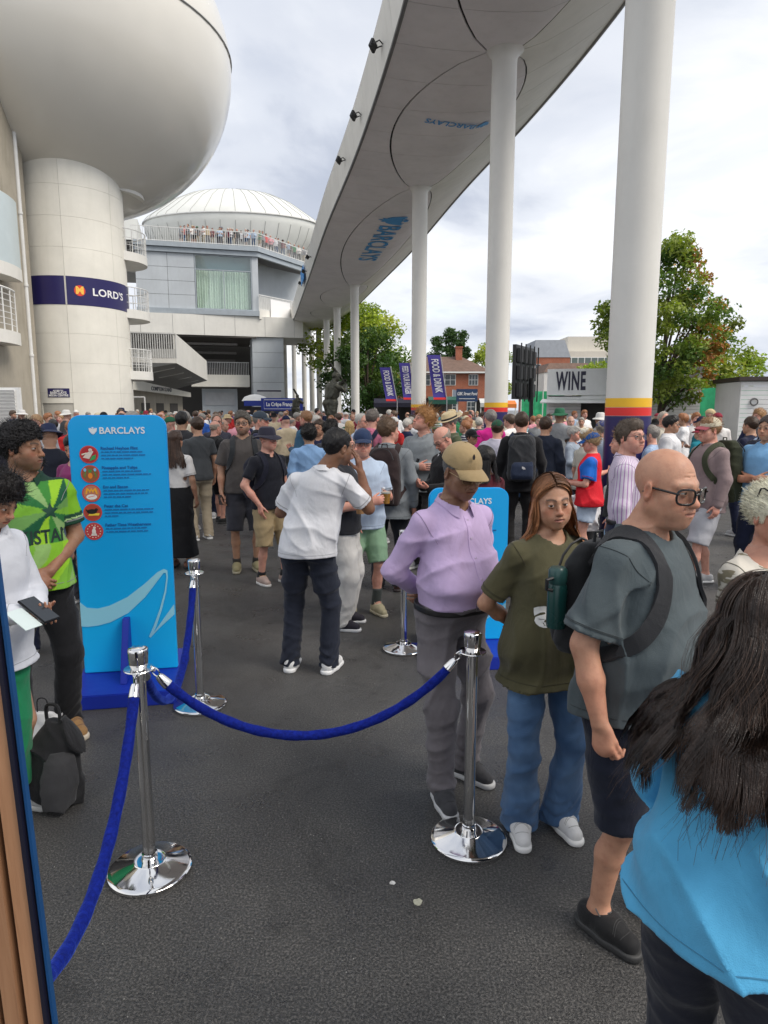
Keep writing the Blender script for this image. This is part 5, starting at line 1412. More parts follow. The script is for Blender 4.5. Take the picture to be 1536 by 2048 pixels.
# grey clad pier
for k in range(6): z0 = .05+k*1.47; fbox('pier_panel', 10.6, 13.7, z0+.012, z0+1.458, -3, -.2+.02, M_grey)
fbox('pier_core', 10.62, 13.68, 0, 8.88, -2.98, -.22, M_dark)
fbox('pier_board', 10.95, 13.35, 2.35, 3.75, -.17, -.12, paint('board_white', (.55, .56, .58), .5)); fbox('pier_strip', 10.95, 13.35, 3.55, 3.68, -.118, -.10, flat('strip_navy', (.02, .02, .05), .5))
fbox('pier_panel', 5.6, 9.2, .1, 3.9, -4, -3.8, M_grey); fbox('pier_board', 5.9, 8.9, 2.2, 3.5, -3.79, -3.72, paint('board_white', (.55, .56, .58), .5))
# mid-level balcony
fbox('mid_balcony', 4.6, 10.4, 4.3, 5.25, -2.4, -2.2, M_cream); fbox('mid_balcony_floor', 4.6, 10.4, 4.05, 4.3, -6, -2.2, M_cream)
mb = MB()
for x in np.linspace(4.7, 10.3, 34): mb.bar(FP(x, 5.25, -2.3), FP(x, 6.5, -2.3), .035, .035)
mb.bar(FP(4.6, 6.5, -2.3), FP(10.4, 6.5, -2.3), .06, .06); tag(mb.build('balcony_bars', M_rail, st), kind='stuff')

# ------------------------------------------------------------------ lower terrace building with lettered fascia
lt = empty('terrace_building', (0, 0, 0)); tag(lt, 'white terrace block with railings, sloping soffit and lettered fascia', 'building')
T0 = at(235, 700, 47); T1 = at(352, 700, 48); T2 = at(414, 740, 66)
def wall(name, a, b, z0a, z1a, z0b, z1b, th, mat, parent=lt):
    a = Vector((a[0], a[1], 0)); b = Vector((b[0], b[1], 0)); n_ = Vector((-(b-a).y, (b-a).x, 0)).normalized()*th; mb = MB()
    q = lambda v, z: (v.x, v.y, z)
    mb.hexa([q(a, z0a), q(b, z0b), q(b+n_, z0b), q(a+n_, z0a), q(a, z1a), q(b, z1b), q(b+n_, z1b), q(a+n_, z1a)]); return mb.build(name, mat, parent)
wall('terrace_wall', T0, T1, 5.0, 5.35, 5.0, 5.35, .2, M_white); wall('terrace_kick', T0, T1, 5.36, 5.95, 5.36, 5.95, .08, paint('kick_grey', (.5, .5, .48), .5))
wall('side_wall', (T1.x, T1.y), (T2.x, T2.y), 5.0, 7.0, 4.5, 6.35, .2, M_white)
mb = MB()
for t in np.linspace(0, 1, 26): p = Vector(T0)*(1-t)+Vector(T1)*t; mb.bar((p.x, p.y, 5.35), (p.x, p.y, 7.0), .06, .06)
mb.bar((T0.x, T0.y, 7.0), (T1.x, T1.y, 7.0), .09, .09); tag(mb.build('terrace_bars', M_rail, lt), kind='stuff')
mb = MB(); mb.poly([(T0.x, T0.y, 5.0), (T1.x, T1.y, 5.0), (T2.x, T2.y, 4.5), (T0.x-2, T2.y, 3.7), (T0.x-2, T0.y, 3.9)]); mb.build('soffit', paint('soffit_dark', (.32, .32, .31), .5), lt)
for k in range(4):
    t = .12+k*.24; p = Vector((T1.x, T1.y, 4.97))*(1-t)+Vector((T2.x, T2.y, 4.46))*t; q = Vector((p.x-2.4, p.y-.2, p.z-.42)); mb = MB(); mb.bar(p+Vector((-.5, 0, -.12)), q+Vector((0, 0, -.1)), .10, .04); mb.build('soffit_lamp', flat('lamp_tube', (.85, .85, .8), .5), lt)
F0 = at(250, 765, 46); F1 = at(382, 792, 63)
wall('fascia', (F0.x, F0.y), (F1.x, F1.y), 3.2, 3.95, 2.9, 3.3, .3, M_cream); wall('ground_wall', (F0.x-.8, F0.y+.5), (F1.x-.8, F1.y), 0, 3.3, 0, 3.0, .3, M_conc)
dv = Vector((F1.x-F0.x, F1.y-F0.y, 0)).normalized(); M = frame_matrix((F0.x+dv.x*8.2+.02, F0.y+dv.y*8.2-.05, 3.36), dv, (0, 0, 1))
lettering('fascia_letters', 'COMPTON STAND', .42, flat('letter_grey', (.10, .10, .11), .5), M, lt, .01, .006, 'CENTER', 1, 1.5)
for t, w_, h_ in ((.10, 1.4, 2.2), (.30, 2.0, 2.3), (.52, 2.0, 2.3), (.75, 2.4, 2.3)):
    p = Vector((F0.x-.8, F0.y+.5, 0))*(1-t)+Vector((F1.x-.8, F1.y, 0))*t; q = p+dv*w_; wall('doorway', (p.x+.03, p.y-.02), (q.x+.03, q.y-.02), .02, h_, .02, h_, .02, M_shade)
mb = MB(); g0 = at(262, 812, 44); 
for x in (0, .9): mb.tube([(g0.x+x, 44, 0), (g0.x+x, 44, 2.6)], .05, 8)
mb.tube([(g0.x, 44, 2.6), (g0.x+.9, 44, 2.6)], .05, 8); tag(mb.build('goal_frame', M_rail, None, True), 'white tubular door frame standing by the tower foot', 'frame')
# ------------------------------------------------------------------ far buildings
def brickmat(name, c1, c2, mortar, sc=1.0):
    m = bpy.data.materials.new(name); nt, b, o = nodes(m); v = coords(nt)
    br = N(nt, 'TexBrick'); br.inputs['Scale'].default_value = 4.2*sc; br.inputs['Color1'].default_value = (*c1, 1); br.inputs['Color2'].default_value = (*c2, 1); br.inputs['Mortar'].default_value = (*mortar, 1)
    mp = N(nt, 'Mapping'); mp.inputs['Rotation'].default_value = (PI/2, 0, 0); L(nt, v, mp.inputs[0]); L(nt, mp.outputs[0], br.inputs['Vector'])
    f = noise(nt, v, .8, 4); L(nt, mixc(nt, 1, br.outputs[0], ramp(nt, f, [(.3, (.8, .8, .8)), (.7, (1.1, 1.1, 1.1))]), 'MULTIPLY'), b.inputs['Base Color']); b.inputs['Roughness'].default_value = .85; return m
M_brick = brickmat('red_brick', (.42, .12, .06), (.35, .10, .05), (.40, .25, .18)); M_tile = paint('roof_tiles', (.16, .10, .075), .8, .3, 2.5); M_wfr = flat('window_white', (.75, .75, .73), .5); M_wgl = flat('window_dark', (.06, .07, .08), .1)
hs_ = empty('brick_house', (0, 80, 0)); tag(hs_, 'red brick house with brown tiled hip roof and white casement windows', 'house')
def hbox(name, lo, hi, mat, parent=hs_): mb = MB(); mb.box(lo, hi); return mb.build(name, mat, parent)
hbox('wall', (1.0, 0, 0), (12.2, 7, 6.1), M_brick)
mb = MB(); e_ = .4; mb.faces([(1.0-e_, -e_, 6.05), (12.2+e_, -e_, 6.05), (12.2+e_, 7+e_, 6.05), (1.0-e_, 7+e_, 6.05), (3.6, 3.5, 8.0), (9.4, 3.5, 8.0)], [(0, 1, 5, 4), (1, 2, 5), (2, 3, 4, 5), (3, 0, 4), (0, 3, 2, 1)]); rf = mb.build('roof', M_tile, hs_)
hbox('chimney', (8.6, 2.6, 6.6), (9.35, 3.4, 9.0), M_brick, rf); hbox('chimney_cap', (8.52, 2.52, 9.0), (9.43, 3.48, 9.15), M_brick, rf)
hbox('eaves', (1.3, -.45, 5.88), (12.5, -.38, 6.06), M_wfr)
def window(p, x, z, w, h, y=0.0, bars=3, parent=None, mr=1):
    f = hbox('window', (x-w/2, y-.06, z), (x+w/2, y-.01, z+h), M_wfr, p)
    k = bars
    for i in range(k):
        for j in range(mr+1):
            x0 = x-w/2+.06+(w-.06)*i/k; x1 = x-w/2+(w-.06)*(i+1)/k; z0 = z+.06+(h-.06)*j/(mr+1); z1 = z+(h-.06)*(j+1)/(mr+1)+.0
            mb = MB(); mb.box((x0, y-.075, z0), (x1, y-.062, z1)); mb.build('pane', M_wgl, f)
for x, z, w in ((4.6, 4.5, 1.6), (7.4, 4.5, 1.9), (10.4, 4.5, 1.1), (4.6, 1.4, 1.6), (7.4, 1.4, 2.2), (10.4, 1.4, 1.4)): window(hs_, x, z, w, 1.25)
# mansion block with grey mansard, white modern block, white low terrace
def simple_block(name, label, x0, x1, y0, d, h, mat, rows=(), roofm=None, roofh=0, inset=.8):
    e = empty(name, (0, y0, 0)); tag(e, label, 'building'); mb = MB(); mb.box((x0, 0, 0), (x1, d, h)); mb.build('wall', mat, e)
    if roofm: mb = MB(); mb.hexa([(x0-.1, -.1, h), (x1+.1, -.1, h), (x1+.1, d, h), (x0-.1, d, h), (x0+inset, inset, h+roofh), (x1-inset, inset, h+roofh), (x1-inset, d-1, h+roofh), (x0+inset, d-1, h+roofh)]); mb.build('roof', roofm, e)
    for z, hh, n_, ww in rows:
        for i in range(n_): window(e, x0+(x1-x0)*(i+.5)/n_, z, ww, hh, 0, 2, e, 0)
    return e
simple_block('mansion_block', 'tall red brick block with grey mansard roof beyond the screen', 24.6, 31.0, 115, 10, 10.2, M_brick, ((7.6, 1.5, 3, 1.0), (4.4, 1.6, 3, 1.0)), paint('slate_grey', (.23, .25, .28), .6), 2.9)
mbk = simple_block('apartment_block', 'cream flat roofed apartment block with long window bands behind the kiosk', 30.0, 48.0, 130, 12, 12.4, concrete('cream_render', (.62, .58, .50), .3))
for z in (9.6, 6.2, 3.0):
    mb = MB(); mb.box((30.2, -.05, z), (47.8, 0, z+1.7)); f = mb.build('window_band', M_wfr, mbk)
    for i in range(14): mb = MB(); mb.box((30.4+i*1.24, -.07, z+.1), (31.5+i*1.24, -.052, z+1.6)); mb.build('pane', flat('band_glass', (.10, .13, .12), .1), f)
    mb = MB(); mb.box((29.8, -1.0, z-.6), (48, 0, z-.1)); mb.build('balcony', M_cream, mbk)
mb = MB(); mb.box((35, 2, 12.4), (47, 9, 15.3)); mb.build('penthouse', concrete('cream_render2', (.60, .57, .50), .3), mbk)
lw = simple_block('white_terrace', 'low white houses with small arched windows behind the wine kiosk', 20.5, 27, 88, 8, 6.4, paint('white_render', (.72, .70, .66), .7), ((4.2, 1.4, 3, .9), (1.4, 1.6, 3, .9)), M_tile, 1.2)

# ------------------------------------------------------------------ trees
def leaf_mat(name):
    m = bpy.data.materials.new(name); nt, b, o = nodes(m); a = N(nt, 'VertexColor', layer_name='Col'); L(nt, a.outputs[0], b.inputs['Base Color']); b.inputs['Roughness'].default_value = .5; b.inputs['Specular IOR Level'].default_value = .35
    tr = N(nt, 'BsdfTranslucent'); L(nt, mixc(nt, 1, a.outputs[0], (1.3, 1.5, .5), 'MULTIPLY'), tr.inputs[0]); mx = N(nt, 'MixShader'); mx.inputs[0].default_value = .3
    L(nt, b.outputs[0], mx.inputs[1]); L(nt, tr.outputs[0], mx.inputs[2]); L(nt, mx.outputs[0], o.inputs[0]); return m
M_leaf = leaf_mat('leaves'); M_bark = paint('bark', (.07, .05, .035), .9, .4, 9, bumps=.6)
def tree(name, label, x, y, h, r, z0, nleaf, size, cols, seed, trunk_r=.2, shape=(1, 1, 1), clumps=70, group='trees around the ground', accent=None, lean=0, crm=0):
    rn = np.random.RandomState(seed); e = empty(name, (x, y, 0)); tag(e, label, 'tree', group)
    zc = (z0+h)/2; rz = (h-z0)/2
    mb = MB(); tp = [(lean*.0, 0, 0), (.05, .03, z0*.6), (.12*r*.2, 0, z0+rz*.4), (.1, 0, zc+rz*.5)]
    mb.tube(smooth_path(tp, 4), list(np.linspace(trunk_r, trunk_r*.3, 13)), 9); tr = mb.build('trunk', M_bark, e, True)
    C = []
    for k in range(clumps):
        while True:
            p = rn.uniform(-1, 1, 3)
            q = np.linalg.norm(p)
            if q < 1 and rn.rand() < q**1.3+.15: break
        wz = 1-.35*max(p[2], 0)**2-.12*max(-p[2], 0)
        C.append((p[0]*r*shape[0]*wz, p[1]*r*shape[1]*wz, zc+p[2]*rz))
    C = np.array(C)
    mb = MB()
    for k in range(0, clumps, max(1, clumps//16)):
        c = C[k]; b0 = Vector((.05, 0, z0*.75+(c[2]-z0)*.35)); mb.tube(smooth_path([b0, b0*.5+Vector(c)*.5+Vector((0, 0, .06*rz)), Vector(c)], 3), list(np.linspace(trunk_r*.4, trunk_r*.08, 7)), 6)
    mb.build('limb', M_bark, e, True)
    cr = max(r*1.25/math.sqrt(clumps)*2.0, crm*r)
    sizes = rn.uniform(.6, 1.25, clumps); idc = rn.randint(0, clumps, nleaf)
    d = unit_rows(rn.normal(0, 1, (nleaf, 3)))*(rn.rand(nleaf, 1)**.45)
    P = C[idc]+d*(cr*sizes[idc])[:, None]*np.array([1, 1, .72])
    n_ = unit_rows(rn.normal(0, 1, (nleaf, 3))+np.array([0, 0, .9])+d*.6); t = unit_rows(np.cross(n_, rn.normal(0, 1, (nleaf, 3)))); b = np.cross(n_, t)
    s = size*rn.uniform(.6, 1.3, (nleaf, 1))
    V = np.stack([P-t*s*.5, P+b*s*.30+n_*s*.06, P+t*s*.55-n_*s*.10, P-b*s*.30+n_*s*.06], 1).reshape(-1, 3)
    cc = np.array([cols[i] for i in rn.randint(0, len(cols), clumps)])*rn.uniform(.72, 1.25, (clumps, 1)); lc = cc[idc]*rn.uniform(.75, 1.25, (nleaf, 1))
    if accent: m_ = accent(P)*rn.rand(nleaf) > .22; lc[m_] = np.array([(.46, .22, .06), (.42, .28, .07), (.44, .16, .06)])[rn.randint(0, 3, m_.sum())]*rn.uniform(.7, 1.2, (m_.sum(), 1))
    me = np_mesh('crown', V, np.arange(nleaf*4).reshape(-1, 4), None, M_leaf, False, np.repeat(lc, 4, 0)); o = add_mesh('crown', me, e); return e
G1 = [(.055, .115, .03), (.08, .15, .035), (.045, .095, .028), (.11, .175, .04)]; G2 = [(.24, .32, .045), (.31, .37, .05), (.20, .27, .04), (.38, .40, .07)]; G1B = [(.12, .20, .045), (.18, .26, .05), (.09, .165, .04), (.25, .30, .06), (.21, .27, .05)]; G3 = [(.05, .10, .035), (.065, .12, .04)]
tree('cherry_tree', 'leafy green tree turning orange on its outer side behind the banded column', 10.55, 26.2, 8.1, 2.5, 1.8, 17000, .17, G1B, 5, .16, clumps=150, accent=lambda P: np.clip((P[:, 0]-.2)/1.3, 0, 1)*(.55+.45*np.sin(P[:, 2]*1.7+P[:, 0]*1.3)))
tree('lime_tree', 'tall bright yellow green tree behind the white columns', -3.4, 74, 13.4, 5.4, 3.5, 12000, .36, G2, 6, .3, clumps=80)
tree('plane_tree', 'broad dark green tree behind the bronze batsman', -1.6, 62, 9.0, 4.2, .8, 13000, .30, G1, 8, .25, clumps=85)
tree('plane_tree', 'mid green tree at the gable of the brick house', -.2, 72, 8.2, 2.0, 1.5, 4000, .30, G1, 9, .2, clumps=45)
tree('poplar_tree', 'tallest of three dark poplars above the house roof', 11.6, 120, 16.3, 1.3, 4, 6000, .40, G3, 10, .2, clumps=80, crm=.6)
tree('poplar_tree', 'dark poplar on the chimney side above the house roof', 13.7, 121, 15.0, 1.4, 4, 6000, .40, G3, 11, .2, clumps=80, crm=.6)
tree('poplar_tree', 'shorter dark poplar next to the white column above the roof', 9.0, 119, 14.2, 1.4, 4, 6000, .40, G3, 12, .2, clumps=80, crm=.6)
tree('lime_tree', 'light green tree between the brick house and the big screen', 15.6, 100, 11.5, 3.2, 3, 5000, .40, G2, 13, .2, clumps=50)
tree('lime_tree', 'light green bush showing over the wine kiosk', 20.0, 66, 6.4, 2.6, 2, 4000, .30, G2, 14, .2, clumps=40)
tree('lime_tree', 'light green tree beyond the white kiosk', 24.5, 50, 6.6, 2.8, 2, 4000, .30, G2, 15, .2, clumps=40)
# ------------------------------------------------------------------ kiosks, stalls, flags, screen
M_kiosk = paint('kiosk_white', (.80, .80, .78), .5, .1, 1.5); M_kgrey = paint('kiosk_grey', (.70, .71, .71), .5, .1)
K0 = Vector((6.75, 28.3, 0)); K1 = Vector((12.3, 26.6, 0)); kd = (K1-K0).normalized(); kn = Vector((kd.y, -kd.x, 0))
wk = empty('wine_kiosk', (0, 0, 0)); tag(wk, 'grey white container kiosk lettered WINE with open serving hatch', 'kiosk')
def kp(x, z, d=0): p = K0+kd*x+kn*d; return Vector((p.x, p.y, z))
def kbox(name, x0, x1, z0, z1, d0, d1, mat, par=wk): mb = MB(); mb.hexa([kp(x0, z0, d1), kp(x1, z0, d1), kp(x1, z0, d0), kp(x0, z0, d0), kp(x0, z1, d1), kp(x1, z1, d1), kp(x1, z1, d0), kp(x0, z1, d0)]); return mb.build(name, mat, par)
KL = (K1-K0).length
kbox('interior', .02, KL-.02, .05, 2.4, -2.2, -.6, M_shade)
for k in range(18):
    z = .05+k*.13
    for x0, x1 in ((0, 1.35), (2.75, KL)):
        if x1 > x0: kbox('board', x0, x1, z, z+.122, -.08, 0, M_kiosk)
kbox('sign_board', -.02, KL, 2.45, 3.50, -.35, .12, M_kgrey); kbox('hatch_head', 1.35, 2.75, 2.2, 2.44, -.1, 0, M_kiosk); kbox('counter', 1.3, 2.8, .95, 1.05, -.3, .35, M_kgrey); kbox('counter_front', 1.35, 2.75, .05, .94, -.1, -.02, M_kiosk)
mb = MB(); mb.hexa([kp(-.2, 2.12, 1.2), kp(2.6, 2.12, 1.2), kp(2.6, 2.25, 0), kp(-.2, 2.25, 0), kp(-.2, 2.17, 1.2), kp(2.6, 2.17, 1.2), kp(2.6, 2.30, 0), kp(-.2, 2.30, 0)]); mb.build('hatch_flap', M_kgrey, wk)
kbox('end_wall', -.02, .04, .05, 2.44, -2.3, -.09, M_kiosk); kbox('roof', 0, KL, 2.40, 2.44, -2.3, -.36, M_kgrey)
lettering('kiosk_letters', 'WINE', 1.0, flat('letter_navy', (.02, .02, .045), .5), frame_matrix(kp(.92, 2.98, .125), kd, (0, 0, 1)), wk, .01, .032, 'CENTER', 1.12, .42)
rk = empty('white_kiosk', (0, 0, 0)); tag(rk, 'white boarded kiosk with dark flat roof edge at the picture side', 'kiosk')
r0 = Vector((11.55, 22.2, 0)); rd = Vector((1, -.16, 0)).normalized(); rnn = Vector((rd.y, -rd.x, 0))
def rp(x, z, d=0): p = r0+rd*x+rnn*d; return Vector((p.x, p.y, z))
def rbox(name, x0, x1, z0, z1, d0, d1, mat): mb = MB(); mb.hexa([rp(x0, z0, d1), rp(x1, z0, d1), rp(x1, z0, d0), rp(x0, z0, d0), rp(x0, z1, d1), rp(x1, z1, d1), rp(x1, z1, d0), rp(x0, z1, d0)]); return mb.build(name, mat, rk)
for k in range(19):
    z = .03+k*.145
    rbox('board', 0, 1.15 if z < 2.25 else 5.5, z, z+.135, -.06, 0, M_kiosk)
rbox('interior', 1.1, 5.5, 0, 2.3, -2.5, -1.2, M_shade); rbox('roof_edge', -.1, 5.6, 2.80, 2.93, -2.6, .12, flat('dark_brown', (.05, .035, .03), .6)); rbox('hatch_head', 1.1, 5.5, 2.28, 2.36, -.1, .04, M_kgrey); rbox('counter', 1.15, 5.5, 1.0, 1.06, -.3, .25, M_kgrey); rbox('counter_front', 1.15, 5.5, .03, 1.0, -.06, -.01, M_kiosk)
for x in (1.6, 2.2, 2.9): rbox('shelf', x, x+.5, 1.5, 1.54, -1.18, -.9, paint('shelf_wood', (.2, .1, .05), .6))
rbox('side_wall', -.01, .05, .03, 2.78, -2.5, -.07, M_kiosk)
mb = MB(); mb.tube([rp(.42+math.cos(a)*.11, 2.13+math.sin(a)*.11, .04) for a in np.linspace(0, 2*PI, 20)[:-1]], .022, 6, closed=True); mb.build('wall_ring', flat('ring_grey', (.12, .12, .12), .4), rk, True)
# big screen seen from its back edge
sc_ = empty('video_screen', (6.05, 30, 0)); tag(sc_, 'big black video screen seen from behind on its mast', 'screen')
mb = MB(); M = Matrix.Rotation(R_(-118), 4, 'Z'); mb.box((-1.35, -.06, 2.3), (1.35, .10, 4.55), M); mb.build('panel', M_blk, sc_)
for i in range(4):
    for j in range(3): mb = MB(); mb.box((-1.28+i*.66, .105, 2.4+j*.71), (-.70+i*.66, .24, 2.98+j*.71), M); mb.build('cabinet', paint('cab_black', (.03, .03, .032), .5), sc_, bevel=.02)
for i in range(5): mb = MB(); mb.bar(M @ Vector((-1.3+i*.65, .3, 2.2)), M @ Vector((-1.3+i*.65, .3, 4.6)), .05, .05); mb.build('truss_bar', M_blk, sc_)
mb = MB(); mb.tube([M @ Vector((0, .45, 0)), M @ Vector((0, .4, 3.2))], .09, 8); mb.tube([M @ Vector((-.6, .4, 0)), M @ Vector((0, .4, 2.6))], .04, 6); mb.build('mast', M_blk, sc_, True)
# green netted fence behind the crowd at right
def fence(name, label, a, b, h, mat):
    e = empty(name, a); tag(e, label, 'fence'); a = Vector(a); b = Vector(b); d = b-a; n_ = max(2, int(d.length/2.2))
    mb = MB()
    for i in range(n_*6): t0, t1 = i/(n_*6), (i+1)/(n_*6); mb.poly([d*t0+Vector((0, .05*math.sin(i*1.3), .1)), d*t1+Vector((0, .05*math.sin(i*1.3+1.3), .1)), d*t1+Vector((0, .05*math.sin(i*1.3+1.3), h)), d*t0+Vector((0, .05*math.sin(i*1.3), h))])
    mb.build('netting', mat, e, True)
    for i in range(n_+1): p = d*(i/n_); mb = MB(); mb.tube([p+Vector((0, -.08, 0)), p+Vector((0, -.08, h+.05))], .03, 6); mb.build('post', M_rail, e, True)
M_net = paint('green_net', (.02, .36, .15), .7, .35, 3)
fence('netted_fence', 'green netted fence between the tree and the white kiosk', (11.2, 34, 0), (19.5, 33, 0), 2.9, M_net); fence('netted_fence', 'green netted fence between the screen and the wine kiosk', (7.2, 36, 0), (9.6, 36.5, 0), 2.8, M_net)
# flags
M_flag = paint('flag_purple', (.060, .045, .30), .6, .12, 3); M_flet = flat('flag_letter', (.75, .75, .78), .6)
def flag(u, vt, vb, Y, w, txt, label, tilt):
    p = at(u, vb, Y); zt = at(u, vt, Y).z; h = zt-p.z; e = empty('feather_flag', (p.x, p.y, 0)); tag(e, label, 'flag', 'purple flags over the food stalls')
    mb = MB(); n_ = 14
    def sp(a, b): return Vector((a-tilt*b, .06*math.sin(b*2.2+a), p.z+b))   # a across, b up
    for i in range(n_):
        b0, b1 = h*i/n_, h*(i+1)/n_; mb.poly([sp(-w/2, b0), sp(w/2, b0), sp(w/2, b1), sp(-w/2, b1)])
    mb.build('cloth', M_flag, e, True)
    mb = MB(); mb.poly([sp(-w/2, .02)+Vector((0, -.02, 0)), sp(w/2, .02)+Vector((0, -.02, 0)), sp(w/2, .14)+Vector((0, -.02, 0)), sp(-w/2, .14)+Vector((0, -.02, 0))]); mb.build('hem_stripe', M_red, e)
    mb = MB(); mb.tube([(w/2+.03, 0, 0), (w/2+.03, 0, p.z), sp(w/2+.03, h)+Vector((0, 0, .05))], .022, 6); mb.build('pole', flat('pole_grey', (.4, .4, .42), .4), e, True)
    # lettering runs downward
    lettering('flag_letters', txt, w*.78, M_flet, None, e, 0, .012, 'CENTER', 1.0, min(1.05, (h*.84)/(len(txt)*w*.52)), lambda c: sp(c.y, h*.54-c.x)+Vector((0, -.035, 0)))
flag(783, 735, 803, 40, .60, 'FOOD & DRINK', 'leftmost purple feather flag, beside the dark green tree', .20)
flag(818, 726, 800, 40, .62, 'FEED YOUR HUNGER', 'purple feather flag partly hidden by the white column', .14)
flag(880, 710, 800, 38, .70, 'FOOD & DRINK', 'largest purple feather flag, in front of the brick house', .16)
# stalls
def stall(name, label, u0, u1, vt, vb, Y, mat, sign=None, signmat=None):
    a, b = at(u0, vt, Y), at(u1, vt, Y); zb = at(u0, vb, Y).z; e = empty(name, (a.x, Y, 0)); tag(e, label, 'stall', 'food stalls beyond the crowd'); w = b.x-a.x
    mb = MB(); n_ = 10
    for i in range(n_):
        x0, x1 = w*i/n_, w*(i+1)/n_; mb.poly([(x0, -.6, zb), (x1, -.6, zb), (x1, 0, a.z), (x0, 0, a.z)]); mb.poly([(x0, 0, a.z), (x1, 0, a.z), (x1, 2.5, a.z), (x0, 2.5, a.z)]); mb.poly([(x0, -.6, zb-.25), (x1, -.6, zb-.25), (x1, -.6, zb), (x0, -.6, zb)])
    mb.build('canopy', mat, e)
    for x in (0.05, w-.05): mb = MB(); mb.bar((x, -.5, 0), (x, -.5, zb), .06, .06); mb.build('post', M_rail, e)
    mb = MB(); mb.box((.1, .3, 0), (w-.1, .5, 1.0)); mb.build('counter', mat, e); mb = MB(); mb.box((.05, 2.3, 0), (w-.05, 2.4, a.z-.05)); mb.build('back_panel', M_shade, e)
    return e
stall('food_stall', 'dark navy marquee stall beneath the purple flags', 748, 858, 797, 806, 42, paint('marquee_navy', (.012, .012, .03), .7)); stall('food_stall', 'green fronted stall beside the blue street food board', 856, 915, 793, 800, 41, paint('stall_green', (.02, .10, .07), .6)); stall('food_stall', 'white canopied stall right of the street food board', 958, 1000, 797, 806, 42, paint('stall_white', (.6, .6, .58), .6)); stall('food_stall', 'orange canopied stall beyond the banded column', 1006, 1030, 801, 808, 44, paint('stall_orange', (.75, .20, .03), .6))
a, b = at(913, 778, 39), at(955, 803, 39); sb = empty('street_food_board', (a.x, 39, 0)); tag(sb, 'navy board with white script lettering raised over the stalls', 'sign')
mb = MB(); mb.box((0, 0, b.z), (b.x-a.x, .06, a.z)); mb.build('board', paint('board_navy', (.02, .05, .13), .5), sb)
for x in (.08, b.x-a.x-.08): mb = MB(); mb.bar((x, .12, 0), (x, .12, b.z+.3), .06, .06); mb.build('post', M_rail, sb)
lettering('board_letters', 'GBK Street Food', .26, M_let, frame_matrix(((b.x-a.x)/2, -.012, (a.z+b.z)/2+.08), (1, 0, 0), (0, 0, 1)), sb, 0, .004, 'CENTER', 1, .62, None, .25)
mb = MB(); mb.box((.15, -.012, b.z+.14), (b.x-a.x-.15, -.002, b.z+.17)); mb.build('board_line', M_let, sb)
p = at(905, 790, 41); e = empty('feather_flag', (p.x, 41, 0)); tag(e, 'small grey teardrop flag left of the street food board', 'flag'); mb = MB(); mb.prism([(0, 0), (.32, .05), (.40, .4), (.25, .66), (.0, .72)], 0, .02, lambda x, y, z: (x, z, 2.3+y)); mb.build('cloth', paint('flag_grey', (.28, .32, .40), .6), e); mb = MB(); mb.tube([(0, 0, 0), (0, 0, 3.0)], .02, 6); mb.build('pole', M_rail, e, True)
# dark balloon-like banner with ring emblem under the tree
p = at(1345, 812, 29); e = empty('banner_tent', (p.x, 29, 0)); tag(e, 'grey rounded banner with ring emblem under the tree', 'banner')
mb = MB(); mb.prism([(math.cos(a_)*.46, math.sin(a_)*.36) for a_ in np.linspace(0, 2*PI, 22)[:-1]], -.05, .05, lambda x, y, z: (x, z, 2.0+y)); mb.build('panel', paint('banner_grey', (.16, .19, .25), .6), e)
mb = MB()
for rx, rz in ((.19, .13), (.08, .13)): mb.tube([(math.cos(t)*rx, -.07, 2.02+math.sin(t)*rz) for t in np.linspace(0, 2*PI, 20)[:-1]], .016, 5, closed=True)
mb.tube([(math.cos(t)*.13, -.07, 2.08+math.sin(t)*.05) for t in np.linspace(0, 2*PI, 20)[:-1]], .016, 5, closed=True); mb.build('emblem', M_blk, e, True); mb = MB(); mb.tube([(0, 0, 0), (0, 0, 1.75)], .04, 6); mb.build('post', M_rail, e, True)
# crêpe kiosk
c0, c1 = at(487, 797, 45), at(604, 797, 45); ck = empty('crepe_kiosk', (c0.x, 45, 0)); tag(ck, 'blue crêpe kiosk with white lettered sign board', 'kiosk'); w = c1.x-c0.x; M_cb = paint('kiosk_blue', (.012, .035, .30), .45, .06)
def cbx(n_, lo, hi, m_): mb = MB(); mb.box(lo, hi); return mb.build(n_, m_, ck)
cbx('body', (0, .1, 0), (w, 2.2, 1.0), M_cb); cbx('back', (.05, 2.0, 1.0), (w-.05, 2.1, 2.0), M_shade); cbx('sign_board', (1.15, -.05, 1.75), (w+.05, .05, 2.56), M_cb); cbx('roof_band', (0, .08, 2.05), (1.14, .16, 2.4), M_cb)
mb = MB(); mb.lathe([(.9, 0), (.7, .28), (.3, .42), (.02, .45)], (.55, 1.1, 2.38), 24); mb.build('dome', M_kiosk, ck, True)
mb = MB(); mb.tube([(1.35, -.07, 1.86), (w-.15, -.07, 1.86), (w-.15, -.07, 2.45), (1.35, -.07, 2.45)], .02, 6, closed=True); mb.build('sign_border', M_let, ck)
lettering('sign_letters', 'La Crêpe Française', .34, M_let, frame_matrix(((w+1.2)/2, -.06, 2.15), (1, 0, 0), (0, 0, 1)), ck, 0, .012, 'CENTER', 1, .78)

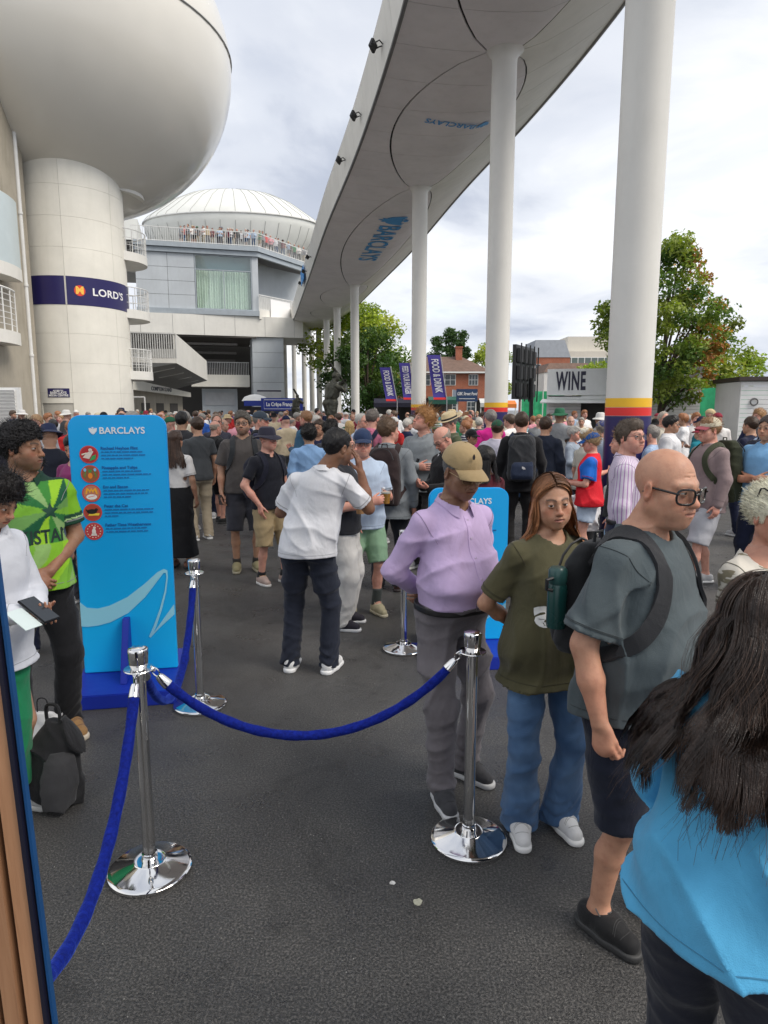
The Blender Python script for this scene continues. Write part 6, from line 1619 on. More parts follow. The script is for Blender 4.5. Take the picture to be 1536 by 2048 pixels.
# ------------------------------------------------------------------ information totems
M_tot = paint('totem_blue', (.010, .46, .93), .33, .05, 1.2)
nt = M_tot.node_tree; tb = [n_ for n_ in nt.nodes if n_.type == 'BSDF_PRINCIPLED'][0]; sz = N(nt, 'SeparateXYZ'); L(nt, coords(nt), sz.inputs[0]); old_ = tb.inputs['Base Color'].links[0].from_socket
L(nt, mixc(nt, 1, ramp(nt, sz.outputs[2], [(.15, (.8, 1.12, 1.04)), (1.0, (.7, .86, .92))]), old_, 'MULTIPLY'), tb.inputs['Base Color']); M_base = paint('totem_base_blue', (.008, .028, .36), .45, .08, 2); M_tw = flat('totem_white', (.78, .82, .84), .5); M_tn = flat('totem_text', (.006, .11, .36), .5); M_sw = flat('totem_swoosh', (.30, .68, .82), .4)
def totem(label, loc, yaw, W, Hh, full):
    e = empty('information_totem', (loc[0], loc[1], 0), R_(yaw)); tag(e, label, 'sign')
    r = .085; out = [(-W/2, .10), (W/2, .10)]+[(W/2-r+math.cos(a)*r, Hh-r+math.sin(a)*r) for a in np.linspace(0, PI/2, 9)]+[(-W/2+r+math.cos(a)*r, Hh-r+math.sin(a)*r) for a in np.linspace(PI/2, PI, 9)]
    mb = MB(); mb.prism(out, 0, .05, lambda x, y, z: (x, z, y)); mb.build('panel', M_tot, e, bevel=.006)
    mb = MB(); mb.box((-W/2-.035, -.40, 0), (W/2+.035, .42, .098)); mb.build('base', M_base, e, bevel=.006)
    for sy in (-1, 1):
        y0 = -.004 if sy < 0 else .054; mb = MB(); mb.prism([(0, .10), (sy*.24, .10), (sy*.05, .50), (0, .50)][::sy], -.022, .022, lambda x, y, z: (z+(.02 if sy > 0 else -.01), y0+x, y)); mb.build('bracket', M_base, e, bevel=.003)
    def F(x, z, d=.0): return frame_matrix((x, -.003-d, z), (1, 0, 0), (0, 0, 1))
    k = W/.63
    zt = Hh-.105
    shape2d('emblem', eagle(.052, -.155, 0), M_tw, F(0, zt), e, .001); lettering('brand_letters', 'BARCLAYS', .062, M_tw, F(.03, zt), e, .0006, .0013, 'CENTER', 1, 1.0)
    # ribbon swoosh
    sw = [(-.314, .62), (-.29, .585), (-.24, .57), (-.16, .575), (-.06, .61), (.06, .68), (.17, .77), (.235, .82), (.262, .826), (.272, .80), (.266, .74), (.235, .62), (.19, .48), (.165, .40), (.24, .49), (.313, .56), (.313, .65), (.24, .56), (.185, .44), (.14, .36), (.135, .345), (.15, .345), (.165, .37), (.20, .46), (.238, .58), (.262, .70), (.269, .79), (.262, .812), (.24, .80), (.16, .70), (.05, .60), (-.07, .53), (-.20, .49), (-.314, .48)]
    if not full: sw = [(x, z*.66+.0) for x, z in sw]
    # split into simple quads: two halves to keep the polygon sane
    up_ = [(-.314, .62), (-.27, .578), (-.20, .568), (-.12, .585), (0, .64), (.12, .73), (.21, .81), (.255, .832), (.278, .82), (.279, .77), (.262, .66), (.225, .53), (.185, .42), (.165, .375), (.195, .415), (.25, .49), (.313, .575)]
    lo_ = [(-.314, .445), (-.27, .440), (-.20, .446), (-.12, .465), (0, .525), (.12, .635), (.21, .75), (.252, .803), (.266, .802), (.269, .77), (.252, .67), (.212, .54), (.165, .42), (.13, .345), (.14, .335), (.20, .40), (.313, .50)]
    mb = MB(); f = 1.0 if full else .62; oz = 0 if full else .05
    fw_ = lambda p: (p[0], -.0035, p[1]*f+oz)
    for i in range(len(up_)-1): mb.poly([fw_(up_[i]), fw_(up_[i+1]), fw_(lo_[i+1]), fw_(lo_[i])])
    mb.build('swoosh', M_sw, e)
    rn = random.Random(4)
    def words(x0, x1, z, h=.009, n_=1):
        mb = MB(); x = x0
        while x < x1-.01:
            w_ = rn.uniform(.012, .05); x2 = min(x+w_, x1); mb.box((x, -.0042, z-h/2), (x2, -.003, z+h/2)); x = x2+.006
        return mb
    if full:
        T_ = ['Rachael Heyhoe Flint', 'Pineapple and Tulips', 'Egg and Bacon', 'Peter the Cat', 'Father Time Weathervane']; Rr = flat('badge_red', (.50, .02, .03), .5)
        for i, t_ in enumerate(T_):
            z = Hh-.262-i*.131; x = -.19
            circ = lambda r_: [(math.cos(a_)*r_, math.sin(a_)*r_) for a_ in np.linspace(0, 2*PI, 32)[:-1]]
            bd = shape2d('badge', [circ(.060)], flat('badge_rim', (.62, .06, .05), .5), F(x, z), e, .001)
            def bit(pl, c, d): shape2d('badge_figure', pl, flat('badge_%.2f_%.2f_%.2f' % c, c, .6), F(x, z, d), bd, .0006)
            O = lambda cx, cy, rx, ry, n_=14: [(cx+math.cos(a_)*rx, cy+math.sin(a_)*ry) for a_ in np.linspace(0, 2*PI, n_+1)[:-1]]
            bit([circ(.052)], [(.45, .02, .03), (.30, .10, .04), (.55, .20, .12), (.42, .06, .03), (.50, .05, .06)][i], .001)
            if i == 0: bit([[(-.04, -.02), (.0, -.03), (.03, .02), (.012, .028), (-.02, .005)], O(.01, .03, .012, .011)], (.75, .62, .55), .0022); bit([[(0, -.045), (.04, -.03), (.045, 0), (.02, -.01)]], (.04, .35, .10), .003); bit([[(-.045, -.005), (-.01, .008), (-.015, .014), (-.047, .004)]], (.8, .75, .6), .0036)
            if i == 1: bit([O(0, -.012, .015, .02)], (.85, .25, .02), .0022); bit([[(-.008, .008), (.008, .008), (.012, .035), (0, .025), (-.012, .035)], [(-.04, -.02), (-.034, -.022), (-.024, .02), (-.03, .022)], [(.034, -.022), (.04, -.02), (.03, .022), (.024, .02)]], (.06, .28, .05), .0022); bit([O(-.032, .028, .009, .012), O(.032, .028, .009, .012)], (.25, .5, .75), .003)
            if i == 2: bit([[(-.04, -.005), (-.03, -.005), (-.02, .02), (-.01, .0), (0, .02), (.01, 0), (.02, .02), (.03, -.005), (.04, -.005), (.03, .035), (.02, .033), (.01, .02), (0, .035), (-.01, .02), (-.02, .033), (-.03, .035)]], (.9, .42, .03), .0022); bit([O(0, -.025, .035, .018)], (.85, .83, .8), .0022); bit([[(-.022, -.03), (.02, -.02), (.022, -.015), (-.02, -.024)]], (.8, .25, .2), .003)
            if i == 3: bit([O(-.004, .006, .032, .017), O(.024, .018, .011, .010), [(-.03, 0), (-.045, .02), (-.04, .022), (-.024, .008)]], (.01, .01, .012), .003); bit([[(-.03, -.022), (.04, -.022), (.044, -.006), (-.02, -.008)]], (.9, .62, .05), .0022)
            if i == 4: bit([O(0, -.002, .013, .022), O(.004, .025, .009, .009), [(-.02, -.03), (.02, -.03), (.015, -.015), (-.015, -.015)]], (.8, .72, .66), .0022); bit([O(math.cos(a_)*.043, math.sin(a_)*.043, .004, .004, 6) for a_ in np.linspace(0, 2*PI, 15)[:-1]], (.85, .7, .5), .0022)
            lettering('entry_title', t_, .028, M_tn, F(-.115, z+.040), e, .0004, .0006, 'LEFT', 1, 1.0)
            lines = [words(-.112, .165+rn.uniform(-.03, .05), z+.016, .008), words(-.112, .19+rn.uniform(-.03, .02), z-.006, .008)]+([words(-.112, rn.uniform(-.02, .12), z-.028, .008)] if i != 4 else [])
            for l_ in lines: l_.build('entry_text', flat('totem_text_faint', (.008, .17, .47), .5), e)
    else:
        for t_, z in (('Barclaycard Customers', Hh-.20), ('win a cricket ball', Hh-.245)): lettering('notice_text', t_, .038, M_tn, F(0, z), e, .0004, .0008, 'CENTER', 1, 1)
        words(-.16, .16, Hh-.30).build('notice_text', M_tn, e); words(-.2, .22, Hh-.335).build('notice_text', M_tn, e); lettering('notice_text', 'Terms & Loo', .034, M_tn, F(.02, Hh-.39), e, .0004, .002, 'CENTER', 1, 1)
    return e
totem('tall sky blue bank totem with five round red badges on a blue base', (-1.795, 4.575), 10, .63, 1.90, True)
totem('shorter sky blue bank totem behind the man in the lilac shirt', (.665, 5.22), 4, .63, 1.33, False)

# ------------------------------------------------------------------ rope posts and velvet ropes
M_chr = bpy.data.materials.new('polished_chrome'); nt, b, o = nodes(M_chr); b.inputs['Metallic'].default_value = 1; b.inputs['Base Color'].default_value = (.78, .77, .76, 1)
f = noise(nt, coords(nt), 9, 5, .7); L(nt, ramp(nt, f, [(.35, (.035, .035, .035)), (.75, (.16, .16, .16))]), b.inputs['Roughness']); bump(nt, b, noise(nt, coords(nt, (1, 1, .4)), 5, 2), .03, .01)
def velvet():
    m = bpy.data.materials.new('blue_velvet'); nt, b, o = nodes(m); v = coords(nt); f = noise(nt, v, 60, 4, .7, .5)
    L(nt, ramp(nt, f, [(.3, (.003, .007, .10)), (.7, (.007, .020, .25))]), b.inputs['Base Color']); b.inputs['Roughness'].default_value = .8; b.inputs['Sheen Weight'].default_value = .55; b.inputs['Sheen Roughness'].default_value = .35; b.inputs['Sheen Tint'].default_value = (.10, .2, 1, 1)
    b.inputs['Specular IOR Level'].default_value = .1; bump(nt, b, noise(nt, v, 25, 4, .6, 1), .5, .012); return m
M_vel = velvet()
mb = MB(); mb.lathe([(.0, .0), (.168, .0), (.172, .006), (.172, .018), (.168, .022), (.155, .027), (.068, .052), (.064, .056), (.060, .054), (.032, .056), (.032, .085), (.027, .088)], n=64); ME_base = mb.mesh('base', M_chr, True)
mb = MB(); mb.lathe([(.0252, .08), (.0252, .925)], n=32); ME_pole = mb.mesh('pole', M_chr, True)
mb = MB(); mb.lathe([(.0252, .905), (.030, .905), (.034, .918), (.037, .925), (.040, .975), (.040, .985), (.036, .990), (.020, .994), (.0, .995)], n=40); ME_cap = mb.mesh('cap', M_chr, True)
mb = MB(); mb.lathe([(.026, .900), (.058, .899), (.060, .902), (.058, .905), (.026, .906)], n=40); ME_ring = mb.mesh('collar_ring', M_chr, True)
POSTS = {'A': ((-.995, 2.61), 'chrome rope post with broad round base in front of the tall totem'), 'B': ((-1.215, 4.22), 'chrome rope post standing behind, at the corner of the tall totem base'), 'C': ((.385, 2.81), 'chrome rope post standing in front of the man in the lilac shirt'), 'D': ((.16, 5.27), 'rope post whose round base peeps out behind the lilac shirted man'), 'E': ((-.78, 1.02), 'rope post hidden past the slatted panel'), 'F': ((2.0, 5.1), 'rope post hidden behind the olive shirted woman')}
for k, (p, lab) in POSTS.items():
    e = empty('rope_post', (p[0], p[1], 0), hash(k) % 7 if False else ord(k)*.7); tag(e, lab, 'rope post', 'chrome rope posts')
    for nm, me in (('base', ME_base), ('pole', ME_pole), ('cap', ME_cap), ('collar_ring', ME_ring)): add_mesh(nm, me, e)
def rope(a, b, sag, label, r=.0205):
    a = Vector((*POSTS[a][0], .898)); b = Vector((*POSTS[b][0], .898)); d = (b-a); d.z = 0; d.normalize(); a1 = a+d*.056; b1 = b-d*.056
    e = empty('velvet_rope', (a.x, a.y, 0)); tag(e, label, 'rope', 'blue velvet ropes'); o = Vector((a.x, a.y, 0)); n_ = 60; P = []
    L_ = (b1-a1).length; c = .5
    def pt(t): p = a1+(b1-a1)*t; y = 4*t*(1-t); p.z -= sag*(y**.86); return p-o
    P = [pt(i/n_) for i in range(n_+1)]
    # leave room for hook and ferrule at both ends
    cum = [0]
    for i in range(n_): cum.append(cum[-1]+(P[i+1]-P[i]).length)
    T_ = cum[-1]
    def along(s):
        s = max(0, min(T_, s))
        for i in range(n_):
            if cum[i+1] >= s: q = (s-cum[i])/(cum[i+1]-cum[i]+1e-9); return P[i]+(P[i+1]-P[i])*q
        return P[-1]
    rr = random.Random(3); mb = MB(); S = np.linspace(.085, T_-.085, 70); mb.tube([along(s) for s in S], [r*(1+.05*math.sin(i*.9)+rr.uniform(-.02, .02)) for i in range(70)], 14); mb.build('cord', M_vel, e, True)
    for f in (0, 1):
        g = (lambda s: along(s)) if f == 0 else (lambda s: along(T_-s))
        mb = MB(); mb.tube([g(.033), g(.036), g(.05), g(.085), g(.09)], [.008, .015, .019, .0225, .0225], 16); mb.build('ferrule', M_chr, e, True)
        mb = MB(); c0 = g(.0); c1 = g(.033); t = (c1-c0).normalized(); u = Vector((0, 0, 1)); u = (u-t*u.dot(t)).normalized(); sd = t.cross(u)
        mb.tube([c0+t*(.016+math.cos(a_)*.022)+u*(math.sin(a_)*.012) for a_ in np.linspace(0, 2*PI, 18)[:-1]], .0032, 6, closed=True); mb.tube([c0-t*.002+t*(math.cos(a_)*.012)+sd*(math.sin(a_)*.010) for a_ in np.linspace(0, 2*PI, 14)[:-1]], .003, 6, closed=True); mb.build('hook', M_chr, e, True)
rope('A', 'C', .335, 'blue velvet rope hanging in a long swag between the two front posts')
rope('A', 'E', .43, 'blue velvet rope running down past the slatted panel edge')
rope('B', 'A', .42, 'blue velvet rope drooping beside the tall totem to the post behind')
rope('D', 'F', .42, 'blue velvet rope partly seen between lilac shirt and olive top')
# ------------------------------------------------------------------ slatted timber panel at the near left
def wood():
    m = bpy.data.materials.new('oak_slat'); nt, b, o = nodes(m); v = coords(nt, (18, 18, 1.0)); f = noise(nt, v, 4, 5, .6, .8); oi = N(nt, 'ObjectInfo')
    c = ramp(nt, f, [(.25, (.24, .115, .055)), (.5, (.34, .175, .09)), (.75, (.40, .215, .115))]); hsv = N(nt, 'HueSaturation'); mr = N(nt, 'MapRange'); L(nt, oi.outputs['Random'], mr.inputs[0]); mr.inputs[3].default_value = .8; mr.inputs[4].default_value = 1.15; L(nt, mr.outputs[0], hsv.inputs['Value']); L(nt, c, hsv.inputs['Color']); L(nt, hsv.outputs[0], b.inputs['Base Color']); b.inputs['Roughness'].default_value = .55; bump(nt, b, f, .25, .003); return m
M_wood = wood(); sp = empty('slatted_panel', (-.465, .90, 0)); sp.rotation_euler = (0, R_(-2), 0); tag(sp, 'oak slatted booth panel with blue painted edge at the near left', 'panel')
mb = MB(); mb.box((-.95, .012, 0), (-.0065, .016, 2.3)); mb.build('backing', flat('backing_dark', (.020, .014, .010), .8), sp)
mb = MB(); mb.box((-.004, -.006, 0), (0, .006, 2.32)); mb.build('edge_board', paint('edge_blue', (.008, .06, .18), .4, .1, 20), sp, bevel=.001)
mb = MB(); mb.box((-.0125, -.012, 0), (-.0065, .006, 2.32)); mb.build('dark_trim', flat('trim_dark', (.008, .008, .02), .4), sp)
mb = MB(); mb.box((-.0255, -.006, 0), (0, .0115, 2.3)); ME_slat = mb.mesh('slat', M_wood, bevel=.0012)
for i in range(26): o_ = add_mesh('slat', ME_slat, sp); o_.location = (-.0145-i*.0355, 0, 0)
# ------------------------------------------------------------------ the people near the ropes
BEHIND = dict(la=((-.262, -.12, 1.15), (-.055, -.20, .985)), ra=((.262, -.12, 1.15), (.055, -.205, 1.0)), lh=dict(t=(.9, -.1, -.35), n=(0, -1, 0), curl=.5), rh=dict(t=(-.9, -.1, -.35), n=(0, -1, 0), curl=.5))
PHONE = dict(la=((-.225, .03, 1.13), (-.075, .25, 1.13)), ra=((.225, .03, 1.13), (.07, .25, 1.13)), lh=dict(t=(.45, .8, .25), n=(.1, -.3, 1), curl=.5), rh=dict(t=(-.45, .8, .25), n=(-.1, -.3, 1), curl=.6))
CLASP = dict(la=((-.235, -.0, 1.13), (-.055, .165, .985)), ra=((.235, .0, 1.13), (.06, .175, .965)), lh=dict(t=(.8, .25, -.45), n=(0, -1, -.1), curl=.5), rh=dict(t=(-.8, .25, -.40), n=(0, -1, -.1), curl=.6))
FOLD = dict(la=((-.25, .04, 1.15), (.04, .20, 1.13)), ra=((.25, .04, 1.15), (-.05, .235, 1.15)), lh=dict(t=(1, .1, .05), n=(0, -1, 0), curl=.3), rh=dict(t=(-1, .05, .05), n=(0, -1, 0), curl=.3))
CUPR = dict(ra=((.245, .02, 1.12), (.17, .27, 1.16)), rh=dict(t=(-.25, 1, .25), n=(-1, .2, 0), curl=.75, thumb=.5))
CUPL = dict(la=((-.245, .02, 1.12), (-.17, .27, 1.16)), lh=dict(t=(.25, 1, .25), n=(1, .2, 0), curl=.75, thumb=.5))
POCKR = dict(ra=((.30, -.05, 1.14), (.20, .08, .93)), rh=dict(t=(-.1, .15, -1), n=(-1, 0, 0), curl=.3))
BLK = (.012, .012, .014); NAVY = (.012, .016, .040); WHITE = (.78, .78, .79); KHAKI = (.36, .27, .15); GREY = (.20, .21, .22)
def held(J, k, name, label, cat, build, d=.085, group=None, n=(0, 0, 0)):
    """a thing in a hand: build(mb-parent) works in a frame at the grip, z up"""
    wr, t = J['HP'][k]; p = wr+t*d*J['s']+A3(n)
    root = J['root']; M = Matrix.Translation(root.location) @ root.rotation_euler.to_matrix().to_4x4(); q = M @ Vector([float(v) for v in p])
    e = empty(name, q, root.rotation_euler.z); tag(e, label, cat, group); build(e); return e
M_plast = glass_mat('cup_plastic', (.88, .88, .86), .12, .15); M_beer = paint('beer', (.62, .30, .04), .2, .05)
def beer_cup(e):
    mb = MB(); mb.lathe([(.031, -.07), (.044, .07), (.046, .072)], n=24); mb.build('cup', M_plast, e, True)
    mb = MB(); mb.lathe([(.0, -.068), (.0300, -.068), (.0385, .020), (0, .020)], n=24); mb.build('beer', M_beer, e, True)
    mb = MB(); mb.lathe([(.0384, .021), (.0396, .034), (0, .036)], n=24); mb.build('foam', flat('foam', (.8, .76, .66), .8), e, True)
def paper_cup(e):
    mb = MB(); mb.lathe([(0, -.05), (.030, -.05), (.043, .048), (.046, .052), (.041, .052), (.038, .03), (0, .03)], n=24); mb.build('cup', paint('kraft_cup', (.42, .23, .10), .7, .1, 20), e, True)
    mb = MB(); mb.lathe([(.044, .044), (.047, .048), (.046, .055), (.041, .053)], n=24); mb.build('rim', flat('cup_rim', (.8, .78, .74), .6), e, True)
def smartphone(e):
    M = Matrix.Rotation(R_(35), 4, 'X'); mb = MB(); mb.box((-.038, -.005, -.078), (.038, .004, .078), M); mb.build('case', flat('phone_case', (.012, .012, .014), .25), e, bevel=.003)
    mb = MB(); mb.box((-.035, -.0062, -.074), (.035, -.0052, .074), M); mb.build('screen', flat('phone_glass', (.03, .035, .04), .05), e)

# man in the green cricket jersey
def jersey(V, J):
    s = J['s']; x, y, z = V[:, 0], V[:, 1], V[:, 2]; cx, cz = -.085*s, 1.30*s
    a = np.arctan2(z-cz, x-cx); r = np.hypot(x-cx, z-cz); k = np.floor((a+PI)/(2*PI)*14+.25*np.sin(r*9)).astype(int)
    pal = np.array([(.20, .46, .04), (.025, .17, .045), (.27, .45, .16), (.05, .25, .04), (.32, .60, .03), (.010, .10, .04), (.16, .35, .09)]); c = pal[k % 7].copy()
    low = z < 1.13*s; kk = np.floor((x+y*.5)*11+np.sin(z*12)).astype(int); c[low] = np.array([(.24, .52, .03), (.28, .48, .14), (.20, .46, .04), (.32, .62, .03)])[kk[low] % 4]
    sl = np.abs(x) > .19*s; c[sl] = (.20, .46, .02)
    for sd in (-1, 1):
        e, wr = J['arm'][sd]; so = J['sho'][sd]; d = unit(e-so); t = ((V-so)@d)/np.linalg.norm(e-so); near = np.linalg.norm(V-so-np.outer(((V-so)@d), d), axis=1) < .1
        c[near & (t > .50) & (x*sd > .12)] = (.012, .055, .03); c[near & (t > .575) & (t < .60) & (x*sd > .12)] = (.5, .7, .3)
    c[z > 1.455*s] = (.015, .05, .03); return c
J = human('person', 'young man in a lime green cricket jersey, black trousers, gazing past the totem', (-2.03, 3.80), 218, 1.85, 'm', (.33, .18, .108), w=1.0, res=1, seed=11, head=(48, -2, 0), feat=dict(stubble=.42, brow=(.008, .006, .005), browth=.006, nose=1.0, jaw=.96), gaze=(.05, .05),
    **CLASP, lf=(-.12, .02, 15), rf=(.13, .06, -10), top=dict(sleeve='short', slen=.72, slr=.072, loose=.02, mat=vcol_mat('jersey', .75), paint=jersey, collar='open', cmat=cloth((.012, .05, .03)), h=.0065), bottom=dict(col=BLK, bunch=1.2), shoes=dict(col=(.30, .17, .07), sole=(.55, .48, .38), lace=(.75, .58, .28)), hair=dict(kind='afro', col=(.010, .008, .008), vol=.020, fur=3500, furlen=.014, curl=.9, stand=.5))
def chest_text(J, txt, size, mat, x=0, z=1.22, sx=1.0, off=.0, ray=(0, -1, 0), xdir=(-1, 0, 0)):
    me = text_mesh(txt, size, 0, off); M = frame_matrix((x, .30, z*J['s']), xdir, (0, 0, 1))
    for v in me.vertices: v.co.x *= sx
    project_decal(J, me, M, ray); me.materials.clear(); me.materials.append(mat); return add_mesh('shirt_print', me, J['shirt'])
chest_text(J, 'PAKISTAN', .105, flat('print_dark', (.008, .03, .02), .7), -.01, 1.165, .80, .0025)
me = bpy.data.meshes.new('star'); pts = [((.05 if i % 2 == 0 else .022)*math.sin(i*PI/5), (.05 if i % 2 == 0 else .022)*math.cos(i*PI/5), 0) for i in range(10)]; me.from_pydata(pts, [], [tuple(range(10))])
project_decal(J, me, frame_matrix((-.085*J['s'], .3, 1.30*J['s']), (-1, 0, 0), (0, 0, 1)), (0, -1, 0)); me.materials.append(flat('star_dark', (.01, .06, .035), .6)); add_mesh('star_badge', me, J['shirt'])

# woman in the white jacket, tapping at her phone
J = human('person', 'woman in a white jacket and green skirt looking down at her phone', (-1.845, 2.99), 248, 1.66, 'f', TAN, w=1.02, res=1, seed=12, lean=(0, .07), head=(10, -30, 0), hoff=(0, .06), feat=dict(lash=1), bust=.8, la=((-.24, .05, 1.12), (-.05, .29, 1.09)), ra=((.24, .06, 1.11), (.05, .31, 1.12)), lh=dict(t=(.4, .85, .2), n=(.1, -.2, 1), curl=.45), rh=dict(t=(-.5, .8, .1), n=(0, -.1, -1), curl=.55),
    lf=(-.12, .0, 8), rf=(.10, .10, -6), top=dict(name='jacket', sleeve='long', hem=.80, loose=.030, flare=.025, col=(.72, .74, .79), collar='open', fold=.009), bottom=dict(kind='skirt', col=(.012, .22, .09), hem=.16, flare=-.02), shoes=dict(col=(.7, .7, .69)), hair=dict(kind='thick', col=(.012, .009, .008), vol=.026, fur=4500, furlen=.020, stand=.4, mess=.5, curl=1.0, furw=.003))
def big_phone(e):
    M = Matrix.Rotation(R_(62), 4, 'X') @ Matrix.Rotation(R_(0), 4, 'Z'); mb = MB(); mb.box((-.042, -.006, -.085), (.042, .005, .085), M); mb.build('case', flat('phone_case', (.012, .012, .014), .25), e, bevel=.003)
    mb = MB(); mb.box((-.038, .0052, -.080), (.038, .0062, .080), M); mb.build('screen', flat('phone_glass', (.03, .035, .04), .05), e)
    mb = MB(); mb.box((.044, -.012, -.08), (.125, -.009, .05), M); mb.build('card_flap', flat('flap_white', (.66, .76, .74), .5), e)
held(J, -1, 'smartphone', 'dark smartphone in a flip case held by the white jacketed woman', 'phone', big_phone, .10, None, (.04, .02, .035))
rt = J['root']
def local_thing(J, name, label, cat): e = empty(name, J['root'].location, J['root'].rotation_euler.z); tag(e, label, cat); return e
e = local_thing(J, 'handbag', 'cream leather handbag with gold clasp hanging at the white jacket', 'handbag'); M_cream_l = paint('cream_leather', (.66, .61, .48), .4, .1, 6)
P = [loft([(.72, .23, .19, .135, .045), (.78, .23, .19, .155, .060), (.88, .23, .19, .135, .055), (.95, .23, .19, .08, .03)], 0, 'u', 2.2, .5), fold_noise(3, .006, 14, 10)]; l3, h3 = bounds(P); V, Q = sdf_mesh(P, l3, h3, .008); add_mesh('body', np_mesh('body', V, Q, None, M_cream_l, True), e)
mb = MB(); mb.tube(smooth_path([(.16, .16, .93), (.14, .10, 1.15), (.12, -.02, 1.40), (.20, -.10, 1.2), (.28, .12, .93)], 5), .007, 6); mb.build('strap', M_cream_l, e, True)
mb = MB(); mb.cbox((.285, .245, .86), (.012, .03, .05), None); mb.build('clasp', flat('gold', (.8, .55, .18), .25, 1), e, bevel=.003)
e = empty('backpack', (-1.64, 3.12, 0), R_(-25)); e.scale = (.86, .86, .90); tag(e, 'black and grey backpack standing on the ground beside the green skirt', 'backpack')
M_bkk = cloth((.016, .016, .018)); M_gr = cloth((.045, .045, .048))
P = [loft([(.012, 0, 0, .15, .10), (.08, 0, 0, .17, .13), (.25, 0, .0, .165, .125), (.38, .01, .02, .14, .10), (.45, .02, .03, .09, .06), (.48, .02, .03, .04, .03)], 0, 'u', 2.6), fold_noise(9, .02, 15, 12, 'crumple')]; l3, h3 = bounds(P); V, Q = sdf_mesh(P, l3, h3, .008); add_mesh('body', np_mesh('body', V, Q, None, M_bkk, True), e)
P = [loft([(.04, .10, -.06, .08, .09), (.16, .11, -.06, .085, .10), (.30, .10, -.04, .07, .08), (.34, .09, -.03, .04, .05)], 0, 'u', 2.6), fold_noise(4, .010, 15, 12)]; l3, h3 = bounds(P); V, Q = sdf_mesh(P, l3, h3, .008); add_mesh('pocket', np_mesh('pocket', V, Q, None, M_gr, True), e)
mb = MB(); mb.tube(smooth_path([(-.05, .02, .44), (-.06, .03, .54), (.03, .03, .55), (.06, .02, .45)], 5), .010, 6); mb.build('handle', M_bkk, e, True)
mb = MB(); mb.tube(smooth_path([(-.12, -.09, .36), (-.19, -.12, .22), (-.15, -.15, .06), (-.04, -.16, .02)], 5), .016, 8, flat=.4); mb.build('strap', M_bkk, e, True)
e = empty('carrier_bag', (-1.93, 3.60, 0)); e.scale = (.6, .6, .7); tag(e, 'white carrier bag standing behind the green skirt', 'bag'); P = [loft([(.005, 0, 0, .13, .06), (.2, 0, 0, .14, .07), (.36, 0, 0, .12, .03)], 0, 'u', 3), fold_noise(2, .012)]; l3, h3 = bounds(P); V, Q = sdf_mesh(P, l3, h3, .012); add_mesh('body', np_mesh('body', V, Q, None, cloth((.6, .6, .6)), True), e); mb = MB(); mb.tube(smooth_path([(-.05, 0, .35), (-.04, 0, .46), (.04, 0, .46), (.05, 0, .35)], 4), .006, 6); mb.build('handle', M_bkk, e, True)

# man in the white polo, seen from behind
J = human('person', 'man in a white polo and dark navy trousers seen from behind, hand at his ear', (-.555, 4.82), -12, 1.79, 'm', BROWN, w=1.0, belly=.03, res=1, seed=13, lean=(.13, -.01), head=(-38, -6, 0), hoff=(.07, .0), la=((-.27, .06, 1.16), (-.10, .27, 1.19)), lh=dict(t=(.5, .8, .1), n=(.2, 0, 1), curl=.7), ra=((.36, .10, 1.20), (.245, .10, 1.45)), rh=dict(t=(-.22, -.02, 1), n=(-1, .1, 0), curl=.15, spread=.10),
    feat=dict(stubble=.3), lf=(-.145, .0, 6), rf=(.145, .02, -12), top=dict(col=(.74, .74, .76), sleeve='short', slen=.76, slr=.072, loose=.017, hem=.87, fold=.010, collar='closed', h=.0075), bottom=dict(col=(.018, .022, .036), bunch=1.3, r1=.102, r2=.074, r3=.070, fold=.009), shoes=dict(col=(.74, .74, .73), sole=(.78, .78, .77), high=.095), hair=dict(kind='short', col=(.010, .009, .009), vol=.011, fur=3500, furlen=.008, stand=.6, furw=.002))
held(J, -1, 'paper_cup', 'brown paper cup held out by the man in the white polo', 'cup', paper_cup, .085, None, (.30, .02, -.03))
mb = MB(); mb.tube([J['head']*0+np.array((math.sin(t)*.080+.005+J['tc'][0]*1.0, math.cos(t)*.085-.012, 1.478*J['s']-.004*math.cos(t))) for t in np.linspace(2.0, 4.28, 14)], .0035, 6); mb.build('collar_tipping', flat('tipping', BLK, .8), J['shirt'], True)

# older man in the lilac shirt and khaki cap
LIL = (.54, .41, .64)
J = human('person', 'older man in a lilac shirt, grey trousers and khaki cap looking down', (.335, 3.26), 210, 1.765, 'm', (.24, .13, .08), w=.93, belly=.115, res=1, seed=14, head=(0, -17, 0), hoff=(0, .035), lean=(0, .02), feat=dict(old=1, fat=.2, nose=1.1, brow=(.03, .025, .02), eye=.003), gaze=(.1, -.3),
    **BEHIND, lf=(-.13, -.03, 18), rf=(.11, .10, -20), top=dict(col=LIL, sleeve='long', tuck=True, hem=.995, loose=.015, fold=.009, collar='open', collr=.072, neck=.062, h=.0075), bottom=dict(col=(.165, .150, .16), belt=True, waist=1.0, r1=.100, r2=.074, r3=.066, bunch=.7, hem=.06, fold=.010), shoes=dict(col=(.05, .05, .055), sole=(.55, .55, .55), lace=(.16, .16, .16)), hair=dict(kind='bald_fringe', col=(.10, .10, .10), vol=.005))
cp = cap(J, cloth((.37, .27, .14)), 'baseball', 1.05)
q = lambda p: J_at(J, p)
mb = MB(); mb.prism([(-.006, 0), (.006, 0), (.008, .012), (.003, .022), (-.004, .024), (-.008, .012)], 0, .001, lambda x, y, z: tuple(q((.018+x, .085-.3*y+.002, .092+y)))); mb.build('cap_emblem', flat('emblem_dark', (.03, .025, .03), .6), cp)
glasses(J, flat('gold_frame', (.45, .33, .18), .3, .8), 'rect', thick=.0013)
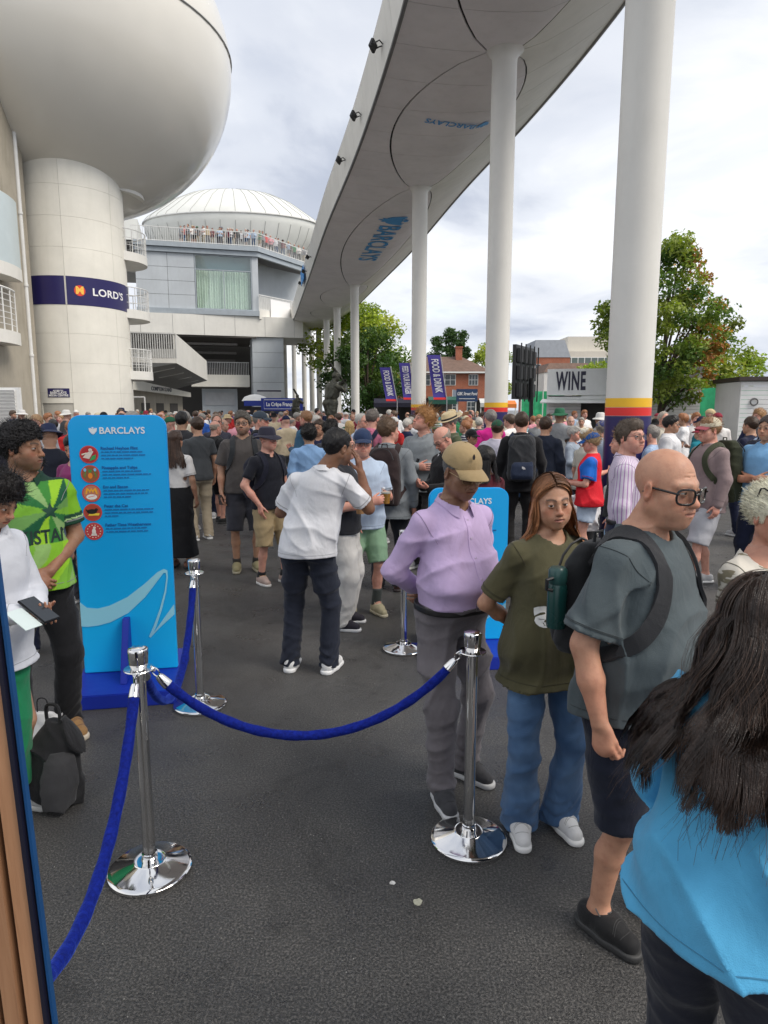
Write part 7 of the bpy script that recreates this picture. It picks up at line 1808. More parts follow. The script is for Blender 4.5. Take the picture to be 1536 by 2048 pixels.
# placket and buttons laid on the shirt front
bv = BVHTree.FromPolygons([v.co[:] for v in J['shirt'].data.vertices], [p.vertices[:] for p in J['shirt'].data.polygons])
mb = MB(); col_ = []
for z in np.linspace(1.015, 1.43, 34)*J['s']:
    for x in (-.017, -.0165, .016, .0165):
        h_ = bv.ray_cast(Vector((x, .6, z)), Vector((0, -1, 0))); col_.append((x, (h_[0].y if h_[0] else .1)+(.0005 if abs(x) > .0166 or x > .0162 else .0034), z))
for i in range(33):
    for k in range(3): mb_i = i*4+k; mb.f.append((mb_i, mb_i+1, mb_i+5, mb_i+4)); mb.m.append(0)
mb.v = col_; mb.build('placket', cloth(vary(LIL, 1.06)), J['shirt'], True)
for z in (1.06, 1.15, 1.24, 1.33, 1.41):
    h_ = bv.ray_cast(Vector((0, .6, z*J['s'])), Vector((0, -1, 0)))
    if h_[0]: mb = MB(); mb.tube([(0, h_[0].y+.002, h_[0].z), (0, h_[0].y+.007, h_[0].z)], .0055, 10); mb.build('button', flat('button_pearl', (.62, .52, .68), .3), J['shirt'], True)
h_ = max(r[2]+r[4] for r in J['body_rows'] if r[0] < 1.05*J['s'])
mb = MB(); mb.tube([(-.022, h_+.018, 1.0*J['s']), (.022, h_+.018, 1.0*J['s']), (.022, h_+.018, 1.035*J['s']), (-.022, h_+.018, 1.035*J['s'])], .003, 6, closed=True); mb.build('belt_buckle', flat('buckle', (.25, .25, .25), .3, 1), J['root'])

# woman in the olive tee
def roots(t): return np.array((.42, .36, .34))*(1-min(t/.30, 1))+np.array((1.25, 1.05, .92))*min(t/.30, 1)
J = human('person', 'woman with long light brown hair in an olive tee, flared jeans and white trainers', (.725, 2.90), 202, 1.655, 'f', (.45, .25, .16), w=1.03, belly=.02, res=1, seed=15, bust=1.02, head=(-18, -3, 5), feat=dict(lash=1, brow=(.012, .008, .006), browth=.0058, lip=(.36, .13, .11), fat=.2, w=1.02, eye=.0038), gaze=(.30, .08), **BEHIND,
    lf=(-.11, .02, -4), rf=(.10, -.02, -28), top=dict(col=(.085, .078, .040), sleeve='short', slen=.80, slr=.076, loose=.022, hem=.79, flare=.018, fold=.008, neck=.072, h=.0075), bottom=dict(mat=cloth((.045, .10, .21), 'denim', (.12, .22, .38)), col=(.03, .07, .16), waist=.98, r1=.092, r2=.068, r3=.092, loose=.008, hem=.03, bunch=.9, fold=.007), shoes=dict(col=(.70, .70, .70), sole=(.76, .76, .75), lace=(.38, .38, .40)))
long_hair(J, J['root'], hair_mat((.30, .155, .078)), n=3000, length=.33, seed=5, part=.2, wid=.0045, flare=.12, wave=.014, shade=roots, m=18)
chest_text(J, 'adidas', .165, flat('print_white', (.72, .72, .70), .8), -.05, 1.16, .95, .006)
for s_ in (-1, 1): mb = MB(); mb.lathe([(0, -.004), (.004, 0), (0, .004)], tuple(J_at(J, (s_*.084, -.004, -.044))), 8); mb.build('earring', flat('pearl', (.8, .78, .75), .2), J['root'], True)

# bald man with black-framed glasses and backpack
J = human('person', 'bald man with black framed glasses in a grey green tee, navy shorts and black trainers', (.905, 2.345), 224, 1.80, 'm', (.52, .285, .19), w=1.10, belly=.07, res=1, seed=16, lean=(0, .03), head=(-12, -6, 0), hoff=(0, .035), feat=dict(old=1, fat=.32, w=1.04, nose=1.0, flush=.5, brow=(.28, .20, .15), browa=.5, eye=.0032, hs=1.03, lip=(.42, .17, .13)), gaze=(.0, -.1),
    ra=((.275, -.05, 1.13), (.285, .035, .885)), la=((-.275, -.03, 1.13), (-.28, .05, .885)), rh=dict(t=(-.05, .18, -1), n=(-1, .1, 0), curl=.85, thumb=.9), lf=(-.11, .10, 6), rf=(.12, -.02, -10), top=dict(col=(.080, .100, .108), sleeve='short', slen=.86, slr=.084, loose=.020, hem=.86, fold=.010, neck=.070, h=.0075), bottom=dict(kind='shorts', col=(.010, .013, .026), slen=.44, r1=.112, r2=.094), shoes=dict(col=(.014, .014, .015), sole=(.035, .035, .035), lace=(.08, .08, .08)))
glasses(J, flat('glasses_black', (.006, .006, .007), .22), 'rect', sc=1.22, thick=.0036, zo=-.006, y=.106)
J['seed'] = 6; bag, bb = backpack(J, 'backpack', 'black backpack with green bottle in its side pocket on the bald man', cloth((.020, .021, .023)), cloth((.030, .031, .034)), (.27, .135, .41), 1.22)
e = local_thing(J, 'water_bottle', 'dark green water bottle in the side pocket of the black backpack', 'bottle'); M_bot = paint('bottle_green', (.008, .05, .045), .25, .1)
bx, by, bz = bb[0]+bb[4]*.5+.03, bb[1]-.02, bb[2]+.06
mb = MB(); mb.lathe([(0, .05), (.034, .05), (.036, .06), (.036, .20), (.030, .215)], (bx, by, bz), 24); mb.build('body', M_bot, e, True); mb = MB(); mb.lathe([(.030, .213), (.034, .22), (.034, .265), (.026, .275), (0, .276)], (bx, by, bz), 24); mb.build('lid', paint('lid_green', (.02, .07, .065), .3), e, True); mb = MB(); mb.tube([(bx+.03, by, bz+.24), (bx+.055, by-.01, bz+.235), (bx+.055, by-.01, bz+.20), (bx+.035, by, bz+.195)], .007, 6); mb.build('loop', flat('loop_black', BLK, .5), e, True)
mb = MB(); mb.tube([J['HP'][1][0]*0+(J['HP'][1][0]+J['HP'][1][1]*.105)+np.array((math.cos(t)*.0095, math.sin(t)*.0095, 0)) for t in np.linspace(0, 2*PI, 12)[:-1]], .0016, 5, closed=True)

# blonde woman at the picture edge, sunglasses pushed up
J = human('person', 'woman with cropped white blonde hair, sunglasses on her head and patterned khaki top', (1.46, 2.50), 205, 1.66, 'f', (.52, .27, .19), w=1.02, res=1, seed=17, bust=.8, head=(-12, -8, 0), feat=dict(brow=(.35, .28, .2), browa=.4, lip=(.5, .2, .17)), lf=(-.1, 0, 5), rf=(.1, 0, -5), top=dict(mat=cloth((.24, .21, .14), 'camo', (.66, .62, .54)), col=(.3, .27, .2), sleeve='short', slen=.45, loose=.02, neck=.100, vneck=.03), bottom=dict(col=(.5, .48, .44)), shoes=dict(col=(.6, .6, .58)), hair=dict(kind='short', col=(.82, .74, .57), vol=.015, fur=4000, furlen=.026, stand=.04, mess=.10, flow=(.25, -.5, .16), curl=.15, furw=.003))
glasses(J, flat('shades_black', (.006, .006, .007), .2), 'round', y=.125, up=.085, temple_z=.03, tint=(.03, .03, .03), thick=.0032, sc=1.05)

# woman with long dark hair in the foreground
J = human('person', 'woman with very long dark hair in a bright blue sweatshirt seen from behind', (.765, 1.375), -56, 1.575, 'f', TAN, w=1.04, res=1, seed=18, head=(-10, -14, 0), hoff=(0, .04), lean=(0, .03), bust=.8, la=((-.25, .06, 1.14), (-.09, .27, 1.12)), ra=((.25, .06, 1.14), (.08, .27, 1.12)), lf=(-.12, .0, 5), rf=(.12, .06, -5), top=dict(name='sweatshirt', col=(.085, .36, .60), sleeve='long', loose=.034, hem=.90, flare=.02, fold=.024, fx=9, fz=9, neck=.074, h=.008), bottom=dict(col=(.012, .014, .024), r1=.108, r2=.085, r3=.08), shoes=dict(col=(.6, .6, .6)), hair=dict(kind='thick', col=(.016, .010, .008), vol=.012))
DH = hair_mat((.026, .016, .012), .30); J['hair_rx'] = 1.36; J['ragged'] = .86
long_hair(J, J['root'], DH, n=8500, length=.34, seed=8, part=.1, wid=.0024, flare=.13, wave=.024, m=24, body_r=.175, nl=150)
long_hair(J, J['root'], DH, n=3600, length=.38, seed=10, part=.1, wid=.0024, flare=.12, wave=.03, m=24, body_r=.185, front=False, nl=50)
long_hair(J, J['root'], hair_mat((.05, .028, .018), .33), n=260, length=.46, seed=9, part=-.3, wid=.0016, flare=.22, wave=.05, m=22, body_r=.18, clump=.2)
# ------------------------------------------------------------------ people in the middle distance, one by one
GL_DK = flat('glasses_dark', (.01, .01, .012), .3)
HB = (.045, .025, .014); HK = (.012, .010, .009); HG = (.22, .20, .18); HBL = (.36, .22, .10); HGR = (.10, .085, .07)
G_MID = 'spectators standing in the near crowd'
def mid(label, x, y, yaw, h=1.76, sex='m', tone=PALE, top=None, bottom=None, shoes=None, hair=None, pose=None, **kw):
    mid.n += 1; d = dict(pose or {}); d.update(kw)
    return human('person', label, (x, y), yaw, h, sex, tone, res=2, group=G_MID, seed=100+mid.n*3, top=top, bottom=bottom or dict(col=NAVY), shoes=shoes or dict(col=(.5, .5, .5)), hair=hair, **d)
mid.n = 0
def bag(J, label, mat, mat2=None, size=(.31, .18, .47), **k): J['seed'] = mid.n; return backpack(J, 'backpack', label, mat, mat2, size, group='backpacks worn in the crowd', res=2, **k)
def patch(parent, c, w=.03, h=.022, ny=-1):
    """small white woven mark on a bag: three quarter-arcs"""
    mb = MB()
    for i in range(3): r0 = w*(.35+.22*i); mb.tube([(c[0]-w/2+math.cos(a)*r0, c[1], c[2]-h/2+math.sin(a)*r0*.8) for a in np.linspace(0, PI/2, 6)], .0035, 5)
    mb.build('mark', M_let, parent)
# group left of the white polo
J = mid('man in a navy bucket hat, navy polo and khaki cargo shorts', -1.27, 7.40, 228, 1.72, tone=PINK, feat=dict(flush=.8, brow=(.25, .14, .08)), head=(8, 0, 0), top=dict(col=(.012, .013, .020), collar='open', slen=.72, hem=.87), bottom=dict(kind='shorts', col=KHAKI, slen=.46, r1=.11, r2=.095, fold=.009), shoes=dict(col=(.45, .33, .28), sole=(.7, .68, .64), sock=(.02, .02, .022), lace=(.75, .75, .75)), pose=POCKR, lf=(-.12, .10, 10), rf=(.12, -.02, -12))
cap(J, cloth((.030, .028, .045)), 'bucket', res=2); glasses(J, GL_DK, 'rect', thick=.0016)
b_, q_ = bag(J, 'navy backpack on the man in the bucket hat', cloth((.014, .015, .028))); patch(b_, (q_[0], q_[1]-q_[5]*.52, q_[3]-.14))
J = mid('bearded man with dark glasses in a grey brown tee, cup in his lowered hand', -1.66, 7.98, 196, 1.89, tone=TAN, feat=dict(stubble=.55, beardcol=(.10, .08, .07)), head=(-14, 3, 0), top=dict(col=(.085, .075, .070), slen=.85, slr=.082, loose=.022), bottom=dict(kind='shorts', col=(.045, .045, .055), slen=.44, r1=.11, r2=.09), shoes=dict(col=(.30, .26, .14), sole=(.4, .36, .25), sock=(.06, .055, .05), high=.11), hair=dict(kind='quiff', col=HGR, vol=.016, fur=1500, furlen=.02, stand=.3))
glasses(J, GL_DK, 'rect', thick=.0018); bag(J, 'dark strapped backpack worn by the bearded man in the grey brown tee', cloth((.03, .033, .036)))
def tumbler(e): mb = MB(); mb.lathe([(0, -.06), (.028, -.06), (.04, .06), (.036, .055), (0, -.05)], n=20); mb.build('cup', glass_mat('smoke_cup', (.35, .34, .36), .2, .2), e, True)
held(J, 1, 'plastic_cup', 'empty plastic cup hanging from the bearded man\'s hand', 'cup', tumbler, .09)
# group right of the white polo
J = mid('man in a dark tee and white trousers with shaven head, mostly behind the white polo', -.36, 5.86, 262, 1.74, tone=PINK, top=dict(col=(.020, .021, .026), slen=.8, loose=.02), bottom=dict(col=(.62, .60, .57), r1=.11, r2=.09, r3=.082), shoes=dict(col=(.025, .022, .032), sole=(.7, .7, .7)), pose=CUPR)
glasses(J, GL_DK, thick=.0018)
J = mid('man in a blue cap, pale blue shirt and mint shorts holding a beer', -.20, 6.28, 196, 1.74, tone=PINK, feat=dict(flush=.8, fat=.3), head=(-10, -2, 0), top=dict(col=(.50, .60, .74), collar='open', slen=.8, loose=.026, hem=.84), bottom=dict(kind='shorts', col=(.26, .42, .27), slen=.40, r1=.11, r2=.095), shoes=dict(col=(.45, .40, .26), sole=(.55, .50, .36), sock=(.07, .08, .075), sockh=.42, lace=(.6, .56, .4)), hair=dict(kind='short', col=HG, vol=.008), pose=CUPL, lf=(-.12, .06, 14), rf=(.12, .02, -14))
cap(J, cloth((.022, .040, .095)), res=2); glasses(J, flat('wire', (.2, .2, .22), .3, .8), thick=.0014)
held(J, -1, 'beer_cup', 'plastic cup of beer held beside the brown backpack', 'cup', beer_cup, .10, None, (.03, .03, .0))
J = mid('man in a grey blazer and dark trousers with a brown backpack, back turned', .05, 7.1, -14, 1.83, tone=PINK, head=(-42, 2, 0), top=dict(name='blazer', col=(.215, .235, .25), sleeve='long', loose=.03, hem=.76, flare=.012, collar='closed'), bottom=dict(col=(.016, .017, .022)), shoes=dict(col=(.07, .03, .025), sole=(.03, .02, .02)), hair=dict(kind='short', col=(.11, .065, .035), vol=.016, fur=1600, furlen=.02, stand=.3))
b_, q_ = bag(J, 'brown backpack on the man in the grey blazer', cloth((.030, .018, .018)), cloth((.038, .022, .022)), (.35, .22, .56), zc=1.20); patch(b_, (q_[0]+.05, q_[1]-q_[5]*.5, q_[3]-.17), .05)
J = mid('tall man with curly ginger blond hair in a grey polo gazing upward', .47, 8.05, 148, 1.93, tone=PINK, feat=dict(flush=.8), head=(-30, 16, 0), top=dict(col=(.24, .26, .27), collar='open', sleeve='long', loose=.022), bottom=dict(col=(.03, .028, .028)), hair=dict(kind='quiff', col=(.42, .21, .075), vol=.022, fur=3200, furlen=.03, stand=.5, curl=1.3, mess=.6), pose=FOLD)
mb = MB(); mb.tube([(-.02, .16, 1.36), (.0, .165, 1.30), (.0, .165, 1.22)], .02, 8, flat=.4); mb.build('sunglasses_on_placket', GL_DK, J['root'], True)
J = mid('balding man in a dark suit bending his head, behind the khaki cap', .66, 7.1, 118, 1.74, tone=PINK, feat=dict(flush=.9), head=(0, -38, 0), hoff=(0, .05), top=dict(name='jacket', col=BLK, sleeve='long', loose=.028, hem=.78, collar='open', cmat=cloth((.7, .7, .7))), bottom=dict(col=BLK), hair=dict(kind='bald_fringe', col=(.30, .25, .20), vol=.004), pose=PHONE)
glasses(J, GL_DK, thick=.0014)
J = mid('dark haired woman in a maroon top just above the shorter totem', .90, 6.0, 30, 1.60, 'f', TAN, top=dict(col=(.09, .012, .02)), bottom=dict(col=BLK), hair=dict(kind='thick', col=HK, vol=.015)); long_hair(J, J['root'], hair_mat(HK), n=500, length=.22, seed=4, wid=.009)
# behind: pink shirt, blue shirts, straw hat
J = mid('man in a pink shirt with navy backpack strap, back of his cropped head showing', -.16, 9.6, -35, 1.92, tone=PINK, top=dict(col=(.66, .20, .30), sleeve='long', collar='closed'), bottom=dict(col=NAVY), hair=dict(kind='short', col=(.12, .10, .085), vol=.006)); bag(J, 'navy backpack on the man in the pink shirt', cloth(NAVY))
J = mid('black haired man in a chambray blue shirt, back turned', -.95, 8.6, 12, 1.72, tone=OLIVE, top=dict(col=(.25, .42, .68), sleeve='long', loose=.024, collar='closed'), hair=dict(kind='quiff', col=HK, vol=.024, fur=2200, furlen=.03, stand=.5, mess=.5))
J = mid('second black haired man close behind the chambray shirt', -.72, 9.2, -30, 1.76, tone=OLIVE, top=dict(col=(.05, .05, .06)), hair=dict(kind='quiff', col=HK, vol=.024, fur=1800, furlen=.03, stand=.5))
J = mid('man in a wide straw hat with black band and green jacket', .93, 9.6, 110, 1.86, tone=PINK, top=dict(name='jacket', col=(.085, .10, .055), sleeve='long', loose=.03), bottom=dict(col=BLK), head=(0, -20, 0), hair=dict(kind='short', col=HG)); cap(J, cloth((.62, .50, .30)), 'straw', res=2, mat2=flat('hat_band', BLK, .6))
J = mid('man in a grey baseball cap, navy jacket and white collar in profile', -1.85, 10.2, 262, 1.88, tone=PINK, feat=dict(flush=.9), top=dict(name='jacket', col=(.018, .022, .06), sleeve='long', loose=.025, collar='open', cmat=cloth((.7, .7, .7))), hair=dict(kind='short', col=HG, vol=.006)); cap(J, cloth((.045, .06, .08)), res=2); bag(J, 'dark backpack on the man in the grey cap', cloth(BLK))
J = mid('ginger man in a teal sweatshirt reading beside the grey capped man', -1.35, 11.8, 60, 1.88, tone=PINK, top=dict(col=(.045, .12, .20), sleeve='long', loose=.022), bottom=dict(kind='shorts', col=BLK), hair=dict(kind='short', col=(.26, .13, .06), vol=.01), pose=PHONE)
J = mid('man in a navy tee with folded arms behind the bucket hat', -.98, 10.3, 160, 1.76, tone=TAN, top=dict(col=(.015, .02, .06)), hair=dict(kind='short', col=HB), pose=FOLD)
J = mid('blonde woman seen from behind beyond the blue shirts', -.62, 12.2, 15, 1.70, 'f', PALE, top=dict(col=(.5, .5, .52)), hair=dict(kind='thick', col=(.5, .33, .14), vol=.016)); long_hair(J, J['root'], hair_mat((.5, .33, .14)), n=450, length=.22, seed=14, wid=.010)
J = mid('white haired man in glasses and pale blue shirt beyond the blonde woman', -.38, 11.4, 240, 1.84, tone=PINK, top=dict(col=(.55, .64, .78), sleeve='long', collar='open'), hair=dict(kind='receding', col=(.5, .47, .42), vol=.008)); glasses(J, GL_DK, thick=.002)
# open ground at left of centre
J = mid('woman with long brown hair in a white tee and long black skirt, back turned', -2.50, 8.12, -10, 1.67, 'f', TAN, top=dict(col=(.68, .66, .64), slen=.8, slr=.074, tuck=True, hem=1.0), bottom=dict(kind='skirt', col=BLK, hem=.16, flare=.05, waist=1.06), shoes=dict(col=(.25, .12, .08), sole=(.02, .02, .02)), hair=dict(kind='thick', col=(.055, .03, .02), vol=.012)); long_hair(J, J['root'], hair_mat((.065, .035, .022)), n=1100, length=.34, seed=21, wid=.007, wave=.006, front=False)
J = mid('man in black tee, black shorts and trainers with a black backpack, bald head', -2.83, 11.4, -38, 1.72, tone=PINK, top=dict(col=(.025, .025, .027), slen=.75, loose=.024), bottom=dict(kind='shorts', col=BLK, slen=.42), shoes=dict(col=(.03, .03, .03), sole=(.04, .04, .04)), hair=dict(kind='bald_fringe', col=(.35, .28, .22), vol=.002), lf=(-.12, .12, 10))
b_, q_ = bag(J, 'black backpack with white mark on the bald man beyond the open ground', cloth((.022, .022, .024)), cloth((.032, .032, .034))); patch(b_, (q_[0], q_[1]-q_[5]*.55, q_[3]-.16), .06)
J = mid('black haired man in a charcoal shirt, back turned, above the brown haired woman', -3.15, 10.6, -6, 1.87, tone=OLIVE, w=1.08, top=dict(col=(.035, .035, .04), slen=.85, slr=.08, loose=.026), bottom=dict(col=(.33, .29, .22)), shoes=dict(col=(.55, .5, .48)), hair=dict(kind='quiff', col=HK, vol=.016))
J = mid('man in glasses and dark waistcoat facing left beside the charcoal shirt', -2.95, 12.0, 200, 1.82, tone=PINK, feat=dict(flush=.9), top=dict(col=(.05, .05, .07), sleeve='long', collar='open', cmat=cloth((.7, .7, .7))), hair=dict(kind='receding', col=(.2, .14, .1)), pose=CUPL); glasses(J, GL_DK, thick=.0018)
held(J, -1, 'beer_cup', 'plastic cup in the hand of the man in the dark waistcoat', 'cup', beer_cup, .09)
J = mid('grey haired man in a dark fleece sipping, next to the waistcoat', -2.30, 12.6, 70, 1.82, tone=PINK, top=dict(col=(.02, .022, .03), sleeve='long'), hair=dict(kind='short', col=(.3, .27, .24)), pose=CUPL)
J = mid('man in stone trousers and white trainers behind the brown haired woman', -2.72, 9.9, 40, 1.80, tone=TAN, top=dict(col=(.06, .065, .07)), bottom=dict(col=(.42, .35, .25)), shoes=dict(col=(.6, .6, .6)), hair=dict(kind='short', col=HB))
# left, behind the jersey
J = mid('man in a navy wide brimmed hat and dark jacket with a red strap', -3.75, 7.6, 30, 1.74, tone=TAN, top=dict(name='jacket', col=(.015, .018, .03), sleeve='long', loose=.03), bottom=dict(col=BLK), pose=PHONE, head=(0, -18, 0)); cap(J, cloth((.02, .028, .07)), 'bucket', res=2)
J = mid('woman with a watch looking at her phone, partly behind the totem', -3.02, 6.6, 168, 1.68, 'f', TAN, top=dict(col=(.22, .03, .12), sleeve='long'), bottom=dict(col=(.05, .05, .06)), hair=dict(kind='thick', col=HK, vol=.014), pose=PHONE, head=(0, -20, 0))
held(J, 1, 'smartphone', 'phone held by the woman behind the totem', 'phone', smartphone, .10, None, (-.05, .02, .04))
J = mid('fair haired man facing the camera above the jersey man', -4.9, 9.6, 190, 1.84, tone=PINK, top=dict(col=(.4, .4, .42)), hair=dict(kind='short', col=(.33, .20, .10), vol=.010))
J = mid('man in a black hooded top with dark cap facing the tower', -4.9, 11.4, 100, 1.78, tone=OLIVE, top=dict(col=BLK, sleeve='long', loose=.03), pose=PHONE, hair=dict(kind='short', col=HK)); cap(J, cloth(BLK), res=2)
J = mid('dark haired man in a black jacket looking at his phone near the tower door', -4.55, 11.8, 200, 1.83, tone=PINK, top=dict(col=BLK, sleeve='long'), hair=dict(kind='quiff', col=HB), pose=PHONE)
J = mid('grey haired man in a pale blue shirt, white cap, back turned', -4.05, 11.0, -50, 1.88, tone=PINK, w=1.08, top=dict(col=(.42, .48, .56), sleeve='long', collar='closed', loose=.026), bottom=dict(col=(.25, .2, .13)), hair=dict(kind='short', col=(.3, .28, .25)))
J = mid('bearded man in a dark gilet at the far left', -6.0, 10.4, 230, 1.90, tone=PINK, feat=dict(stubble=.8), top=dict(col=(.02, .02, .03), sleeve='long'), hair=dict(kind='short', col=(.14, .07, .04)), pose=CUPL)
J = mid('white shirted man with slung dark bag behind the jersey man', -2.72, 5.2, 20, 1.62, tone=TAN, top=dict(col=(.66, .68, .72), sleeve='long', collar='closed', loose=.024), bottom=dict(col=NAVY), shoes=dict(col=(.68, .68, .66)), hair=dict(kind='afro', col=HK, vol=.02, fur=1600, furlen=.02, curl=.8))
bag(J, 'large navy holdall slung on the white shirted man', cloth((.012, .014, .025)), None, (.38, .22, .55), zc=1.08, straps=True)
# right of centre
J = mid('man in a black hooded jacket with a black and navy backpack, back turned', 1.80, 8.9, -8, 1.88, tone=PINK, top=dict(name='jacket', col=(.010, .010, .012), sleeve='long', loose=.034, hem=.80, collar='closed', collr=.075), bottom=dict(col=(.016, .015, .016)), shoes=dict(col=BLK), hair=dict(kind='short', col=HB, vol=.012))
b_, q_ = bag(J, 'black and navy backpack on the man in the hooded jacket', cloth((.030, .032, .036)), cloth((.020, .030, .060)), (.34, .21, .54), zc=1.22); patch(b_, (q_[0]+.02, q_[1]-q_[5]*.78, q_[2]+.17), .05)
J = mid('man in a navy sweater, back turned, beside the black hooded jacket', 2.33, 9.8, -32, 1.81, tone=TAN, top=dict(col=(.016, .022, .040), sleeve='long', loose=.024), bottom=dict(col=NAVY), hair=dict(kind='short', col=(.05, .028, .016), vol=.012))
J = mid('tall man in a magenta shirt half hidden behind the black hooded jacket', 1.75, 11.2, 15, 1.9, tone=PINK, top=dict(col=(.62, .02, .25), sleeve='long'), hair=dict(kind='receding', col=HG))
J = mid('grey haired woman in a grey patterned blouse with folded arms', 3.05, 10.9, 232, 1.64, 'f', PINK, top=dict(col=(.30, .35, .42), sleeve='long', loose=.022), bottom=dict(col=NAVY), hair=dict(kind='thick', col=(.42, .40, .37), vol=.016, fur=1200, furlen=.02), pose=FOLD)
J = mid('man in a blue flat cap and pale blue shirt drinking, beige chinos', 3.28, 10.2, 300, 1.74, tone=PINK, top=dict(col=(.42, .52, .66), collar='open', sleeve='long'), bottom=dict(col=(.45, .40, .31)), hair=dict(kind='short', col=HG), pose=CUPR); cap(J, cloth((.05, .06, .16)), res=2)
held(J, 1, 'paper_cup', 'pale cup held by the man in the blue flat cap', 'cup', paper_cup, .09)
J = mid('man in a white lilac tee with green cap seen from behind by the banded column', 1.62, 9.7, -25, 1.76, tone=PINK, top=dict(col=(.66, .63, .74), slen=.85, slr=.08, loose=.03), bottom=dict(col=BLK), hair=dict(kind='short', col=HB)); cap(J, cloth((.02, .08, .045)), res=2)
J = mid('woman in a black cap and white tee talking to the green capped man', 1.30, 10.1, 220, 1.62, 'f', TAN, top=dict(col=(.66, .66, .66)), bottom=dict(col=BLK), hair=dict(kind='short', col=HK), pose=CUPR); cap(J, cloth(BLK), res=2)
J = mid('young man in a turquoise football shirt smiling', 1.12, 12.2, 205, 1.82, tone=PINK, top=dict(col=(.02, .35, .55)), hair=dict(kind='quiff', col=(.28, .15, .07), vol=.016))
J = mid('woman in a red and blue sports top, blue cap and pale blue shorts', 2.42, 7.9, 68, 1.66, 'f', PINK, head=(0, -12, 0), top=dict(mat=vcol_mat('sports_top', .7), col=(.7, .02, .03), slen=.75, slr=.078, loose=.026, hem=.86, paint=lambda V, J: np.where((np.abs(V[:, 0]) > .135*J['s'])[:, None] & (V[:, 2] > 1.17*J['s'])[:, None], (.01, .13, .55), (.66, .012, .025))), bottom=dict(kind='shorts', col=(.42, .50, .62), slen=.24, r1=.105, r2=.11), shoes=dict(col=(.6, .6, .55)), hair=dict(kind='thick', col=(.32, .22, .12), vol=.012, fur=1200, furlen=.05, stand=.2), pose=PHONE); cap(J, cloth((.012, .09, .32)), res=2)
mb = MB(); e_ = J['sho'][1]; c_ = e_+A3((.068, -.0, -.06)); 
for rx, rz in ((.030, .020), (.012, .020)): mb.tube([tuple(c_+A3((.012, math.cos(t)*rx, math.sin(t)*rz))) for t in np.linspace(0, 2*PI, 16)[:-1]], .0028, 5, closed=True)
mb.build('sleeve_emblem', M_let, J['shirt'], True)
def notebook(e): mb = MB(); mb.box((-.10, -.07, -.004), (.10, .08, .004)); mb.build('cover', M_blk, e); mb = MB(); mb.box((-.095, -.066, .0045), (.095, .076, .007)); mb.build('page', M_let, e)
held(J, 1, 'clipboard', 'small notepad held by the woman in the red and blue top', 'notepad', notebook, .10, None, (-.05, .03, .02))
J = mid('woman with sandy hair in a black top and light jeans, white tote bag', 2.36, 6.7, 62, 1.72, 'f', PINK, head=(4, 2, 0), top=dict(col=(.014, .014, .016), slen=.7), bottom=dict(mat=cloth((.20, .32, .48), 'denim', (.34, .46, .60)), col=(.3, .4, .55), r3=.085), shoes=dict(col=(.6, .6, .6)), hair=dict(kind='thick', col=(.34, .20, .10), vol=.014, fur=1500, furlen=.04, stand=.2)); long_hair(J, J['root'], hair_mat((.34, .20, .10)), n=500, length=.12, seed=31, wid=.008, front=False)
e = local_thing(J, 'tote_bag', 'white canvas tote bag hanging at the sandy haired woman\'s shoulder', 'bag'); P = [loft([(.92, .24, .02, .05, .16), (1.02, .25, .02, .085, .19), (1.15, .24, .02, .06, .17), (1.24, .23, .02, .02, .12)], 0, 'u', 2.3), fold_noise(8, .012)]; l3, h3 = bounds(P); V, Q = sdf_mesh(P, l3, h3, .012); add_mesh('body', np_mesh('body', V, Q, None, cloth((.58, .57, .52)), True), e); mb = MB(); mb.tube(smooth_path([(.24, .12, 1.22), (.19, .05, 1.44), (.20, -.06, 1.43), (.24, -.10, 1.22)], 5), .012, 6, flat=.3); mb.build('strap', cloth((.58, .57, .52)), e, True)
J = mid('man in a pink and white striped shirt and rimless glasses looking back over the crowd', 1.90, 5.25, 250, 1.845, tone=PINK, feat=dict(flush=.5, stubble=.2), head=(-42, 5, 0), gaze=(.15, .1), top=dict(mat=cloth((.64, .58, .66), 'stripe', (.38, .22, .42)), col=(.6, .55, .65), sleeve='long', collar='open', tuck=True, hem=1.0, loose=.024), bottom=dict(col=NAVY, belt=True), hair=dict(kind='quiff', col=(.085, .06, .042), vol=.012, fur=2600, furlen=.018, stand=.25)); glasses(J, GL_DK, 'rect', thick=.0016)
e = empty('carrier_bag', (2.45, 8.3, .40)); tag(e, 'big white carrier bag hanging below the red and blue top', 'bag'); P = [loft([(.02, 0, 0, .20, .10), (.25, 0, 0, .21, .11), (.48, 0, 0, .18, .04)], 0, 'u', 3), fold_noise(2, .02)]; l3, h3 = bounds(P); V, Q = sdf_mesh(P, l3, h3, .015); add_mesh('body', np_mesh('body', V, Q, None, cloth((.62, .62, .64)), True), e); mb = MB(); mb.tube(smooth_path([(-.07, 0, .45), (-.05, 0, .62), (.05, 0, .62), (.07, 0, .45)], 4), .008, 6); mb.build('handle', cloth((.62, .62, .64)), e, True)
J = mid('man in a cream cap and mauve shirt with a big olive backpack, grey shorts', 3.48, 7.25, 100, 1.83, tone=PINK, w=1.06, head=(0, 0, 0), top=dict(col=(.25, .185, .185), sleeve='long', loose=.028, hem=.80), bottom=dict(kind='shorts', col=(.44, .44, .47), slen=.44, r1=.12, r2=.105), shoes=dict(col=(.5, .5, .5)), hair=dict(kind='thick', col=(.28, .16, .08), vol=.010, fur=1000, furlen=.03), lf=(-.12, .22, 5), rf=(.12, -.16, -5)); cap(J, cloth((.62, .56, .42)), res=2, mat2=cloth((.30, .07, .09)))
bag(J, 'big olive roll top backpack on the man in the cream cap', cloth((.035, .04, .022)), cloth((.045, .05, .028)), (.33, .20, .62), zc=1.22)
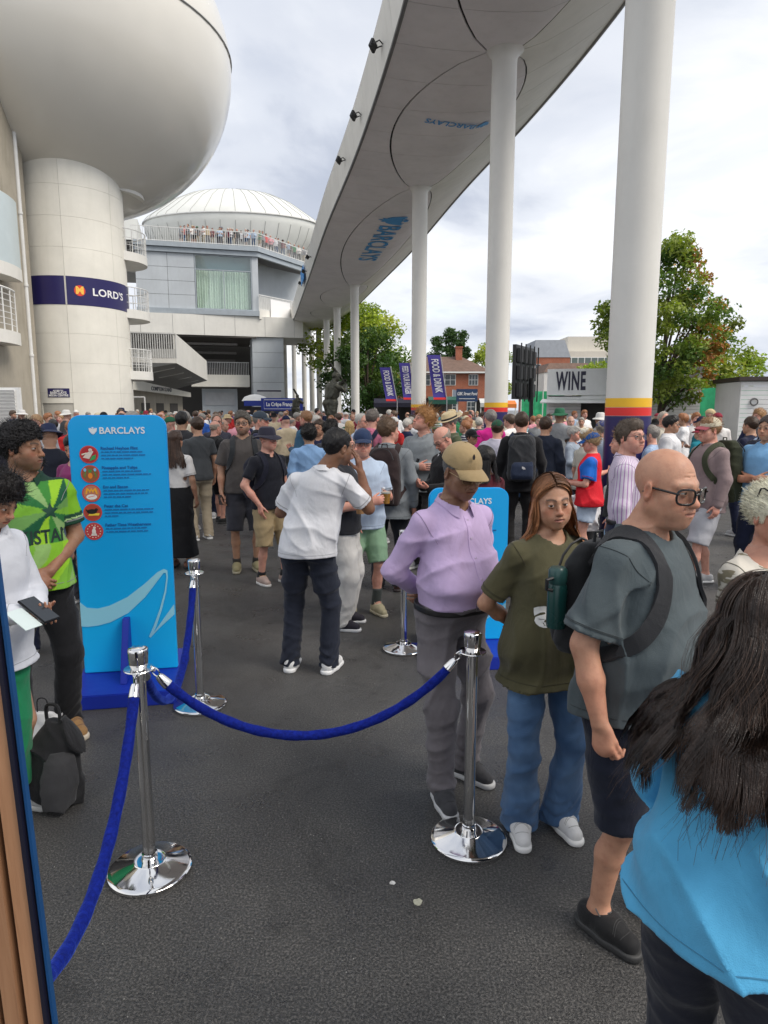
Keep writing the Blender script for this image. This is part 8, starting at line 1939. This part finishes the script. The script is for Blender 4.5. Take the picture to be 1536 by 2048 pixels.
J = mid('man in a light blue polo with folded arms at the picture edge', 4.02, 7.1, 120, 1.86, tone=TAN, w=1.1, top=dict(col=(.20, .42, .68), collar='open', slen=.8, slr=.085, loose=.026), bottom=dict(col=NAVY), hair=dict(kind='short', col=(.05, .035, .03)), pose=FOLD)
J = mid('dark haired man in glasses and white tee facing right', 4.30, 10.2, 240, 1.82, tone=TAN, w=1.15, top=dict(col=(.68, .68, .70), slen=.8, slr=.085, loose=.03), bottom=dict(col=(.05, .05, .07)), hair=dict(kind='quiff', col=HK, vol=.014)); glasses(J, GL_DK, thick=.0018)
J = mid('smiling red bearded man in a white tee facing the camera', 4.65, 12.2, 186, 1.82, tone=PINK, feat=dict(stubble=.75, beardcol=(.28, .12, .05)), top=dict(col=(.70, .70, .70)), hair=dict(kind='short', col=(.2, .1, .05)))
J = mid('grey haired man in a cream jacket beside the smiling bearded man', 5.25, 12.8, 200, 1.86, tone=PINK, top=dict(col=(.52, .48, .40), sleeve='long', collar='open'), hair=dict(kind='receding', col=(.38, .33, .28)))
J = mid('dark haired man in a white tee with back turned by the banded column', 3.95, 11.4, 10, 1.76, tone=OLIVE, top=dict(col=(.68, .68, .68)), hair=dict(kind='short', col=HK, vol=.016))
J = mid('man in a white peaked cap and navy gilet with a rucksack', 5.35, 9.4, 285, 1.84, tone=TAN, top=dict(col=(.45, .55, .72), sleeve='long'), hair=dict(kind='short', col=HK)); cap(J, cloth((.7, .68, .64)), res=2); bag(J, 'navy rucksack on the man in the white peaked cap', cloth(NAVY))
J = mid('man in a black and blue tee behind the light blue polo', 5.5, 10.2, 30, 1.8, tone=TAN, top=dict(col=(.012, .015, .04), slen=.8), bottom=dict(col=NAVY), hair=dict(kind='short', col=HB))
J = mid('young man with tousled blond hair by the white kiosk', 7.1, 12.9, 110, 1.9, tone=PINK, top=dict(col=(.1, .09, .09)), hair=dict(kind='quiff', col=(.36, .2, .09), vol=.022, fur=1500, furlen=.03))
J = mid('man in a denim shirt looking down between column and cream cap', 3.62, 9.2, 60, 1.70, tone=PINK, top=dict(col=(.35, .45, .62), sleeve='long'), hair=dict(kind='short', col=HG))
J = mid('woman in white cricket cap and cream top with arm out', 2.75, 9.2, 290, 1.66, 'f', PINK, top=dict(col=(.55, .52, .45), slen=.8), bottom=dict(col=BLK), hair=dict(kind='thick', col=HBL), pose=CUPR); cap(J, cloth((.6, .58, .5)), res=2, mat2=cloth((.03, .16, .09)))

# ------------------------------------------------------------------ bronze batsmen
def bronze_mat():
    m = bpy.data.materials.new('bronze'); nt, b, o = nodes(m); f = noise(nt, coords(nt), 7, 5, .65)
    L(nt, ramp(nt, f, [(.3, (.032, .033, .026)), (.7, (.09, .088, .066))]), b.inputs['Base Color']); b.inputs['Metallic'].default_value = .55; b.inputs['Roughness'].default_value = .48; bump(nt, b, noise(nt, coords(nt), 40, 3), .25, .01); return m
M_brz = bronze_mat()
def batsman(label, x, y, yaw, h, z0):
    J = human('batsman_statue', label, (x, y), yaw, h, 'm', (.05, .05, .05), w=1.38, res=2, seed=77, lean=(.0, .10), head=(0, -12, 0), hoff=(0, .06), la=((-.34, .20, 1.30), (-.12, .34, 1.50)), ra=((.30, .22, 1.28), (.02, .38, 1.42)), lf=(-.20, .14, 25), rf=(.20, -.14, -35), top=dict(name='shirt', sleeve='long', loose=.034, hem=.98, fold=.014, tuck=True, col=GREY), bottom=dict(r1=.115, r2=.095, r3=.085, col=GREY, fold=.010, belt=True), shoes=dict(col=GREY), hair=dict(kind='thick', col=HK, vol=.014), z0=z0, cat='statue')
    r = J['root']
    hp = (J['HP'][-1][0]+J['HP'][1][0])*.5+A3((.0, .03, .02)); d = unit((-.10, -.62, .78)); mb = MB()
    mb.tube([tuple(hp-d*.10), tuple(hp+d*.18)], .022, 8); a = hp+d*.18; b_ = hp+d*.80; mb.bar(tuple(a), tuple(b_), .125, .045, (0, 1, .1)); mb.build('bat', M_brz, r, bevel=.008)
    mb = MB(); mb.box((-.55, -.55, -z0), (.55, .55, .005)); mb.build('plinth', paint('plinth_stone', (.32, .30, .27), .7), r, bevel=.02)
    for o in [r]+list(r.children_recursive):
        if o.type == 'MESH' and o.name.split('.')[0] != 'plinth': o.data.materials.clear(); o.data.materials.append(M_brz)
    return r
batsman('large bronze statue of a batsman, bat swung over his shoulder', -1.72, 22.0, 300, 2.05, 1.0)
batsman('smaller distant bronze statue of a batsman beside the crêpe kiosk', -5.3, 41, 330, 1.75, .95)
# ------------------------------------------------------------------ the dense crowd behind: prototypes, then copies with their own colours
def proto(sex, pose, hk, hat=None, bot='trousers', slv='short', seed=0, w=1.0):
    J = human('person', 'x', (0, -50-seed), 0, 1.75, sex, (1, 1, 1), w=w, res=3, seed=seed, top=dict(col=WHITE, sleeve=slv, loose=.024, collar=None), bottom=dict(kind=bot, col=NAVY), shoes=dict(col=GREY), hair=dict(kind=hk, col=HB, vol=.016) if hk else None, **pose)
    if hat: o = cap(J, obj_cloth(), hat, res=3)
    return J['root']
random.seed(5)
PRO = [(proto('m', {}, 'short', seed=1), 'cropped hair'), (proto('m', PHONE, 'quiff', seed=2), 'thick hair'), (proto('m', FOLD, 'receding', seed=3, slv='long'), 'receding hair'), (proto('m', CUPR, None, 'baseball', 'shorts', seed=4), 'cap'), (proto('f', {}, 'thick', seed=5, slv='long'), 'full hair'), (proto('f', CUPL, 'thick', None, 'shorts', seed=6), 'full hair'), (proto('m', CUPL, 'bald_fringe', seed=7, slv='long', w=1.1), 'bald crown'), (proto('m', {}, None, 'bucket', seed=8), 'brimmed hat'), (proto('m', CLASP, 'short', None, 'shorts', seed=9), 'cropped hair'), (proto('m', {}, None, 'baseball', seed=10, slv='long'), 'cap')]
TOPS = [('white', (.68, .68, .69)), ('white', (.70, .68, .66)), ('pale blue', (.40, .52, .68)), ('navy', (.016, .022, .055)), ('black', (.016, .016, .018)), ('grey', (.22, .23, .24)), ('pink', (.62, .28, .33)), ('light grey', (.45, .46, .48)), ('royal blue', (.03, .10, .38)), ('green', (.03, .16, .07)), ('beige', (.46, .38, .26)), ('red', (.48, .03, .03)), ('teal', (.02, .20, .26)), ('dark grey', (.06, .06, .065)), ('maroon', (.13, .015, .03)), ('cream', (.60, .55, .43))]
BOTS = [('navy', (.014, .018, .04)), ('black', (.014, .014, .016)), ('khaki', (.34, .26, .15)), ('grey', (.18, .18, .19)), ('blue', (.05, .10, .20)), ('stone', (.44, .38, .28))]
HAIRS = [('dark', (.014, .011, .010)), ('brown', (.055, .032, .018)), ('brown', (.10, .06, .035)), ('grey', (.28, .26, .23)), ('fair', (.34, .21, .10)), ('ginger', (.28, .11, .04)), ('white', (.5, .47, .42))]
HATS = [('white', (.66, .65, .62)), ('navy', (.018, .024, .06)), ('black', (.015, .015, .016)), ('straw', (.55, .44, .26)), ('green', (.03, .13, .07)), ('maroon', (.25, .03, .05)), ('cream', (.55, .48, .34))]
SKINS = [(.60, .36, .27), (.62, .33, .25), (.55, .31, .22), (.64, .36, .28), (.42, .24, .16), (.24, .125, .075)]
CR = random.Random(21)
def where(x, y):
    u = 768+FPX*x/(y*math.cos(PITCH)+(CAM_H-1.6)*math.sin(PITCH))
    for lim, t in ((120, 'at the foot of the side stand'), (250, 'in front of the cream tower'), (400, 'before the lettered terrace building'), (490, 'before the dark undercroft'), (615, 'by the crêpe kiosk'), (700, 'around the bronze batsman'), (800, 'below the dark green tree'), (900, 'under the purple flags'), (970, 'under the street food board'), (1060, 'below the big screen'), (1200, 'before the wine kiosk'), (1330, 'beneath the leafy tree'), (1440, 'before the green fence')):
        if u < lim: return t
    return 'before the white kiosk'
def copy_person(src, x, y, z, yaw, h, used=set()):
    pr, hn = src
    first = pr.name not in used
    r = pr if first else pr.copy()
    if not first: COL.objects.link(r)
    used.add(pr.name)
    tn, tc = CR.choice(TOPS); bn, bc = CR.choice(BOTS); hrn, hrc = CR.choice(HAIRS); htn, htc = CR.choice(HATS); sk = CR.choice(SKINS[:4] if CR.random() < .8 else SKINS)
    f = h/1.75; r.location = (x, y, z); r.rotation_euler = (0, 0, yaw); r.scale = (f*CR.uniform(.96, 1.08), f, f); r.color = (*vary(sk, CR.uniform(.8, 1.0)), 1)
    ch = KIDS.setdefault(pr.name, [(c, list(c.children)) for c in pr.children]) if first else KIDS[pr.name]
    kind = 'trousers'; hatted = False
    for c, sub in ch:
        o = c
        if not first: o = c.copy(); COL.objects.link(o); o.parent = r
        b = c.name.split('.')[0]
        if b == 'shirt': o.color = (*vary(tc, CR.uniform(1.0, 1.35)), 1)
        elif b in ('trousers', 'shorts'): o.color = (*bc, 1); kind = b
        elif b == 'hair': o.color = (*hrc, 1)
        elif b in ('cap', 'hat'): o.color = (*htc, 1); hatted = True
        elif b == 'shoe': o.color = (*CR.choice([(.6, .6, .6), (.03, .03, .03), (.2, .12, .07)]), 1)
        for g in sub:
            q = g
            if not first: q = g.copy(); COL.objects.link(q); q.parent = o
            q.color = o.color
    hd = ('%s %s' % (htn, hn)) if hatted else ('%s %s' % (hrn, hn) if hn != 'bald crown' else 'bald crown')
    return r, tn, bn, kind, hd
KIDS = {}; seen_xy = []; USED = set()
def unique(r, wl, tn):
    for nn_, cc in [(tn, None)]+TOPS:
        l2 = wl.replace(tn+' top', nn_+' top', 1)
        if l2 not in USED:
            USED.add(l2)
            if cc:
                for c in r.children:
                    if c.name.split('.')[0] == 'shirt': c.color = (*cc, 1)
            return l2
    return wl
BLOCK = [(-15.2, 34.3, 3.4), (-1.72, 22, 1.1), (-5.3, 41, 1.0), (10.75, 26.2, .6)]+[(x, y, .65) for x, y in COLS[1:]]
def free(x, y, gap):
    for bx, by, br in BLOCK:
        if (x-bx)**2+(y-by)**2 < br*br: return False
    for px_, py_ in seen_xy:
        if (x-px_)**2+(y-py_)**2 < gap*gap: return False
    if x > 6.2 and y > 25.6 and x < 13: return False
    if x > 10.2 and y > 20.8: return False
    if 4.9 < x < 7.2 and 28.8 < y < 31.5: return False
    if -9.6 < x < -5.2 and y > 44.2: return False
    if x < -.52*y+1.2 and y > 24: return False
    if x < -16.2 and y > 43: return False
    return True
placed = 0; tries = 0; TARGET_N = 255
for o in list(COL.objects):
    if o.get('category') == 'person' and o.location.y > 0: seen_xy.append((o.location.x, o.location.y))
while placed < TARGET_N and tries < 20000:
    tries += 1
    y = 12.6+(46-12.6)*CR.random()**1.45; lim = .60*y; x = CR.uniform(-lim, lim)
    if y < 14.2 and (-2.2 < x < -.2): continue
    if not free(x, y, .62): continue
    seen_xy.append((x, y)); placed += 1
    r, tn, bn, kind, hd = copy_person(PRO[CR.randrange(len(PRO))], x, y, 0, CR.uniform(0, 2*PI), CR.gauss(1.75, .07))
    wl = 'person, %s top, %s %s, %s, %s' % (tn, bn, kind, hd, where(x, y)); wl = unique(r, wl, tn); tag(r, wl, 'person', 'spectators in the distant crowd')
# people on the balcony under the ovoid roof
for i in range(34):
    t = i/33; p = FP(FW*(.36+.64*t*1.55), 17.37, -.35) if t < .62 else FP(FW, 17.37, -.3)*(1-(t-.62)/.38)+Vector((K.x-.3, K.y+.1, 17.1))*((t-.62)/.38)
    r, tn, bn, kind, hd = copy_person(PRO[CR.randrange(len(PRO))], p.x+CR.uniform(-.2, .2), p.y+CR.uniform(0, .5), p.z, PI+CR.uniform(-.9, .9), CR.gauss(1.74, .07))
    wl = unique(r, 'tiny person, %s top, %s, at the balcony railing below the ovoid roof' % (tn, hd), tn); tag(r, wl, 'person', 'spectators along the high balcony')
for pr, _ in PRO:
    if pr.location.y < -40: raise RuntimeError('unused prototype '+pr.name)
